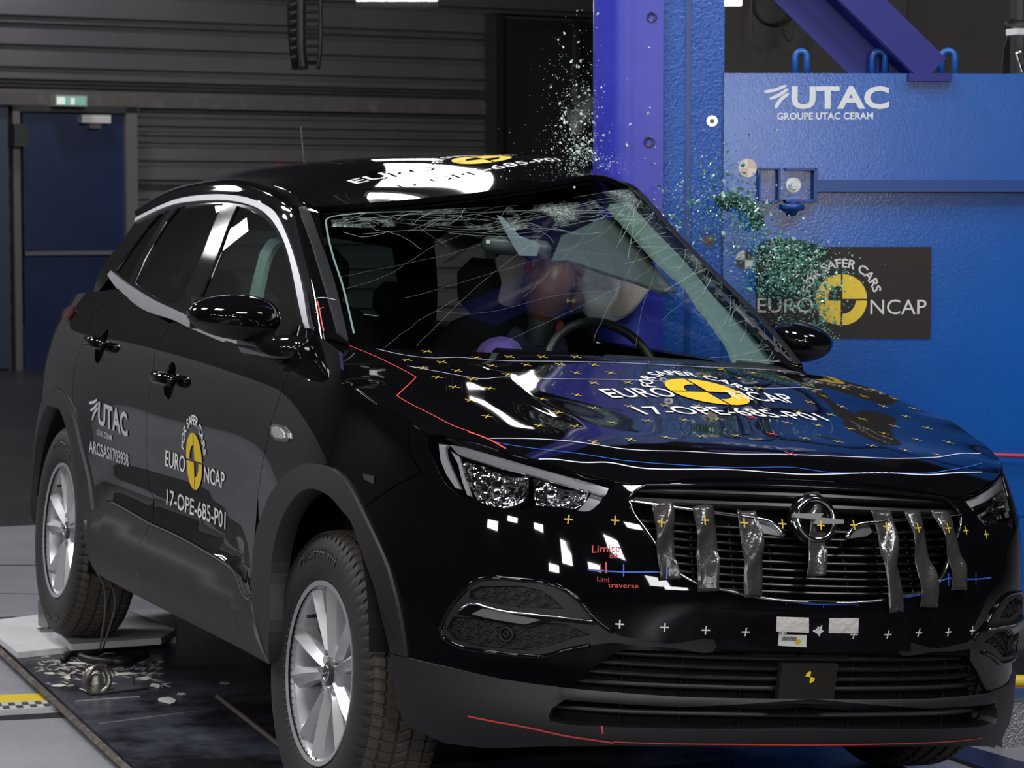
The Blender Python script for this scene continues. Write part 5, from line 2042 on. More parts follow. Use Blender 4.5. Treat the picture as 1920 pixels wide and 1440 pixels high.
for c_ in ([(640, 420), (740, 405), (860, 408), (960, 418), (1060, 398), (1170, 405)], [(620, 426), (760, 420), (880, 432), (1000, 410), (1110, 400), (1210, 415)],
           [(700, 402), (800, 415), (900, 402), (1020, 396), (1120, 380)], [(680, 440), (800, 432), (950, 440), (1080, 420), (1190, 402)],
           [(620, 415), (800, 402), (980, 396), (1150, 372)], [(860, 440), (960, 455), (1060, 470), (1160, 480)], [(1180, 362), (1150, 420), (1060, 470), (900, 520), (760, 560)],
           [(1190, 370), (1215, 450), (1240, 520)], [(1130, 390), (1060, 480), (980, 560)],
           [(1240, 410), (1200, 470), (1150, 560), (1110, 640)], [(1290, 468), (1230, 500), (1120, 560), (950, 640)], [(1000, 400), (870, 470), (740, 500), (640, 520)], [(1060, 400), (940, 500), (830, 600), (780, 650)],
           [(1350, 530), (1290, 560), (1240, 600)], [(820, 585), (900, 588), (1020, 560), (1180, 545), (1280, 540)], [(640, 545), (720, 520), (800, 470), (900, 430)],
           [(720, 655), (790, 600), (860, 560)], [(1190, 650), (1210, 560), (1230, 470), (1200, 380)]):
    crack(c_, .00022 if max(q[1] for q in c_) > 450 else .0006)
r_ = np.random.default_rng(5)
for _ in range(110):                       # short crossing cracks along the crushed edge and the top
    if r_.random() < .55:
        t = r_.random()
        a = np.array([1180, 357]) * (1 - t) + np.array([1490, 678]) * t + r_.normal(size=2) * 6
        d = np.array([-.45, .9]) if r_.random() < .5 else np.array([-.95, .15])
        L = r_.uniform(25, 95)
    else:
        a = np.array([r_.uniform(640, 1190), r_.uniform(398, 440)])
        a[1] -= max(0, (a[0] - 1000)) * .17
        d = np.array([1, r_.normal() * .25])
        L = r_.uniform(30, 130)
    d = d + r_.normal(size=2) * .25
    crack([a, a + d * L * .5 + r_.normal(size=2) * 5, a + d * L], r_.uniform(.0003, .0009), n=8)
mk('crack_pattern', VV, FF, CRK, WINDSCREEN, NNN)

# ------------------------------------------------------------------ writing and marks on the car
def text_on(name, S, s, bl, br, tl, mt, parent, off=.0025, bold=.0, px=True, cell=.25):
    """a line of writing between two base-line points, tl = top of the first letter"""
    V, F = text_mesh(s, cell, bold if bold else (.012 if name == 'lettering' else 0))
    A = S.pix([bl, br, tl]) if px else np.array([bl, br, tl], float)
    L = V[:, 0].max()
    P = A[0] + V[:, :1] / L * (A[1] - A[0]) + V[:, 1:] * (A[2] - A[0])
    return decal(name, S, P, F, mt, parent, off)


def merged(parts):
    VV, FF = [], []
    for V, F in parts:
        k = len(VV)
        VV += [tuple(v) for v in V]
        FF += [tuple(i + k for i in f) for f in F]
    return np.array(VV), FF


def disc_logo():
    """quartered disc of radius 1 with a cut-out ring quarter at upper left and lower right: cells of (verts, faces)"""
    parts = []
    g = .035
    for q, ring in ((0, False), (1, True), (2, False), (3, True)):
        a0 = pi / 2 * q
        sx, sy = (1, 1, -1, -1)[0], 1
        dx, dy = (g if q in (0, 3) else -g), (g if q in (0, 1) else -g)
        r0 = .54 if ring else .0
        n, m_ = 16, 4
        V, F = [], []
        for i in range(n + 1):
            t = a0 + pi / 2 * i / n
            for j in range(m_ + 1):
                r = r0 + (1 - r0) * j / m_
                V.append((r * cos(t) + dx, r * sin(t) + dy))
        for i in range(n):
            for j in range(m_):
                k = i * (m_ + 1) + j
                F.append((k, k + 1, k + m_ + 2, k + m_ + 1))
        parts.append((np.array(V), F))
    return merged(parts)


def arc_text(s, r, a_from, a_to, h, bold=.02):
    """writing along an arc of radius r around the origin (clockwise from a_from to a_to)"""
    V, F = text_mesh(s, .25, bold)
    L = V[:, 0].max()
    a = a_from + (a_to - a_from) * V[:, 0] / L
    R = r + V[:, 1] * h
    return np.stack([R * np.cos(a), R * np.sin(a)], 1), F


def swoosh():
    """three brush strokes fanning out to the upper left of the testing house's name, unit height"""
    parts = []
    for pts, w in (([(-.95, .72), (-.55, .80), (-.12, 1.0)], .13), ([(-.75, .42), (-.45, .55), (-.05, .86)], .13), ([(-.52, .02), (-.36, .34), (-.02, .66)], .14)):
        c = curve(np.array(pts, float), 14)
        T = np.gradient(c, axis=0)
        T /= np.linalg.norm(T, axis=1)[:, None]
        n_ = np.stack([-T[:, 1], T[:, 0]], 1)
        ww = w * np.concatenate([[.35, .8], np.ones(10), [.8, .35]])
        V = np.vstack([c + n_ * ww[:, None] / 2, c - n_ * ww[:, None] / 2])
        F = [(i, i + 1, 15 + i, 14 + i) for i in range(13)]
        parts.append((V, F))
    return merged(parts)


def sculpt_surf():
    return Surf(lambda u, v: BODY.f(u, v) + BODY.nrm(u, v) * door_sculpt(u, v)[:, None], *BODY.dom, sgn=-1, nu=300, nv=80)


DOORS = sculpt_surf()
GREYW = mat('grey_white_print', (.55, .56, .60), .5)
FD, RD = FRONT_DOOR[0], REAR_DOOR[0]
text_on('lettering', DOORS, 'UTAC', (185, 794), (241, 818), (186, 751), GREYW, RD, bold=.035)
text_on('lettering', DOORS, 'UTAC CERAM', (183, 815), (211, 826), (183, 804), GREYW, RD)
text_on('lettering', DOORS, 'ARCSAS1703938', (168, 848), (243, 875), (168, 824), GREYW, RD)
V, F = swoosh()
A = DOORS.pix([(184, 793), (241, 818), (186, 750)])
ex_u = (A[1] - A[0]) / 3.1
decal('logo_strokes', DOORS, A[0] + V[:, :1] * ex_u * 1.0 + V[:, 1:] * (A[2] - A[0]), F, GREYW, RD, .0025)
text_on('lettering', DOORS, 'EURO', (311, 873), (348, 886), (312, 842), WHITE, FD)
text_on('lettering', DOORS, 'NCAP', (384, 903), (422, 916), (384, 872), WHITE, FD)
text_on('lettering', DOORS, '17-OPE-685-P01', (313, 946), (424, 992), (314, 915), WHITE, FD)
ce = DOORS.pix([(365.5, 865), (365.5, 814), (382.5, 872)])
rv = abs(ce[1][1] - ce[0][1])


def logo_at(S, c, r, parent, ux=np.array([-1.0, 0]), uy=np.array([0, 1.0]), off=.0025, ra=1.34, ha=.36):
    V, F = disc_logo()
    decal('logo_disc', S, c + r * (V[:, :1] * ux + V[:, 1:] * uy), F, YELLOW, parent, off)
    V, F = arc_text('FOR SAFER CARS', ra, pi * .93, pi * .07, ha)
    decal('lettering', S, c + r * (V[:, :1] * ux + V[:, 1:] * uy), F, WHITE, parent, off)


logo_at(DOORS, ce[0], rv, FD)

# ---- bonnet writing
hA = HOOD.pix([(1148, 747), (1272, 744), (1388, 751), (1499, 757), (1326, 736), (1210, 778), (1556, 790)])
exh = hA[3] - hA[0]
exh /= np.linalg.norm(exh)
eyh = np.array([-exh[1], exh[0]])
CAPH = .078


def hood_text(s, a, b, h, bold=.01):
    V, F = text_mesh(s, .2, bold)
    L = V[:, 0].max()
    P = a + V[:, :1] / L * (b - a) + V[:, 1:] * eyh * h
    decal('lettering', HOOD, P, F, WHITE, BONNET, .002)


hood_text('EURO', hA[0], hA[1] * [1, 0] + [0, hA[0][1] + (hA[1][0] - hA[0][0]) * exh[1] / exh[0]], CAPH)
hood_text('NCAP', hA[2] * [1, 0] + [0, hA[0][1] + (hA[2][0] - hA[0][0]) * exh[1] / exh[0]], hA[3], CAPH)
hood_text('17-OPE-685-P01', hA[5], hA[6], CAPH * .98)
logo_at(HOOD, hA[4], .105, BONNET, ux=exh, uy=eyh, off=.002)

# ---- roof writing
rA = ROOF.pix([(757, 351), (1052, 303), (722, 332), (793, 321), (873, 303)])
V, F = text_mesh('17-OPE-685-P01', .2, .01)
dirr = rA[1] - rA[0]
up_r = np.array([-dirr[1], dirr[0]]) / np.linalg.norm(dirr)
decal('lettering', ROOF, rA[0] + V[:, :1] / V[:, 0].max() * dirr + V[:, 1:] * up_r * .085, F, WHITE, ROOF_SKIN, .003)
V, F = text_mesh('EURO', .2, .01)
dr = dirr / np.linalg.norm(dirr)
decal('lettering', ROOF, rA[3] - dr * .21 + V[:, :1] / V[:, 0].max() * dr * .26 + V[:, 1:] * up_r * .085, F, WHITE, ROOF_SKIN, .003)
logo_at(ROOF, rA[3] + dr * .20 + up_r * .05, .085, ROOF_SKIN, ux=dr, uy=up_r, off=.003)

# ---- marker lines
def hline(name, pts, w, mt, S=HOOD, parent=None, off=.0016):
    ribbon(name, S, S.pix(pts), w, mt, parent or BONNET, off)


hline('marker_line', [(918, 823), (973, 823), (1057, 827), (1107, 833), (1173, 843), (1280, 847), (1370, 852), (1480, 853), (1580, 857), (1743, 859), (1787, 853), (1838, 851)], .0036, MARKW)
hline('marker_line', [(1010, 862), (1040, 862), (1090, 868), (1140, 868), (1190, 877), (1280, 881), (1380, 882), (1493, 890), (1613, 888), (1743, 891), (1800, 887), (1840, 886)], .0042, MARKW)
hline('marker_line', [(930, 830), (973, 838), (1057, 848), (1140, 860), (1207, 868), (1280, 873), (1400, 878), (1493, 878), (1540, 885), (1700, 888), (1763, 885), (1810, 877), (1840, 869)], .0026, BLUEINK)
hline('marker_line', [(707, 655), (750, 665), (807, 672), (853, 671), (907, 675), (973, 678), (1280, 687), (1350, 690), (1500, 699)], .0022, MARKW)
hline('marker_line', [(763, 687), (807, 695), (873, 707), (907, 711), (947, 708), (987, 709), (1280, 718), (1440, 729), (1540, 732)], .0022, MARKW)
hline('marker_line', [(645, 645), (690, 663), (733, 683), (780, 708)], .0027, RED)
hline('marker_line', [(780, 708), (762, 726), (744, 743)], .0027, RED)
hline('marker_line', [(744, 743), (775, 761), (813, 780), (880, 810), (905, 821)], .0027, RED)
hline('marker_line', [(878, 811), (927, 830), (948, 842)], .0055, RED)
CR_ = [(480, 540), (370, 588), (565, 600), (455, 633), (650, 648), (760, 575), (945, 570), (845, 620), (1040, 615), (1130, 570), (1230, 612), (1320, 570), (540, 685), (735, 695), (935, 670), (635, 740), (835, 747), (1030, 735), (725, 815), (1130, 807), (820, 905), (1220, 883), (1115, 957), (1320, 960), (1420, 1050), (1420, 615), (1320, 660), (1515, 660), (1420, 717), (1325, 785), (1515, 777), (1610, 715), (1420, 858), (1620, 848), (1520, 940), (1720, 930), (1625, 1035), (1825, 1022), (1820, 845)]
C2_ = [(145, 680), (215, 640), (320, 690), (395, 660), (430, 745), (545, 650), (570, 685), (640, 620), (790, 790), (715, 825), (895, 850), (830, 895), (1010, 920), (650, 880), (585, 940), (760, 955), (945, 975), (1130, 1000), (1190, 960), (1130, 848), (1255, 905), (1190, 805), (1070, 755), (1300, 860), (1375, 970), (1495, 1050), (1315, 1035), (1430, 1120), (1250, 1095), (1065, 1070), (875, 1047), (685, 1028), (300, 1013), (105, 1017), (195, 920), (10, 925), (85, 845), (465, 860), (1020, 792), (905, 745)]
C3_ = [(500, 1003), (385, 910), (280, 835), (605, 1115)]


def crosses(name, S, pts, mt, parent, size=.032, w=.0036, diag=True, off=.0018):
    uvs = S.pix(pts)
    q_ = proj_c(S.at(uvs))
    for c, qa, qb in zip(uvs, q_, pts):
        if np.hypot(*(qa - np.array(qb))) > 3: continue
        VV, FF, NN_ = [], [], []
        j = random.uniform(-.15, .15)
        for a in ((pi / 4 + j, -pi / 4 + j) if diag else (j * .5, pi / 2 + j * .5)):
            d = np.array([cos(a), sin(a)]) * size / 2
            V, F, N_ = ribbon(None, S, [c - d, c, c + d], w, None, None, off, n=5)
            k = len(VV)
            VV.extend(V); NN_.extend(N_)
            FF.extend(tuple(i + k for i in f) for f in F)
        mk(name, VV, FF, mt, parent, NN_)


P_ = [(640 + a / 3, 480 + b / 3) for a, b in CR_] + [(1280 + a / 3, 480 + b / 3) for a, b in C2_]
crosses('cross_mark', HOOD, P_, mat('yellow_chalk', (.62, .45, .05), .6), BONNET, w=.0028, size=.030)
crosses('cross_mark', HOOD, [(1280 + a / 3, 480 + b / 3) for a, b in C3_], RED, BONNET)
crosses('cross_mark', BODY, [(1066, 974), (1153, 976)], MATS['yellow_chalk'], BUMPER, .020, .0032, False)
crosses('cross_mark', BODY, [(1236, 985), (1315, 982), (1387, 987), (1650, 994), (1708, 996), (1763, 996)], MATS['yellow_chalk'], CAR, .020, .0032, False, off=.027)
crosses('cross_mark', BODY, [(1455, 991), (1526, 994), (1587, 993)], MATS['yellow_chalk'], CAR, .020, .0032, False, off=.034)
crosses('cross_mark', BODY, [(1810, 995), (1848, 1002), (1826, 996)][:2], MATS['yellow_chalk'], BUMPER, .020, .0032, False)
crosses('cross_mark', BODY, [(1162, 1170), (1246, 1176), (1323, 1181)], WHITE, BUMPER, .020, .0034, False)
crosses('cross_mark', BODY, [(1396, 1182), (1598, 1187), (1661, 1187), (1465, 1184)], WHITE, CAR, .020, .0034, False, off=.0085)
crosses('cross_mark', BODY, [(1722, 1186), (1777, 1185), (1822, 1182)], WHITE, BUMPER, .020, .0034, False)
bl_ = [(1102, 1068), (1190, 1073), (1275, 1078), (1290, 1086), (1325, 1099), (1380, 1110), (1450, 1124), (1543, 1133), (1610, 1131), (1700, 1119), (1745, 1106), (1764, 1089), (1810, 1086), (1857, 1083)]
hline('marker_line', bl_, .003, BLUEINK, BODY, BUMPER, .003)
for x, y in ((1169, 1070), (1828, 1086), (1777, 1087)): hline('marker_line', [(x, y - 12), (x, y), (x, y + 11)], .0025, BLUEINK, BODY, BUMPER, .003)
for x, y in ((1233, 1075), ): hline('marker_line', [(x + 14, y - 10), (x + 14, y + 12)], .0025, BLUEINK, BODY, CAR, .022)
for x, y in ((1323, 1098), (1400, 1112), (1473, 1127), (1543, 1133), (1607, 1130), (1670, 1124), (1728, 1113)): hline('marker_line', [(x, y - 4), (x, y + 6)], .002, BLUEINK, BODY, BUMPER, .003)
for x in (1125, 1136): hline('marker_line', [(x, 1054 if x == 1136 else 1057), (x + 1, 1075)], .0035, RED, BODY, BUMPER, .003)
text_on('handwriting', BODY, 'Limite', (1110, 1037), (1163, 1034), (1110, 1022), RED, BUMPER, off=.003)
text_on('handwriting', BODY, '60', (1143, 1047), (1158, 1047), (1143, 1037), RED, BUMPER, off=.003)
text_on('handwriting', BODY, 'Limi', (1120, 1090), (1142, 1092), (1120, 1080), RED, BUMPER, off=.003)
text_on('handwriting', BODY, 'traverse', (1140, 1101), (1197, 1103), (1140, 1092), RED, BUMPER, off=.003)
T_sk = Surf(lambda u, v: BODY.f(u, v) + BODY.nrm(u, v) * sk_off(u, v)[:, None], *BODY.dom, sgn=-1, nu=2, nv=2)
rl_ = [(882, 1340), (927, 1349), (1000, 1362), (1050, 1373), (1100, 1381), (1150, 1388)]
V_, F_, N_ = ribbon(None, T_sk, B(rl_), .004, None, None, off=.002)
mk('marker_line', V_, F_, RED, SKIRT, N_)
zr = B([(1150, 1386)])[0]
rr_ = [(zr[0] * (1 - k), zr[1] - .0 + (low[-1][1] + .008 - zr[1]) * min(1, k * 1.5)) for k in np.linspace(0, 1, 8)] + [(-u, low[-1][1] + .008) for u in np.linspace(.1, .55, 6)]
V_, F_, N_ = ribbon(None, T_sk, rr_, .0028, None, None, off=.002)
mk('marker_line', V_, F_, RED, SKIRT, N_)
V_, F_, N_ = ribbon(None, T_sk, B([(1128, 1358), (1130, 1372)]), .004, None, None, off=.003)
mk('marker_line', V_, F_, RED, SKIRT, N_)
V_, F_, N_ = ribbon(None, CANT, CANT.pix([(596, 566), (600, 583), (604, 605), (608, 622)]), .003, None, None, off=.003)
mk('marker_line', V_, F_, RED, CANT_R, N_)
V_, F_, N_ = ribbon(None, CANT, CANT.pix([(593, 588), (607, 578)]), .003, None, None, off=.003)
mk('marker_line', V_, F_, RED, CANT_R, N_)
V_, F_, N_ = ribbon(None, CANT, CANT.pix([(594, 563), (611, 562), (629, 566)]), .002, None, None, off=.006)
mk('marker_line', V_, F_, MARKW, CANT_R, N_)
# faint sticker by the wing
decal('side_badge', BODY, B([(682, 888), (703, 893), (702, 908), (683, 899)]), [(0, 1, 2, 3)], mat('badge_grey', (.022, .024, .03), .5), WING, .002)

# ------------------------------------------------------------------ the hall
FL = -.035
V3 = lambda *a: np.array(a, float)


def grid_plane(name, P, material, kind='structure', uvn=1):
    o = mk(name, P, [tuple(range(len(P)))], material, smooth=False)
    return tag(o, kind=kind)


FLOORM = mat('white_floor', (.265, .275, .305), .32, var=(3.0, (.325, .335, .365), .35, .7), bump=(40, .08))
DARKFL = mat('black_floor', (.02, .02, .022), .35, var=(2.0, (.035, .035, .038), .4, .7))
mb = MB()
# pale floor panels laid side by side with thin joints
rx0, rx1 = -9.0, 5.5
ys = [-7, -4.6, -2.2, .2, 1.62]
fa = .045                                  # the sled rails run almost along the car
ux_, uy_ = V3(cos(-fa), sin(-fa), 0), V3(sin(fa) * 1, cos(fa), 0)
far_y = 6.57
mb.box((7.4, 2.65, FL - .05), (18, 7.8, .1))
mb.box((-5.8, 13.0, FL - .05), (8.4, 10.6, .1))  # unseen pale strip, added so the doors reflect grey
flr = mb.build('floor', FLOORM)
tag(flr, kind='structure')
mb = MB()
mb.box((2, 6.2, FL - .053), (46, 47, .1))
tag(mb.build('floor_far', DARKFL), kind='structure')
JM = mat('joint_dark', (.02, .02, .02), .8)
for (a, b) in (((0, 1060), (74, 1060)), ((0, 1113), (80, 1114))):
    p, q = hit_w(*a, k=FL), hit_w(*b, k=FL)
    d = (q - p) / np.linalg.norm(q - p)
    mb = MB()
    n_ = V3(-d[1], d[0], 0) * (.011 if a[1] == 1060 else .004)
    P = [p - d * 1.0 - n_, p + d * 5 - n_, p + d * 5 + n_, p - d * 1.0 + n_]
    mk('trim_floor', [V3(*v) + [0, 0, .0012] for v in P], [(0, 1, 2, 3)], JM, smooth=False)['kind'] = 'structure'

# back wall of ribbed grey cladding
WT = V3(.9872, .1593, 0)
WN = V3(.1593, -.9872, 0)                  # towards the camera
W0 = hit_w(45, 692, k=FL)
kW = W0 @ WN


def wall(px, py, d=0.0): return hit_w(px, py, n=WN, k=kW + d)


def wz(py, px=0): return wall(px, py)[2]


WALLM = mat('wall_grey', (.066, .064, .071), .55, var=(.8, (.098, .095, .096), .35, .7))
zs = sorted([wz(y) for y in (-260, -170, -90, -20, 33, 47, 88, 130, 153, 160, 210, 238, 256, 268, 305, 342, 352, 380, 430, 470, 520, 560, 600, 640)])
prof = [(FL, 0)]
for z in zs: prof += [(z - .035, 0), (z - .018, -.045), (z + .018, -.045), (z + .035, 0)]
zt_ = 8.6
prof.append((zt_, 0))
prof = sorted(prof)
tl0, tl1 = -12, 26
V = [W0 + WT * t + WN * d + V3(0, 0, z - W0[2]) for t in (tl0, tl1) for z, d in prof]
n = len(prof)
F = [(i, i + 1, n + i + 1, n + i) for i in range(n - 1)]
o = mk('wall_back', V, F, WALLM, smooth=False)
tag(o, kind='structure')


def wbox(name, px0, py0, px1, py1, d0, d1, mt, tagged=None, parent=None, bev=0):
    """a box standing off the back wall, given by two opposite photo corners"""
    a, b = wall(px0, py0, d1), wall(px1, py1, d1)
    s0, s1 = (a - W0) @ WT, (b - W0) @ WT
    mb = MB()
    mb.box((0, 0, 0), (abs(s1 - s0), d1 - d0, abs(a[2] - b[2])), bev=bev)
    M3 = np.stack([WT, WN, [0, 0, 1]], 1)
    c = W0 + WT * (s0 + s1) / 2 + WN * (d0 + d1) / 2
    c[2] = (a[2] + b[2]) / 2
    mb.V = [tuple(M3 @ np.array(v) + c) for v in mb.V]
    return mb.build(name, mt, parent)


BEAM = mat('beam_grey', (.075, .072, .068), .6, var=(6, (.13, .125, .115), .5, .75))
a0, a1 = wall(-60, 174), wall(-60, 196)
mb = MB()
mb.box((8, 0, 0), (34, .10, abs(a0[2] - a1[2])))
M3 = np.stack([WT, WN, [0, 0, 1]], 1)
c = a0 + WN * .06
c[2] = (a0[2] + a1[2]) / 2
mb.V = [tuple(M3 @ np.array(v) + c) for v in mb.V]
tag(mb.build('trim_rail', BEAM), kind='structure')
# blue fire door in its frame
DOORB = mat('door_blue', (.006, .015, .058), .4, var=(1.2, (.009, .021, .070), .4, .7))
FRM = mat('frame_grey', (.11, .105, .105), .5)
dr_ = tag(empty('door_1'), kind='structure')
for nm, x0, y0, x1, y1, d0, d1, mt in (('door_leaf', 42, 212, 238, 690, .0, .06, DOORB), ('door_jamb', 24, 196, 43, 696, 0, .11, FRM), ('door_jamb', 236, 200, 262, 700, 0, .11, FRM),
                                       ('door_head', 24, 196, 262, 213, 0, .11, mat('head_dark', (.02, .02, .025), .6)), ('push_bar', 48, 472, 232, 477, .06, .10, FRM), ('kick_plate', 44, 610, 234, 688, .06, .064, DOORB)):
    o = wbox(nm, x0, y0, x1, y1, d0, d1, mt, parent=dr_)
o = wbox('door_closer', 154, 215, 208, 231, .06, .16, mat('closer_white', (.55, .55, .56), .4), parent=dr_)
o = wbox('door_closer_arm', 168, 232, 190, 241, .06, .12, FRM, parent=dr_)
o = wbox('door_hinge', 27, 232, 52, 275, .06, .20, mat('hinge_dark', (.02, .02, .022), .5), parent=dr_)
d2 = wbox('door_2', -70, 200, 21, 690, 0, .05, mat('door_blue_grey', (.03, .045, .075), .5))
tag(d2, kind='structure')
# emergency exit sign over the door
EX = empty('exit_sign')
wbox('sign_box', 104, 178, 164, 200, .11, .24, mat('sign_frame', (.3, .3, .28), .5), parent=EX)
wbox('sign_face', 106, 180.5, 162, 198, .24, .25, mat('sign_green', (.25, .55, .42), .4, emit=.12), parent=EX)
for (x0, y0, x1, y1) in ((107, 182, 122, 196),):
    wbox('sign_panel', x0, y0, x1, y1, .25, .253, mat('sign_white', (.8, .85, .8), .4, emit=.35), parent=EX)
wbox('sign_figure', 133, 184, 140, 196, .25, .254, MATS['sign_white'], parent=EX)
tag(EX, 'small green and white emergency exit sign above the blue door', 'exit sign')
# red notice on the wall
RN = empty('fire_notice')
wbox('notice_board', 520, 308, 551, 326, .0, .03, mat('notice_red', (.35, .03, .035), .5), parent=RN)
wbox('notice_symbol', 536, 312, 540, 324, .03, .034, mat('notice_white', (.4, .3, .3), .5), parent=RN)
wbox('notice_symbol', 543, 311, 548, 317, .03, .034, MATS['notice_white'], parent=RN)
tag(RN, 'small red fire notice on the grey wall behind the car aerial', 'sign')
# dark sliding door to the right of the cladding
PD = tag(empty('door_3'), kind='structure')
DKP = mat('panel_dark', (.018, .017, .018), .6)
wbox('door_panel', 940, 34, 1120, 720, .1, .2, DKP, parent=PD)
wbox('door_edge', 930, 26, 944, 720, .1, .32, mat('edge_dark', (.009, .009, .009), .6), parent=PD)
wbox('door_rail', 930, 24, 1125, 34, .1, .35, MATS['edge_dark'], parent=PD)
wbox('door_rib', 1080, 34, 1088, 720, .2, .26, DKP, parent=PD)
# brown-grey wall behind the block, nearer
q0 = hit_w(1300, 381 + 200, n=CF * [1, 1, 0], k=(CAM * [1, 1, 0]) @ CF + 17.5)
hx = V3(CR[0], CR[1], 0); hx /= np.linalg.norm(hx)
hn = V3(CF[0], CF[1], 0); hn /= np.linalg.norm(hn)
WB = mat('wall_brown', (.060, .054, .052), .7, var=(1.0, (.075, .068, .066), .4, .7))
mb = MB()
mb.box((3.2, 0, 3.6), (6.6, .1, 7.3))
for s_ in (1.35, 2.25, 2.32): mb.box((s_, -.06, 3.6), (.03, .03, 7.3))
mb.V = [tuple(V3(q0[0], q0[1], 0) + hx * v[0] + hn * v[1] + V3(0, 0, v[2])) for v in mb.V]
tag(mb.build('wall_right', WB), kind='structure')
# walls and roof outside the frame that close the hall
GW = mat('hall_wall', (.05, .05, .055), .6)
mb = MB()
mb.box((-10.5, 6, 4.2), (.1, 34, 8.6))
tag(mb.build('wall_left', GW), kind='structure')
mb = MB()
mb.box((-1, -10.5, 4.2), (22, .1, 8.6))
tag(mb.build('wall_front', mat('hall_wall_dark', (.03, .03, .033), .7)), kind='structure')
mb = MB()
mb.box((8, 6, 8.6), (44, 36, .1))
tag(mb.build('ceiling', mat('hall_ceiling', (.02, .02, .022), .8)), kind='structure')

# ------------------------------------------------------------------ sled platform and what lies on it
STEEL = mat('sled_steel', (.11, .12, .165), .30, metal=.3, var=(2.6, (.014, .014, .018), .36, .58), bump=(60, .15))  # pale blue patches put the deck's reflected sheen into the colour
SLD = empty('sled_platform')
pl_ = [hit_w(-30, 1180), hit_w(250, 1436)]
dv = (pl_[0] - pl_[1]); dv /= np.linalg.norm(dv)
pA = pl_[1] - dv * 3.2
pB = pl_[1] + dv * 2.75
nx_ = V3(dv[1], -dv[0], 0)
V = [pA, pA + nx_ * 1.95, pB + nx_ * 1.95, pB]
mb = MB()
mb.add([v + [0, 0, h] for h in (0, -.03) for v in V], [(0, 1, 2, 3), (7, 6, 5, 4), (0, 4, 5, 1), (1, 5, 6, 2), (2, 6, 7, 3), (3, 7, 4, 0)])
mb.build('deck_plate', STEEL, SLD)
mb = MB()
e0, e1 = pA - nx_ * .014 + V3(0, 0, -.012), pB - nx_ * .014 + V3(0, 0, -.012)
mb.tube([e0, e1], .011, 6)
mb.build('rusty_edge', mat('rust_edge', (.07, .055, .045), .8, bump=(40, .8), var=(20, (.16, .15, .14), .45, .65)), SLD)
for (a, b) in (((140, 1316), (262, 1307)), ((185, 1358), (372, 1334))):
    mb = MB()
    mb.tube([hit_w(*a) + [0, 0, .001], hit_w(*b) + [0, 0, .001]], .0035, 5)
    mb.build('weld_seam', mat('weld', (.25, .25, .26), .5, metal=.6), SLD)
mb = MB()
a, b = hit_w(408, 1310), hit_w(540, 1414)
mb.tube([a + (a - b) * .0 + [0, 0, .006], b + [0, 0, .006]], .009, 5)
mb.build('guide_rail', mat('rail_rust', (.06, .045, .035), .7, bump=(50, .6)), SLD)
tag(SLD, 'dark steel sled platform with painted sheen patches under the car', 'platform')

PLY = mat('white_board', (.60, .60, .62), .5, var=(4, (.70, .70, .72), .4, .65), bump=(30, .1))


def board(name, px, z, th, label, cat='board', mt=PLY):
    P = [hit_w(*q, k=z) for q in px]
    mb = MB()
    n = len(P)
    mb.add([p + V3(0, 0, -h) for h in (0, th) for p in P], [tuple(range(n)), tuple(range(2 * n - 1, n - 1, -1))] + [(i, n + i, n + (i + 1) % n, (i + 1) % n) for i in range(n)])
    o = mb.build(name, mt)
    return tag(o, label, cat)


board('plywood_sheet', [(-40, 1166), (33, 1223), (130, 1213), (330, 1195), (330, 1140), (90, 1150)], .022, .021, 'large white board lying on the sled, under the thinner board', 'board')
board('plywood_sheet', [(102, 1178), (133, 1208), (302, 1196), (330, 1180), (240, 1143), (150, 1140)], .045, .022, 'smaller white board right under the rear tyre, on the large board')
# steel stop next to the rear tyre
ST = empty('wheel_stop', None, tuple(hit_w(84, 1178, k=.022)))
mb = MB()
mb.box((0, .0, .045), (.012, .16, .09), bev=.003)
mat('bright_steel', (.35, .35, .36), .3, metal=.9)
mb.build('upright_plate', mat('stop_steel', (.13, .13, .14), .35, metal=.8), ST)
mb = MB()
mb.box((-.005, -.06, .005), (.06, .05, .008))
mb.build('foot_plate', MATS['bright_steel'], ST)
tag(ST, 'small upright steel angle standing beside the rear tyre', 'bracket')

# lifting eye on its base plate
EY = empty('lifting_eye', None, tuple(hit_w(180, 1300, k=.0)))
EY.rotation_euler = (0, 0, .2)
mb = MB()
mb.box((.07, .02, .005), (.19, .10, .008), bev=.002)
mb.build('base_plate', mat('plate_steel', (.16, .16, .17), .35, metal=.7), EY)
for k, (r, d) in enumerate(((.040, -.012), (.034, .010))):
    mb = MB()
    mb.tube([(r * cos(t), d + .006 * sin(t * 2), .046 + r * sin(t)) for t in np.linspace(0, 2 * pi, 31)[:-1]], .009, 8, closed=True)
    mb.build('ring', mat('ring_steel', (.30, .28, .26), .35, metal=.85, bump=(60, .4)), EY, smooth=True)
mb = MB()
mb.lathe([(.012, 0), (.022, .0), (.026, .03), (.016, .05), (0, .055)], n=16, c=(0, 0, .008))
mb.build('nut', MATS['ring_steel'], EY, auto=40)
mb = MB()
mb.lathe([(0, .03), (.008, .03), (.008, .0)], n=6, c=(.14, .03, .008))
mb.build('bolt', MATS['bright_steel'], EY)
tag(EY, 'steel lifting eye with double ring bolted to the sled', 'lifting eye')

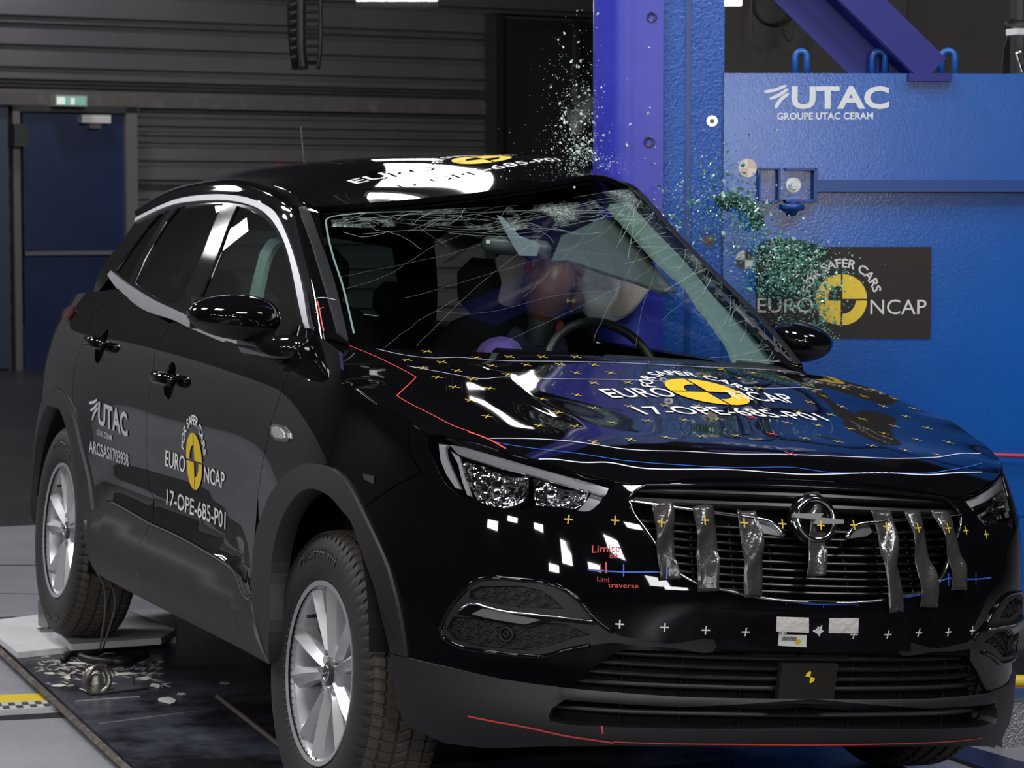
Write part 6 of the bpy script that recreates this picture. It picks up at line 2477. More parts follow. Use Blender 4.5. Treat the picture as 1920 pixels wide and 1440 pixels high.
# measuring leads hanging from the rear wheel arch to a plug on the sled
LD = empty('measuring_lead')
pw = c2w(BODY.at(B([(161, 985)]), .02)[0])
plug = hit_w(190, 1214, k=.014)
for k, (q1, q2) in enumerate((((195, 1100), (193, 1180)), ((214, 1110), (205, 1178)))):
    d_ = (plug - CAM) @ CF
    dp = lambda q, z: CAM + ray_w(*q) * z
    mb = MB()
    mb.tube(curve([dp((159 + 2 * k, 975), 8.64), dp((164 + 2 * k, 1010), 8.64), dp((170 + 3 * k, 1050), 8.66), dp(q1, 8.70), dp(q2, 8.72), plug + [.01 * k, 0, 0]], 40), .0034, 6)
    mb.build('wire', mat('wire_grey', (.10, .10, .105), .5), LD, smooth=True)
mb = MB()
mb.tube([plug + [-.015, .01, 0], plug + [.02, -.0, .002]], .010, 8)
mb.build('plug', mat('plug_green', (.12, .30, .06), .5), LD, smooth=True)
mb = MB()
mb.tube([CAM + ray_w(168, 1034) * 8.65, CAM + ray_w(171, 1047) * 8.655], .0075, 8)
mb.build('tape_collar', mat('collar_cream', (.6, .55, .42), .6), LD, smooth=True)
tag(LD, 'pair of thin grey wires hanging from the rear arch to a plug', 'cable')

# black cable bundle taped to the deck
CBN = empty('cable_bundle')
for k, pts in enumerate(([(118, 1236), (140, 1224), (172, 1222), (196, 1214)], [(150, 1230), (180, 1238), (215, 1240), (250, 1230)], [(160, 1246), (163, 1256), (164, 1262)], [(196, 1238), (225, 1242), (255, 1236), (275, 1228)])):
    mb = MB()
    mb.tube(curve([hit_w(*q, k=.012 + .004 * (k % 2)) for q in pts], 20), .011 if k != 2 else .003, 7)
    mb.build('cable', mat('cable_black', (.012, .012, .013), .5), CBN, smooth=True)
tag(CBN, 'tangle of black cables taped down on the sled deck', 'cable')
# torn tape scraps
SCR = mat('tape_scrap', (.58, .55, .51), .7, bump=(30, .4))
r_ = np.random.default_rng(11)
sc_ = [(82, 1222, 24, 5, 'flat by the large white board'), (143, 1243, 34, 5, 'lifted by the black cables'), (205, 1224, 22, 4, 'under the hanging wires'), (190, 1247, 22, 6, 'folded next to the black cables'),
       (127, 1270, 16, 9, 'crumpled beside the lifting eye'), (168, 1262, 40, 6, 'behind the lifting eye'), (235, 1263, 44, 7, 'long one behind the eye plate'), (293, 1285, 22, 9, 'square one past the eye plate'),
       (312, 1312, 36, 15, 'large pale square in front of the eye plate'), (340, 1301, 22, 4, 'narrow one near the guide rail'), (110, 1285, 30, 4, 'thin one in front of the crumpled scrap'), (262, 1240, 36, 5, 'beside the far end of the cables'),
       (92, 1262, 26, 4, 'thin one near the sled edge'), (270, 1272, 30, 8, 'ragged one above the square scrap'), (300, 1240, 12, 4, 'tiny one far under the car'), (420, 1280, 26, 5, 'dim one in the shade under the sill')]
for x, y, w_, h_, lab in sc_:
    nq = 9
    P = []
    for k in range(nq):
        t = 2 * pi * k / nq
        e = .55 + .6 * r_.random()
        P.append(hit_w(x + w_ / 2 * e * np.sign(cos(t)) * abs(cos(t)) ** .6, y + h_ / 2 * e * sin(t), k=.002 + .004 * r_.random()))
    mb = MB()
    mb.add([p for p in P] + [p - V3(0, 0, .0015) for p in P], [tuple(range(nq)), tuple(range(2 * nq - 1, nq - 1, -1))] + [(i, nq + i, nq + (i + 1) % nq, (i + 1) % nq) for i in range(nq)])
    tag(mb.build('tape_scrap', SCR), 'pale torn tape scrap on the sled, ' + lab, 'scrap', 'tape scraps on the sled deck')
# chalky smears on the deck around the scraps
SMR = mat('deck_smear', (.34, .32, .30), .8)
nsm = 0
VV, FF = [], []
for _ in range(150):
    x, y = 60 + 230 * r_.random(), 1228 + 60 * r_.random()
    x += (y - 1228) * .4
    L, h_ = r_.uniform(5, 32), r_.uniform(.8, 2.4)
    a = r_.normal() * .12
    k = len(VV)
    VV += [hit_w(x - L / 2, y - a * L - h_ * .3, k=.0007), hit_w(x, y - h_, k=.0007), hit_w(x + L / 2, y + a * L, k=.0007), hit_w(x + L * .1, y + h_, k=.0007)]
    FF.append((k, k + 1, k + 2, k + 3))
o = mk('deck_smears', VV, FF, SMR, SLD, smooth=False)
o['kind'] = 'stuff'

# yellow bar and chequered ruler in the floor slot left of the sled
cy_ = [hit_w(*q, k=FL) for q in ((-60, 1309), (106, 1302), (106, 1317), (-60, 1322))]
mb = MB()
mb.add([p + V3(0, 0, h) for h in (.006, 0) for p in cy_], [(0, 1, 2, 3), (7, 6, 5, 4), (0, 4, 5, 1), (1, 5, 6, 2), (2, 6, 7, 3), (3, 7, 4, 0)])
tag(mb.build('yellow_bar', mat('bar_yellow', (.72, .53, .03), .45)), 'yellow painted bar across the floor left of the sled', 'bar')
RUL = empty('measuring_rule')
c0, c1, c2, c3 = [hit_w(*q, k=FL) for q in ((-60, 1326), (112, 1318), (124, 1330), (-60, 1341))]
mb = MB()
mb.add([p + V3(0, 0, h) for h in (.010, 0) for p in (c0, c1, c2, c3)], [(0, 1, 2, 3), (7, 6, 5, 4), (0, 4, 5, 1), (1, 5, 6, 2), (2, 6, 7, 3), (3, 7, 4, 0)])
mb.build('rule_body', mat('rule_white', (.5, .5, .5), .5), RUL)
VV, FF = [], []
NX = 14
for i in range(NX):
    for j in range(2):
        if (i + j) % 2: continue
        f = lambda u, v: (c0 * (1 - u) + c1 * u) * (1 - v) + (c3 * (1 - u) + c2 * u) * v + V3(0, 0, .0108)
        k = len(VV)
        VV += [f(i / NX, .1 + j * .4), f((i + 1) / NX, .1 + j * .4), f((i + 1) / NX, .5 + j * .4), f(i / NX, .5 + j * .4)]
        FF.append((k, k + 1, k + 2, k + 3))
mk('rule_squares', VV, FF, mat('rule_black', (.05, .055, .065), .5), RUL, smooth=False)
tag(RUL, 'chequered black and white measuring rule in front of the yellow bar', 'measuring rule')
sl_ = [hit_w(*q, k=FL + .001) for q in ((-60, 1345), (122, 1335), (128, 1345), (-60, 1353))]
tag(mk('trim_slot', sl_, [(0, 1, 2, 3)], mat('slot_black', (.004, .004, .004), .9), smooth=False), kind='structure')

# ------------------------------------------------------------------ pole and barrier block
PA = .36
BX, BY = V3(cos(PA), -sin(PA), 0), V3(sin(PA), cos(PA), 0)
PC = V3(.745, 1.548, 0)
POLEM = mat('pole_indigo', (.022, .028, .36), .34, bump=(25, .05), var=(2.5, (.038, .046, .42), .4, .7))
BLUE2 = mat('darkened_blue', (.003, .040, .20), .35)  # block blue darkened: shading of tie bar and bracket put into the colour
BLUE = mat('block_blue', (.003, .072, .335), .21, bump=(130, .05), var=(1.6, (.005, .088, .385), .35, .7))
WELD = mat('column_blue', (.010, .075, .36), .22, bump=(95, .38, 6))
PO = empty('pole', None, tuple(PC))
PR = .127
prof = [(-PR * sin(t), -PR * cos(t)) for t in np.linspace(0, pi, 33)]        # local (along BX, along BY)
P = [(0.085, -PR)] + prof + [(.085, PR)]
mb = MB()
mb.prism([(a, b) for a, b in P], FL + .10, 3.6, (np.zeros(3), BX, BY, V3(0, 0, 1)))
mb.build('pole_nose', POLEM, PO, auto=30)


def on_block(px, py, d=0.0):
    """point on the block's front face; d stands off towards the camera"""
    return hit_w(px, py, n=-BY, k=-BY @ (PC - BY * (.105 + d)))


for px_, py_, rr in ((1222, 32, .017), (1217, 266, .018)):
    p = hit_w(px_, py_, n=-BY, k=-BY @ (PC - BY * PR))
    mb = MB()
    mb.lathe([(rr, .0), (rr, .004), (rr * .85, .005), (rr * .4, .003), (rr * .35, -.006), (0, -.006)], n=24, R=np.stack([BX, V3(0, 0, 1), -BY], 1), c=p - PC)
    mb.build('countersunk_bolt', mat('bolt_blue', (.02, .02, .13), .4), PO, auto=30)
mb = MB()
mb.box((0, 0, FL + .05), (.5, .5, .1))
mb.build('pole_foot', POLEM, PO)
tag(PO, 'indigo blue round-nosed impact pole buried in the side of the car', 'pole')

BK = empty('barrier_block', None, tuple(PC))
loc = lambda p: np.array(p) - PC


def bbox(name, px0, py0, px1, py1, d0, d1, mt, parent=None, bev=0, zlo=None):
    a, b = on_block(px0, py0), on_block(px1, py1)
    s0, s1 = (a - PC) @ BX, (b - PC) @ BX
    z0, z1 = sorted((a[2], b[2]))
    if zlo is not None: z0 = zlo
    mb = MB()
    mb.box((0, 0, 0), (abs(s1 - s0), d1 - d0, z1 - z0), bev=bev)
    M3 = np.stack([BX, -BY, [0, 0, 1]], 1)
    c = BX * (s0 + s1) / 2 - BY * (.105 + (d0 + d1) / 2) + V3(0, 0, (z0 + z1) / 2)
    mb.V = [tuple(M3 @ np.array(v) + c) for v in mb.V]
    return mb.build(name, mt, parent or BK)


zbot = on_block(1900, 1166)[2]
bbox('column', 1238, -500, 1353, 1100, -.30, 0, WELD, zlo=FL)
bbox('weld_seam', 1288, -500, 1292, 900, 0, .004, BLUE2)
bbox('front_plate', 1353, 137, 2150, 1166, -.9, 0, BLUE)
bbox('lower_seam', 1353, 961, 2150, 966, 0, .004, BLUE)
for k in (0,):
    mb = MB()
    mb.box((0, 0, 0), (.9, .7, zbot - FL))
    c = loc(on_block(1560, 1100)) * [1, 1, 0] + BY * .5 + V3(0, 0, (zbot + FL) / 2)
    M3 = np.stack([BX, -BY, [0, 0, 1]], 1)
    mb.V = [tuple(M3 @ np.array(v) + c) for v in mb.V]
    mb.build('pedestal', BLUE, BK)
LUGM = mat('lug_blue', (.015, .10, .36), .35)
for x, y, w_ in ((1502, 96, 11), (1648, 96, 12), (1777, 95, 13)):
    a, b, t_ = on_block(x - w_, 140, -.12), on_block(x + w_, 140, -.12), on_block(x, y, -.12)
    r_l = np.linalg.norm(b - a) / 2
    m_ = (a + b) / 2
    h_ = t_[2] - m_[2] - r_l
    pts = [a - PC, a - PC + V3(0, 0, h_)] + [m_ - PC + V3(0, 0, h_) - BX * r_l * cos(t) + V3(0, 0, r_l * sin(t)) for t in np.linspace(.2, pi - .2, 9)] + [b - PC + V3(0, 0, h_), b - PC]
    mb = MB()
    mb.tube(pts, .011, 8)
    mb.build('lifting_lug', LUGM, BK, smooth=True)
# white lettering on the plate
WPR = mat('plate_print', (.60, .64, .68), .45)


def block_text(s, bl, br, tl, mt=WPR, parent=BK, bold=.0, d=.0012):
    V, F = text_mesh(s, 5, bold)
    a, b, c = (on_block(*q, d) - PC for q in (bl, br, tl))
    L = V[:, 0].max()
    P = [a + (b - a) * v[0] / L + V3(0, 0, c[2] - a[2]) * v[1] for v in V]
    return mk('lettering', P, F, mt, parent, smooth=False)


block_text('UTAC', (1484, 202), (1667, 202), (1484, 161), bold=.045)
block_text('GROUPE UTAC CERAM', (1457, 224), (1637, 223), (1457, 211), bold=.03)
V, F = swoosh()
a = on_block(1480, 204, .0012) - PC
u_ = on_block(1481, 204, .0012) - on_block(1480, 204, .0012)
hh = on_block(1480, 160)[2] - on_block(1480, 204)[2]
mk('logo_strokes', [a + u_ * v[0] * 50 + V3(0, 0, hh * v[1]) for v in V], F, WPR, BK, smooth=False)


def bdisc(name, px_, py_, r, mt, d0=0.0, d1=.004, n=28, parent=None):
    c = loc(on_block(px_, py_, d0))
    mb = MB()
    mb.prism([(r * cos(t), r * sin(t)) for t in np.linspace(0, 2 * pi, n + 1)[:-1]], 0, d1 - d0, (c, BX, V3(0, 0, 1), -BY))
    return mb.build(name, mt, parent or BK)


SILV = mat('washer', (.75, .75, .74), .35, metal=.6)
bdisc('washer', 1335, 227, .018, SILV)
bdisc('washer_bolt', 1335, 227, .007, mat('bolt_dark', (.08, .08, .085), .4), .004, .008)
bdisc('target_disc', 1402, 315, .029, mat('target_cream', (.62, .58, .52), .5), 0, .002)
bdisc('rusty_washer', 1330, 450, .017, mat('rust_brown', (.12, .07, .05), .6), 0, .004)
bdisc('washer_bolt', 1330, 450, .007, MATS['bolt_dark'], .004, .007)
bdisc('target_disc', 1397, 487, .030, mat('target_white', (.6, .6, .6), .5), 0, .002)
for px_, py_, r, mt in ((1402, 315, .029, mat('target_rose', (.55, .42, .36), .5)), (1397, 487, .030, mat('target_dark', (.03, .035, .05), .5))):
    for s0 in (0, pi):
        c = loc(on_block(px_, py_, .002))
        mb = MB()
        mb.prism([(0, 0)] + [(r * cos(s0 + t), r * sin(s0 + t)) for t in np.linspace(0, pi / 2, 9)], 0, .0008, (c, BX, V3(0, 0, 1), -BY))
        mb.build('target_quarter', mt, BK)
# bracket box with clamp bolt, hand knob and the long bar
BR = empty('clamp_bracket', BK)
for x0, y0, x1, y1 in ((1420, 315, 1459, 318), (1420, 376, 1459, 380), (1420, 315, 1423, 380), (1456, 315, 1460, 380), (1470, 315, 1527, 320), (1470, 374, 1527, 379), (1522, 315, 1528, 379)):
    bbox('bracket_plate', x0, y0, x1, y1, 0, .05, BLUE2, BR)
bbox('bracket_back', 1460, 320, 1500, 375, 0, .02, BLUE, BR)
bdisc('clamp_washer', 1487, 347, .024, mat('washer_pale', (.70, .74, .66), .4), .02, .026, parent=BR)
bdisc('clamp_nut', 1487, 347, .0145, mat('nut_steel', (.30, .32, .35), .3, metal=.8), .026, .042, n=6, parent=BR)
bdisc('clamp_stud', 1487, 347, .007, MATS['nut_steel'], .042, .055, n=12, parent=BR)
c = loc(on_block(1486, 388, .035))
mb = MB()
mb.lathe([(0, .024), (.012, .024), (.016, .012), (.034, .010), (.038, 0), (.034, -.010), (.016, -.014), (.012, -.026), (0, -.028)], n=20, c=c)
mb.build('hand_knob', mat('knob_blue', (.008, .05, .24), .4), BR, smooth=True)
a, b = loc(on_block(1528, 349, .03)), loc(on_block(2150, 349, .03))
bbox('tie_bar', 1528, 337, 2150, 360, .008, .05, BLUE2)
tag(BK, 'large blue steel barrier block with white lettering behind the pole', 'barrier block')

# framed plaque on the block
SG = empty('sign_board', None, tuple(PC))
bbox('board', 1418, 463, 1744, 634, .001, .005, mat('board_brown', (.019, .015, .014), .5, spec=.3), SG)


def sign_text(s, bl, br, tl, bold=.0): return block_text(s, bl, br, tl, mat('board_print', (.58, .57, .58), .5), SG, bold, .0062)


sign_text('EURO', (1420, 586), (1525, 586), (1420, 557))
sign_text('NCAP', (1632, 589), (1737, 589), (1632, 560))
cS = on_block(1578, 562, .0062) - PC
ux1 = on_block(1579, 562, .0062) - on_block(1578, 562, .0062)
upx = np.linalg.norm(ux1)
rad = 46 * upx
V, F = disc_logo()
mk('logo_disc', [cS + BX * rad * v[0] + V3(0, 0, rad * v[1]) for v in V], F, mat('board_yellow', (.70, .50, .03), .5), SG, smooth=False)
V, F = arc_text('FOR SAFER CARS', 1.32, pi * .93, pi * .07, .36, .03)
mk('lettering', [cS + BX * rad * v[0] + V3(0, 0, rad * v[1]) for v in V], F, MATS['board_print'], SG, smooth=False)
tag(SG, 'dark brown sign board with white letters and a quartered yellow disc', 'sign')

# diagonal indigo beam leaning on the block
DBM = empty('brace_beam', None, tuple(PC))
f0, f1 = on_block(1500, -95, -.05), on_block(1741, 141, -.05)
ax_ = f1 - f0
Lb = np.linalg.norm(ax_)
ax_ /= Lb
wd_ = np.cross(ax_, -BY)
wd_ /= np.linalg.norm(wd_)
if wd_[0] < 0: wd_ = -wd_
yaw_ = .75
fl_ = wd_ * cos(yaw_) - BY * sin(yaw_) * -1 * 0 + wd_ * 0
BEAMM = mat('beam_indigo', (.016, .018, .17), .42, spec=.3)
M3 = np.stack([ax_, wd_, -BY], 1)
for nm, c_, d_ in (('flange', (Lb / 2, .02, .02), (Lb, .105, .014)), ('web', (Lb / 2, -.03, -.06), (Lb, .012, .15)), ('rear_flange', (Lb / 2, -.075, -.13), (Lb, .16, .014))):
    mb = MB()
    mb.box(c_, d_)
    mb.V = [tuple(M3 @ np.array(v) + f0 - PC) for v in mb.V]
    mb.build(nm, BEAMM, DBM)
bbox('foot_plate', 1701, 138, 1782, 153, -.15, .03, BEAMM, DBM)
tag(DBM, 'indigo diagonal steel brace standing on top of the blue block', 'beam')

# red hose passing behind the nose of the car
a, b = on_block(1830, 851, .03), on_block(2000, 856, .03)
mb = MB()
mb.tube(curve([on_block(1600, 848, .02), a, on_block(1880, 853.5, .03), b, on_block(2148, 860, .03)], 20), .006, 8)
tag(mb.build('red_hose', mat('hose_red', (.50, .03, .04), .5), smooth=True), 'thin red hose running along the blue block at bonnet height', 'hose')

# honeycomb block and straps at the far right by the wheel
HB = empty('honeycomb_block')
p = hit_w(1886, 1402, k=FL)
mb = MB()
mb.box((.2, .07, .068), (.42, .14, .136))
Rz = np.array(Matrix.Rotation(-.15, 3, 'Z'))
mb.V = [tuple(Rz @ np.array(v) + p) for v in mb.V]
mb.build('core', mat('honeycomb_alu', (.33, .34, .36), .35, metal=.7, bump=(160, .9)), HB)
mb = MB()
mb.box((.2, .07, .139), (.43, .15, .006))
mb.V = [tuple(Rz @ np.array(v) + p) for v in mb.V]
mb.build('face_sheet', MATS['bright_steel'], HB)
tag(HB, 'silver aluminium honeycomb block on the floor right of the car', 'block')
mb = MB()
mb.tube([hit_w(1800, 1277, k=FL + .05), hit_w(2000, 1277, k=FL + .05)], .02, 8)
tag(mb.build('yellow_tube', MATS['bar_yellow'], smooth=True), 'yellow tube lying beyond the honeycomb block', 'tube')
mb = MB()
q_ = [hit_w(*t, k=FL + .004) for t in ((1820, 1296), (1990, 1294), (1990, 1308), (1820, 1309))]
mb.add(q_ + [v - V3(0, 0, .004) for v in q_], [(0, 1, 2, 3), (7, 6, 5, 4), (0, 4, 5, 1), (1, 5, 6, 2), (2, 6, 7, 3), (3, 7, 4, 0)])
tag(mb.build('red_strap', mat('strap_red', (.42, .03, .03), .6)), 'red strap on the floor between yellow tube and honeycomb block', 'strap')
mb = MB()
q_ = [hit_w(*t, k=FL + .012) for t in ((1690, 1385), (1745, 1378), (2000, 1452), (1960, 1480))]
mb.add(q_ + [v - V3(0, 0, .012) for v in q_], [(0, 1, 2, 3), (7, 6, 5, 4), (0, 4, 5, 1), (1, 5, 6, 2), (2, 6, 7, 3), (3, 7, 4, 0)])
tag(mb.build('floor_rail', mat('rail_navy', (.012, .018, .05), .4)), 'dark navy rail let into the floor in front of the left wheel', 'rail')

# ------------------------------------------------------------------ overhead and far things
def at_depth(px, py, dep): return CAM + ray_w(px, py) * dep


# cable chain hanging from the roof
KC = empty('cable_chain')
dpt = 13.0
CH = mat('chain_black', (.012, .012, .016), .5)
for k in range(16):
    y = 118 - k * 16
    bend = max(0, (3 - k)) * 0
    c0_, c1_ = at_depth(568, y, dpt + (.10 if k == 0 else 0)), at_depth(599, y, dpt + (.1 if k == 0 else 0))
    mb = MB()
    mb.tube([c0_, c1_], .011, 6)
    mb.build('chain_bar', CH, KC)
ptsL = [at_depth(565 - (0 if y < 90 else (y - 90) * -.12), y, dpt) for y in (-160, 0, 60, 100, 125, 130)]
ptsR = [at_depth(601 - (0 if y < 90 else (y - 90) * .12), y, dpt) for y in (-160, 0, 60, 100, 125, 130)]
for P_, w_ in ((ptsL, .022), (ptsR, .010)):
    mb = MB()
    mb.tube(curve(P_, 24), w_, 6)
    mb.build('chain_side', CH, KC, smooth=True)
mb = MB()
V = [at_depth(538 + dx + (max(0, y - 40) ** 1.5 * .011 if dx == 0 else 0), y, dpt + .05 + (0.04 if dx else 0.0)) for y in (-160, 0, 40, 80, 110, 130) for dx in (0, 27)]
mb.add(V + [v + CF * .02 for v in V], [(2 * i, 2 * i + 1, 2 * i + 3, 2 * i + 2) for i in range(5)] + [(12 + 2 * i, 12 + 2 * i + 2, 12 + 2 * i + 3, 12 + 2 * i + 1) for i in range(5)])
mb.build('chain_cover', CH, KC)
for k in range(7):
    mb = MB()
    y = 108 - k * 16.5
    mb.tube([at_depth(545, y, dpt - .0), at_depth(556, y - 3, dpt - .0)], .007, 5)
    mb.build('chain_stud', mat('chain_grey', (.05, .05, .055), .5), KC)
tag(KC, 'black slotted cable chain hanging in front of the grey wall', 'cable chain')


def flood(name, c, w, h, tilt, strength, label, yaw=0.0):
    L_ = empty(name)
    R = np.stack([CR, CF, CU], 1) @ np.array(Matrix.Rotation(tilt, 3, 'X')) @ np.array(Matrix.Rotation(yaw, 3, 'Y'))
    mb = MB()
    mb.box((0, .05, .01), (w * 1.06, .1, h * .98), bev=.01)
    mb.V = [tuple(R @ np.array(v) + c) for v in mb.V]
    mb.build('lamp_housing', mat('housing_grey', (.12, .12, .12), .5), L_)
    mb = MB()
    mb.box((0, -.006, 0), (w, .008, h))
    mb.V = [tuple(R @ np.array(v) + c) for v in mb.V]
    mb.build('lamp_face', mat('lamp_face', (1, .98, .95), .5, emit=strength), L_)
    mb = MB()
    mb.tube([c + R @ V3(-w * .56, .05, 0), c + R @ V3(-w * .56, .05, h * 1.2), c + R @ V3(w * .56, .05, h * 1.2), c + R @ V3(w * .56, .05, 0)], .012, 6)
    mb.build('lamp_bracket', MATS['housing_grey'], L_)
    tag(L_, label, 'lamp')


flood('flood_lamp', at_depth(745, -36, 12.0), .36, .20, -.3, 18, 'bright flood lamp at the upper edge above the car roof')
flood('flood_lamp', at_depth(1372, -6, 14.0), .10, .09, 0, 14, 'small bright lamp above the blue column')
# coil of black cable on the brown wall with a loose end
CO = empty('cable_coil')
for k in range(5):
    mb = MB()
    c = at_depth(1446 + k * 2, 4 - k * 2, 16.8)
    mb.tube([c + CR * (.105 + .012 * k) * cos(t) + CU * (.135 + .010 * k) * sin(t) + CF * .01 * k for t in np.linspace(0, 2 * pi, 33)[:-1]], .006, 6, closed=True)
    mb.build('cable_loop', mat('coil_black', (.01, .01, .011), .5), CO, smooth=True)
mb = MB()
mb.tube(curve([at_depth(1411, -10, 16.8), at_depth(1408, 40, 16.8), at_depth(1413, 75, 16.8), at_depth(1427, 98, 16.8)], 20), .006, 6)
mb.build('loose_end', mat('loose_brown', (.08, .055, .04), .6), CO, smooth=True)
mb = MB()
mb.tube(curve([at_depth(1462, 40, 16.8), at_depth(1470, 65, 16.8), at_depth(1479, 78, 16.8), at_depth(1486, 50, 16.8), at_depth(1490, -10, 16.8)], 20), .005, 6)
mb.build('loose_end', MATS['coil_black'], CO, smooth=True)
tag(CO, 'coil of dark cable hanging on the brown wall above the block', 'cable')
# black lamp stand at the top right
LS = empty('lamp_stand')
for pts, r in (([(1912, -40), (1913, 60), (1914, 300)], .045), ([(1895, 60), (1914, 50), (1935, 60)], .05)):
    mb = MB()
    mb.tube(curve([at_depth(*q, 11.2) for q in pts], 12), r, 10)
    mb.build('stand_post', mat('stand_black', (.008, .008, .009), .5), LS, smooth=True)
mb = MB()
mb.prism([(0, 0), (-20, -40), (-35, 10), (-40, 60), (-10, 90), (40, 90), (40, -40)], 0, .02, (at_depth(1918, 80, 11.4), CR / 440, -CU / 440, CF))
mb.V = mb.V
mb.build('black_cloth', MATS['stand_black'], LS)
mb = MB()
mb.tube(curve([at_depth(1918, 97, 11.0), at_depth(1908, 99, 11.0), at_depth(1911, 118, 11.0), at_depth(1917, 138, 11.0)], 14), .008, 8)
mb.build('chrome_handle', CHROME, LS, smooth=True)
mb = MB()
mb.box(at_depth(1912, 60, 11.0), (.08, .08, .025))
mb.build('white_label', WHITE, LS)
tag(LS, 'black lamp stand with a dark cloth above the right end of the block', 'lamp stand')

# ------------------------------------------------------------------ flying window glass
GL_G = mat('shard_green', (.07, .23, .17), .14, spec=.8)
GL_P = mat('shard_pale', (.36, .54, .48), .12, spec=.9)
GL_W = mat('shard_clear', (.60, .74, .70), .10, spec=1.0)


def shard_mesh(seed, flat=1.0):
    r = np.random.default_rng(seed)
    bm = bmesh.new()
    for _ in range(9):
        v = r.normal(size=3)
        v /= np.linalg.norm(v)
        bm.verts.new(v * [1, r.uniform(.6, 1), .55 * flat])
    bmesh.ops.convex_hull(bm, input=bm.verts[:])
    for v in [v for v in bm.verts if not v.link_faces]: bm.verts.remove(v)
    me = bpy.data.meshes.new('glass_shard')
    bm.to_mesh(me)
    bm.free()
    return me


SHG = []
for s in range(5):
    me = shard_mesh(s)
    me.materials.append(GL_G)
    SHG.append(me)
SHP = []
for s in range(5):
    me = shard_mesh(40 + s)
    me.materials.append(GL_P)
    SHP.append(me)
SHW = []
for s in range(5):
    me = shard_mesh(20 + s)
    me.materials.append(GL_W)
    SHW.append(me)
r_ = np.random.default_rng(42)


def clump(cx, cy, sx, sy, ang, n):
    a = r_.normal(size=(n, 2)) * [sx, sy]
    c, s = cos(ang), sin(ang)
    return np.stack([cx + a[:, 0] * c - a[:, 1] * s, cy + a[:, 0] * s + a[:, 1] * c], 1)


green = np.vstack([clump(1400, 395, 26, 22, .8, 170), clump(1490, 480, 34, 16, .2, 330), clump(1460, 520, 40, 26, .3, 330), clump(1530, 560, 26, 26, .6, 220), clump(1340, 330, 40, 50, .9, 130), clump(1290, 400, 30, 50, .9, 160), clump(1440, 560, 40, 34, .3, 170), clump(1545, 610, 14, 16, .5, 60), clump(1370, 440, 40, 40, .5, 150)])
white = np.vstack([clump(1085, 262, 20, 36, 0, 150), clump(1075, 215, 26, 50, 0, 80), clump(1070, 140, 30, 60, .1, 50), clump(1120, 255, 26, 22, .3, 50), clump(1160, 200, 40, 60, 0, 30), clump(1100, 290, 14, 14, 0, 60)])


def wpt(q, k):
    """place of a flying shard: in the gap between car and block, k spreads it in depth"""
    return q


NSH = 0
def place(me, p, s, label, group):
    global NSH
    o = bpy.data.objects.new('glass_shard', me)
    o.location = p
    o.scale = (s, s, s)
    o.rotation_euler = tuple(r_.uniform(0, 6.3, 3))
    COL.objects.link(o)
    tag(o, label, 'glass shard', group)
    NSH += 1


def stuff_shards(name, P, S_, mt, me):
    base = np.array([v.co[:] for v in me.vertices])
    fs = [tuple(p.vertices) for p in me.polygons]
    VV, FF = [], []
    for p, s in zip(P, S_):
        R = np.array(Matrix.Rotation(r_.uniform(0, 6.3), 3, 'X') @ Matrix.Rotation(r_.uniform(0, 6.3), 3, 'Y'))
        k = len(VV)
        VV.extend(base @ R.T * s + p)
        FF.extend(tuple(i + k for i in f) for f in fs)
    o = mk(name, VV, FF, mt, smooth=False)
    o['kind'] = 'stuff'
    return o


gp = [on_block(q[0], q[1], .06 + .20 * abs(r_.normal())) for q in green]
gs = np.clip(r_.lognormal(-5.35, .40, len(gp)), .0022, .011)
o_ = np.argsort(-gs)
for i in o_[:190]:
    place(SHG[i % 5] if i % 4 else SHP[i % 5], gp[i], gs[i], 'green window glass shard flying in front of the blue block', 'green glass shards before the block')
rest = o_[190:]
tag(stuff_shards('glass_splinters', [gp[i] for i in rest], gs[rest], GL_G, SHG[1]), 'cloud of small green glass splinters in front of the sign board', 'glass splinters')
extra = np.vstack([clump(1400, 400, 30, 30, .8, 260), clump(1480, 500, 55, 32, .3, 1100), clump(1310, 370, 40, 60, .8, 300), clump(1530, 560, 34, 34, .4, 260)])
tag(stuff_shards('glass_splinters', [on_block(q[0], q[1], .05 + .2 * abs(r_.normal())) for q in extra], np.clip(r_.lognormal(-5.9, .4, len(extra)), .0012, .006), GL_P, SHW[2]), 'fine pale glass splinters among the green shards by the sign', 'glass splinters')
wp = [at_depth(q[0], q[1], 8.35 + .22 * r_.normal()) for q in white]
ws = np.clip(r_.lognormal(-5.65, .40, len(wp)), .0016, .0075)
o_ = np.argsort(-ws)
for i in o_[:110]:
    place(SHW[i % 5], wp[i], ws[i], 'clear glass shard thrown up beside the pole above the roof', 'clear glass shards by the pole')
ex2 = np.vstack([clump(1080, 240, 26, 60, 0, 500), clump(1095, 285, 16, 18, 0, 260), clump(1075, 150, 30, 60, 0, 160), clump(960, 350, 90, 30, -.1, 80), clump(1130, 300, 60, 30, .4, 160)])
tag(stuff_shards('glass_dust', [at_depth(q[0], q[1], 8.3 + .25 * r_.normal()) if q[1] < 310 else c2w(ROOF.at(ROOF.pix([q]), .02 + .04 * r_.random())[0]) for q in ex2], np.clip(r_.lognormal(-6.5, .4, len(ex2)), .0006, .0028), GL_W, SHW[3]), 'sparkling glass dust spraying up beside the pole', 'glass dust')
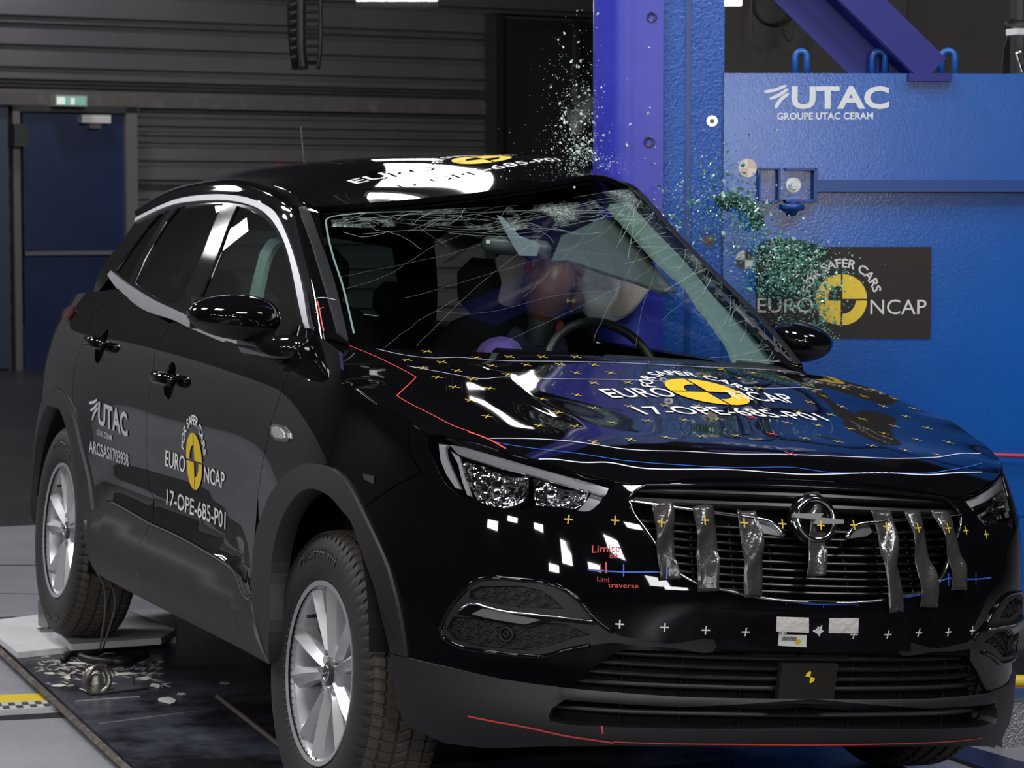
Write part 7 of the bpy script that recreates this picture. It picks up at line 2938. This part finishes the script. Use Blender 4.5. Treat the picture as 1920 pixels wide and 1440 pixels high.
# larger pieces of still coherent side glass
for pts, lab in (([(1366, 366), (1400, 372), (1425, 395), (1432, 420), (1412, 432), (1405, 412), (1390, 398)], 'curved green piece of crazed side glass below the clamp bracket'),
                 ([(1425, 460), (1480, 448), (1530, 458), (1552, 472), (1530, 490), (1490, 505), (1450, 500), (1430, 482)], 'large green sheet of crazed side glass over the sign board'),
                 ([(1340, 372), (1368, 360), (1380, 372), (1372, 392), (1350, 392)], 'small green piece of crazed side glass by the column edge'),
                 ([(1428, 515), (1470, 505), (1500, 520), (1490, 552), (1450, 560), (1430, 545)], 'ragged green glass piece over the white letters of the sign')):
    c = np.array(pts, float).mean(0)
    A = [on_block(x, y, .12 + .0006 * (x - c[0]) - .0009 * (y - c[1])) for x, y in pts]
    Q = curve(np.array(A), 26, closed=True)
    Q = Q + r_.normal(size=Q.shape) * .003
    cc = Q.mean(0) - BY * .012
    n = len(Q)
    VV = [cc] + list(Q) + [cc + BY * .006] + list(Q + BY * .005)
    FF = [(0, 1 + i, 1 + (i + 1) % n) for i in range(n)] + [(n + 1, n + 2 + (i + 1) % n, n + 2 + i) for i in range(n)] + [(1 + i, n + 2 + i, n + 2 + (i + 1) % n, 1 + (i + 1) % n) for i in range(n)]
    mb = MB()
    mb.add(VV, FF)
    tag(mb.build('glass_sheet', mat('sheet_green', (.025, .095, .075), .25, var=(90, (.28, .46, .38), .55, .62), bump=(150, 1.0))), lab, 'glass sheet')
# unseen walls added for the doors to mirror, grey below and dark above
mb = MB()
mb.box((-5.2, 16.3, 1.45), (10.5, .1, 2.98))
tag(mb.build('wall_reflector', mat('reflector_grey', (.16, .155, .165), .6)), kind='structure')
mb = MB()
mb.box((-5.2, 16.3, 5.5), (10.5, .1, 5.1))
tag(mb.build('wall_reflector_upper', mat('reflector_dark', (.015, .015, .017), .7)), kind='structure')

# puff of pale dust thrown up beside the pole
VM = bpy.data.materials.new('dust_haze')
VM.use_nodes = True
N_, K_ = VM.node_tree.nodes, VM.node_tree.links
N_.clear()
vo_ = N_.new('ShaderNodeOutputMaterial')
vs_ = N_.new('ShaderNodeVolumeScatter')
vs_.inputs['Color'].default_value = (.95, .95, 1, 1)
tc_n = N_.new('ShaderNodeTexCoord')
nz_ = N_.new('ShaderNodeTexNoise')
nz_.inputs['Scale'].default_value = 14
nz_.inputs['Detail'].default_value = 4
mr_ = N_.new('ShaderNodeMapRange')
mr_.inputs[1].default_value, mr_.inputs[2].default_value, mr_.inputs[3].default_value, mr_.inputs[4].default_value = .48, .75, 0, 5.0
K_.new(tc_n.outputs['Object'], nz_.inputs['Vector'])
K_.new(nz_.outputs['Fac'], mr_.inputs[0])
K_.new(mr_.outputs[0], vs_.inputs['Density'])
K_.new(vs_.outputs[0], vo_.inputs['Volume'])
mb = MB()
c = at_depth(1088, 205, 8.4)
for (dx, dy, r) in ((0, 0, (.045, .05, .085)),):
    mb.ellip((0, 0, 0), r, 18, 12)
o = mb.build('dust_puff', VM, smooth=True, loc=tuple(c))
tag(o, 'small pale puff of dust hanging beside the pole above the roof', 'dust', kind='stuff')
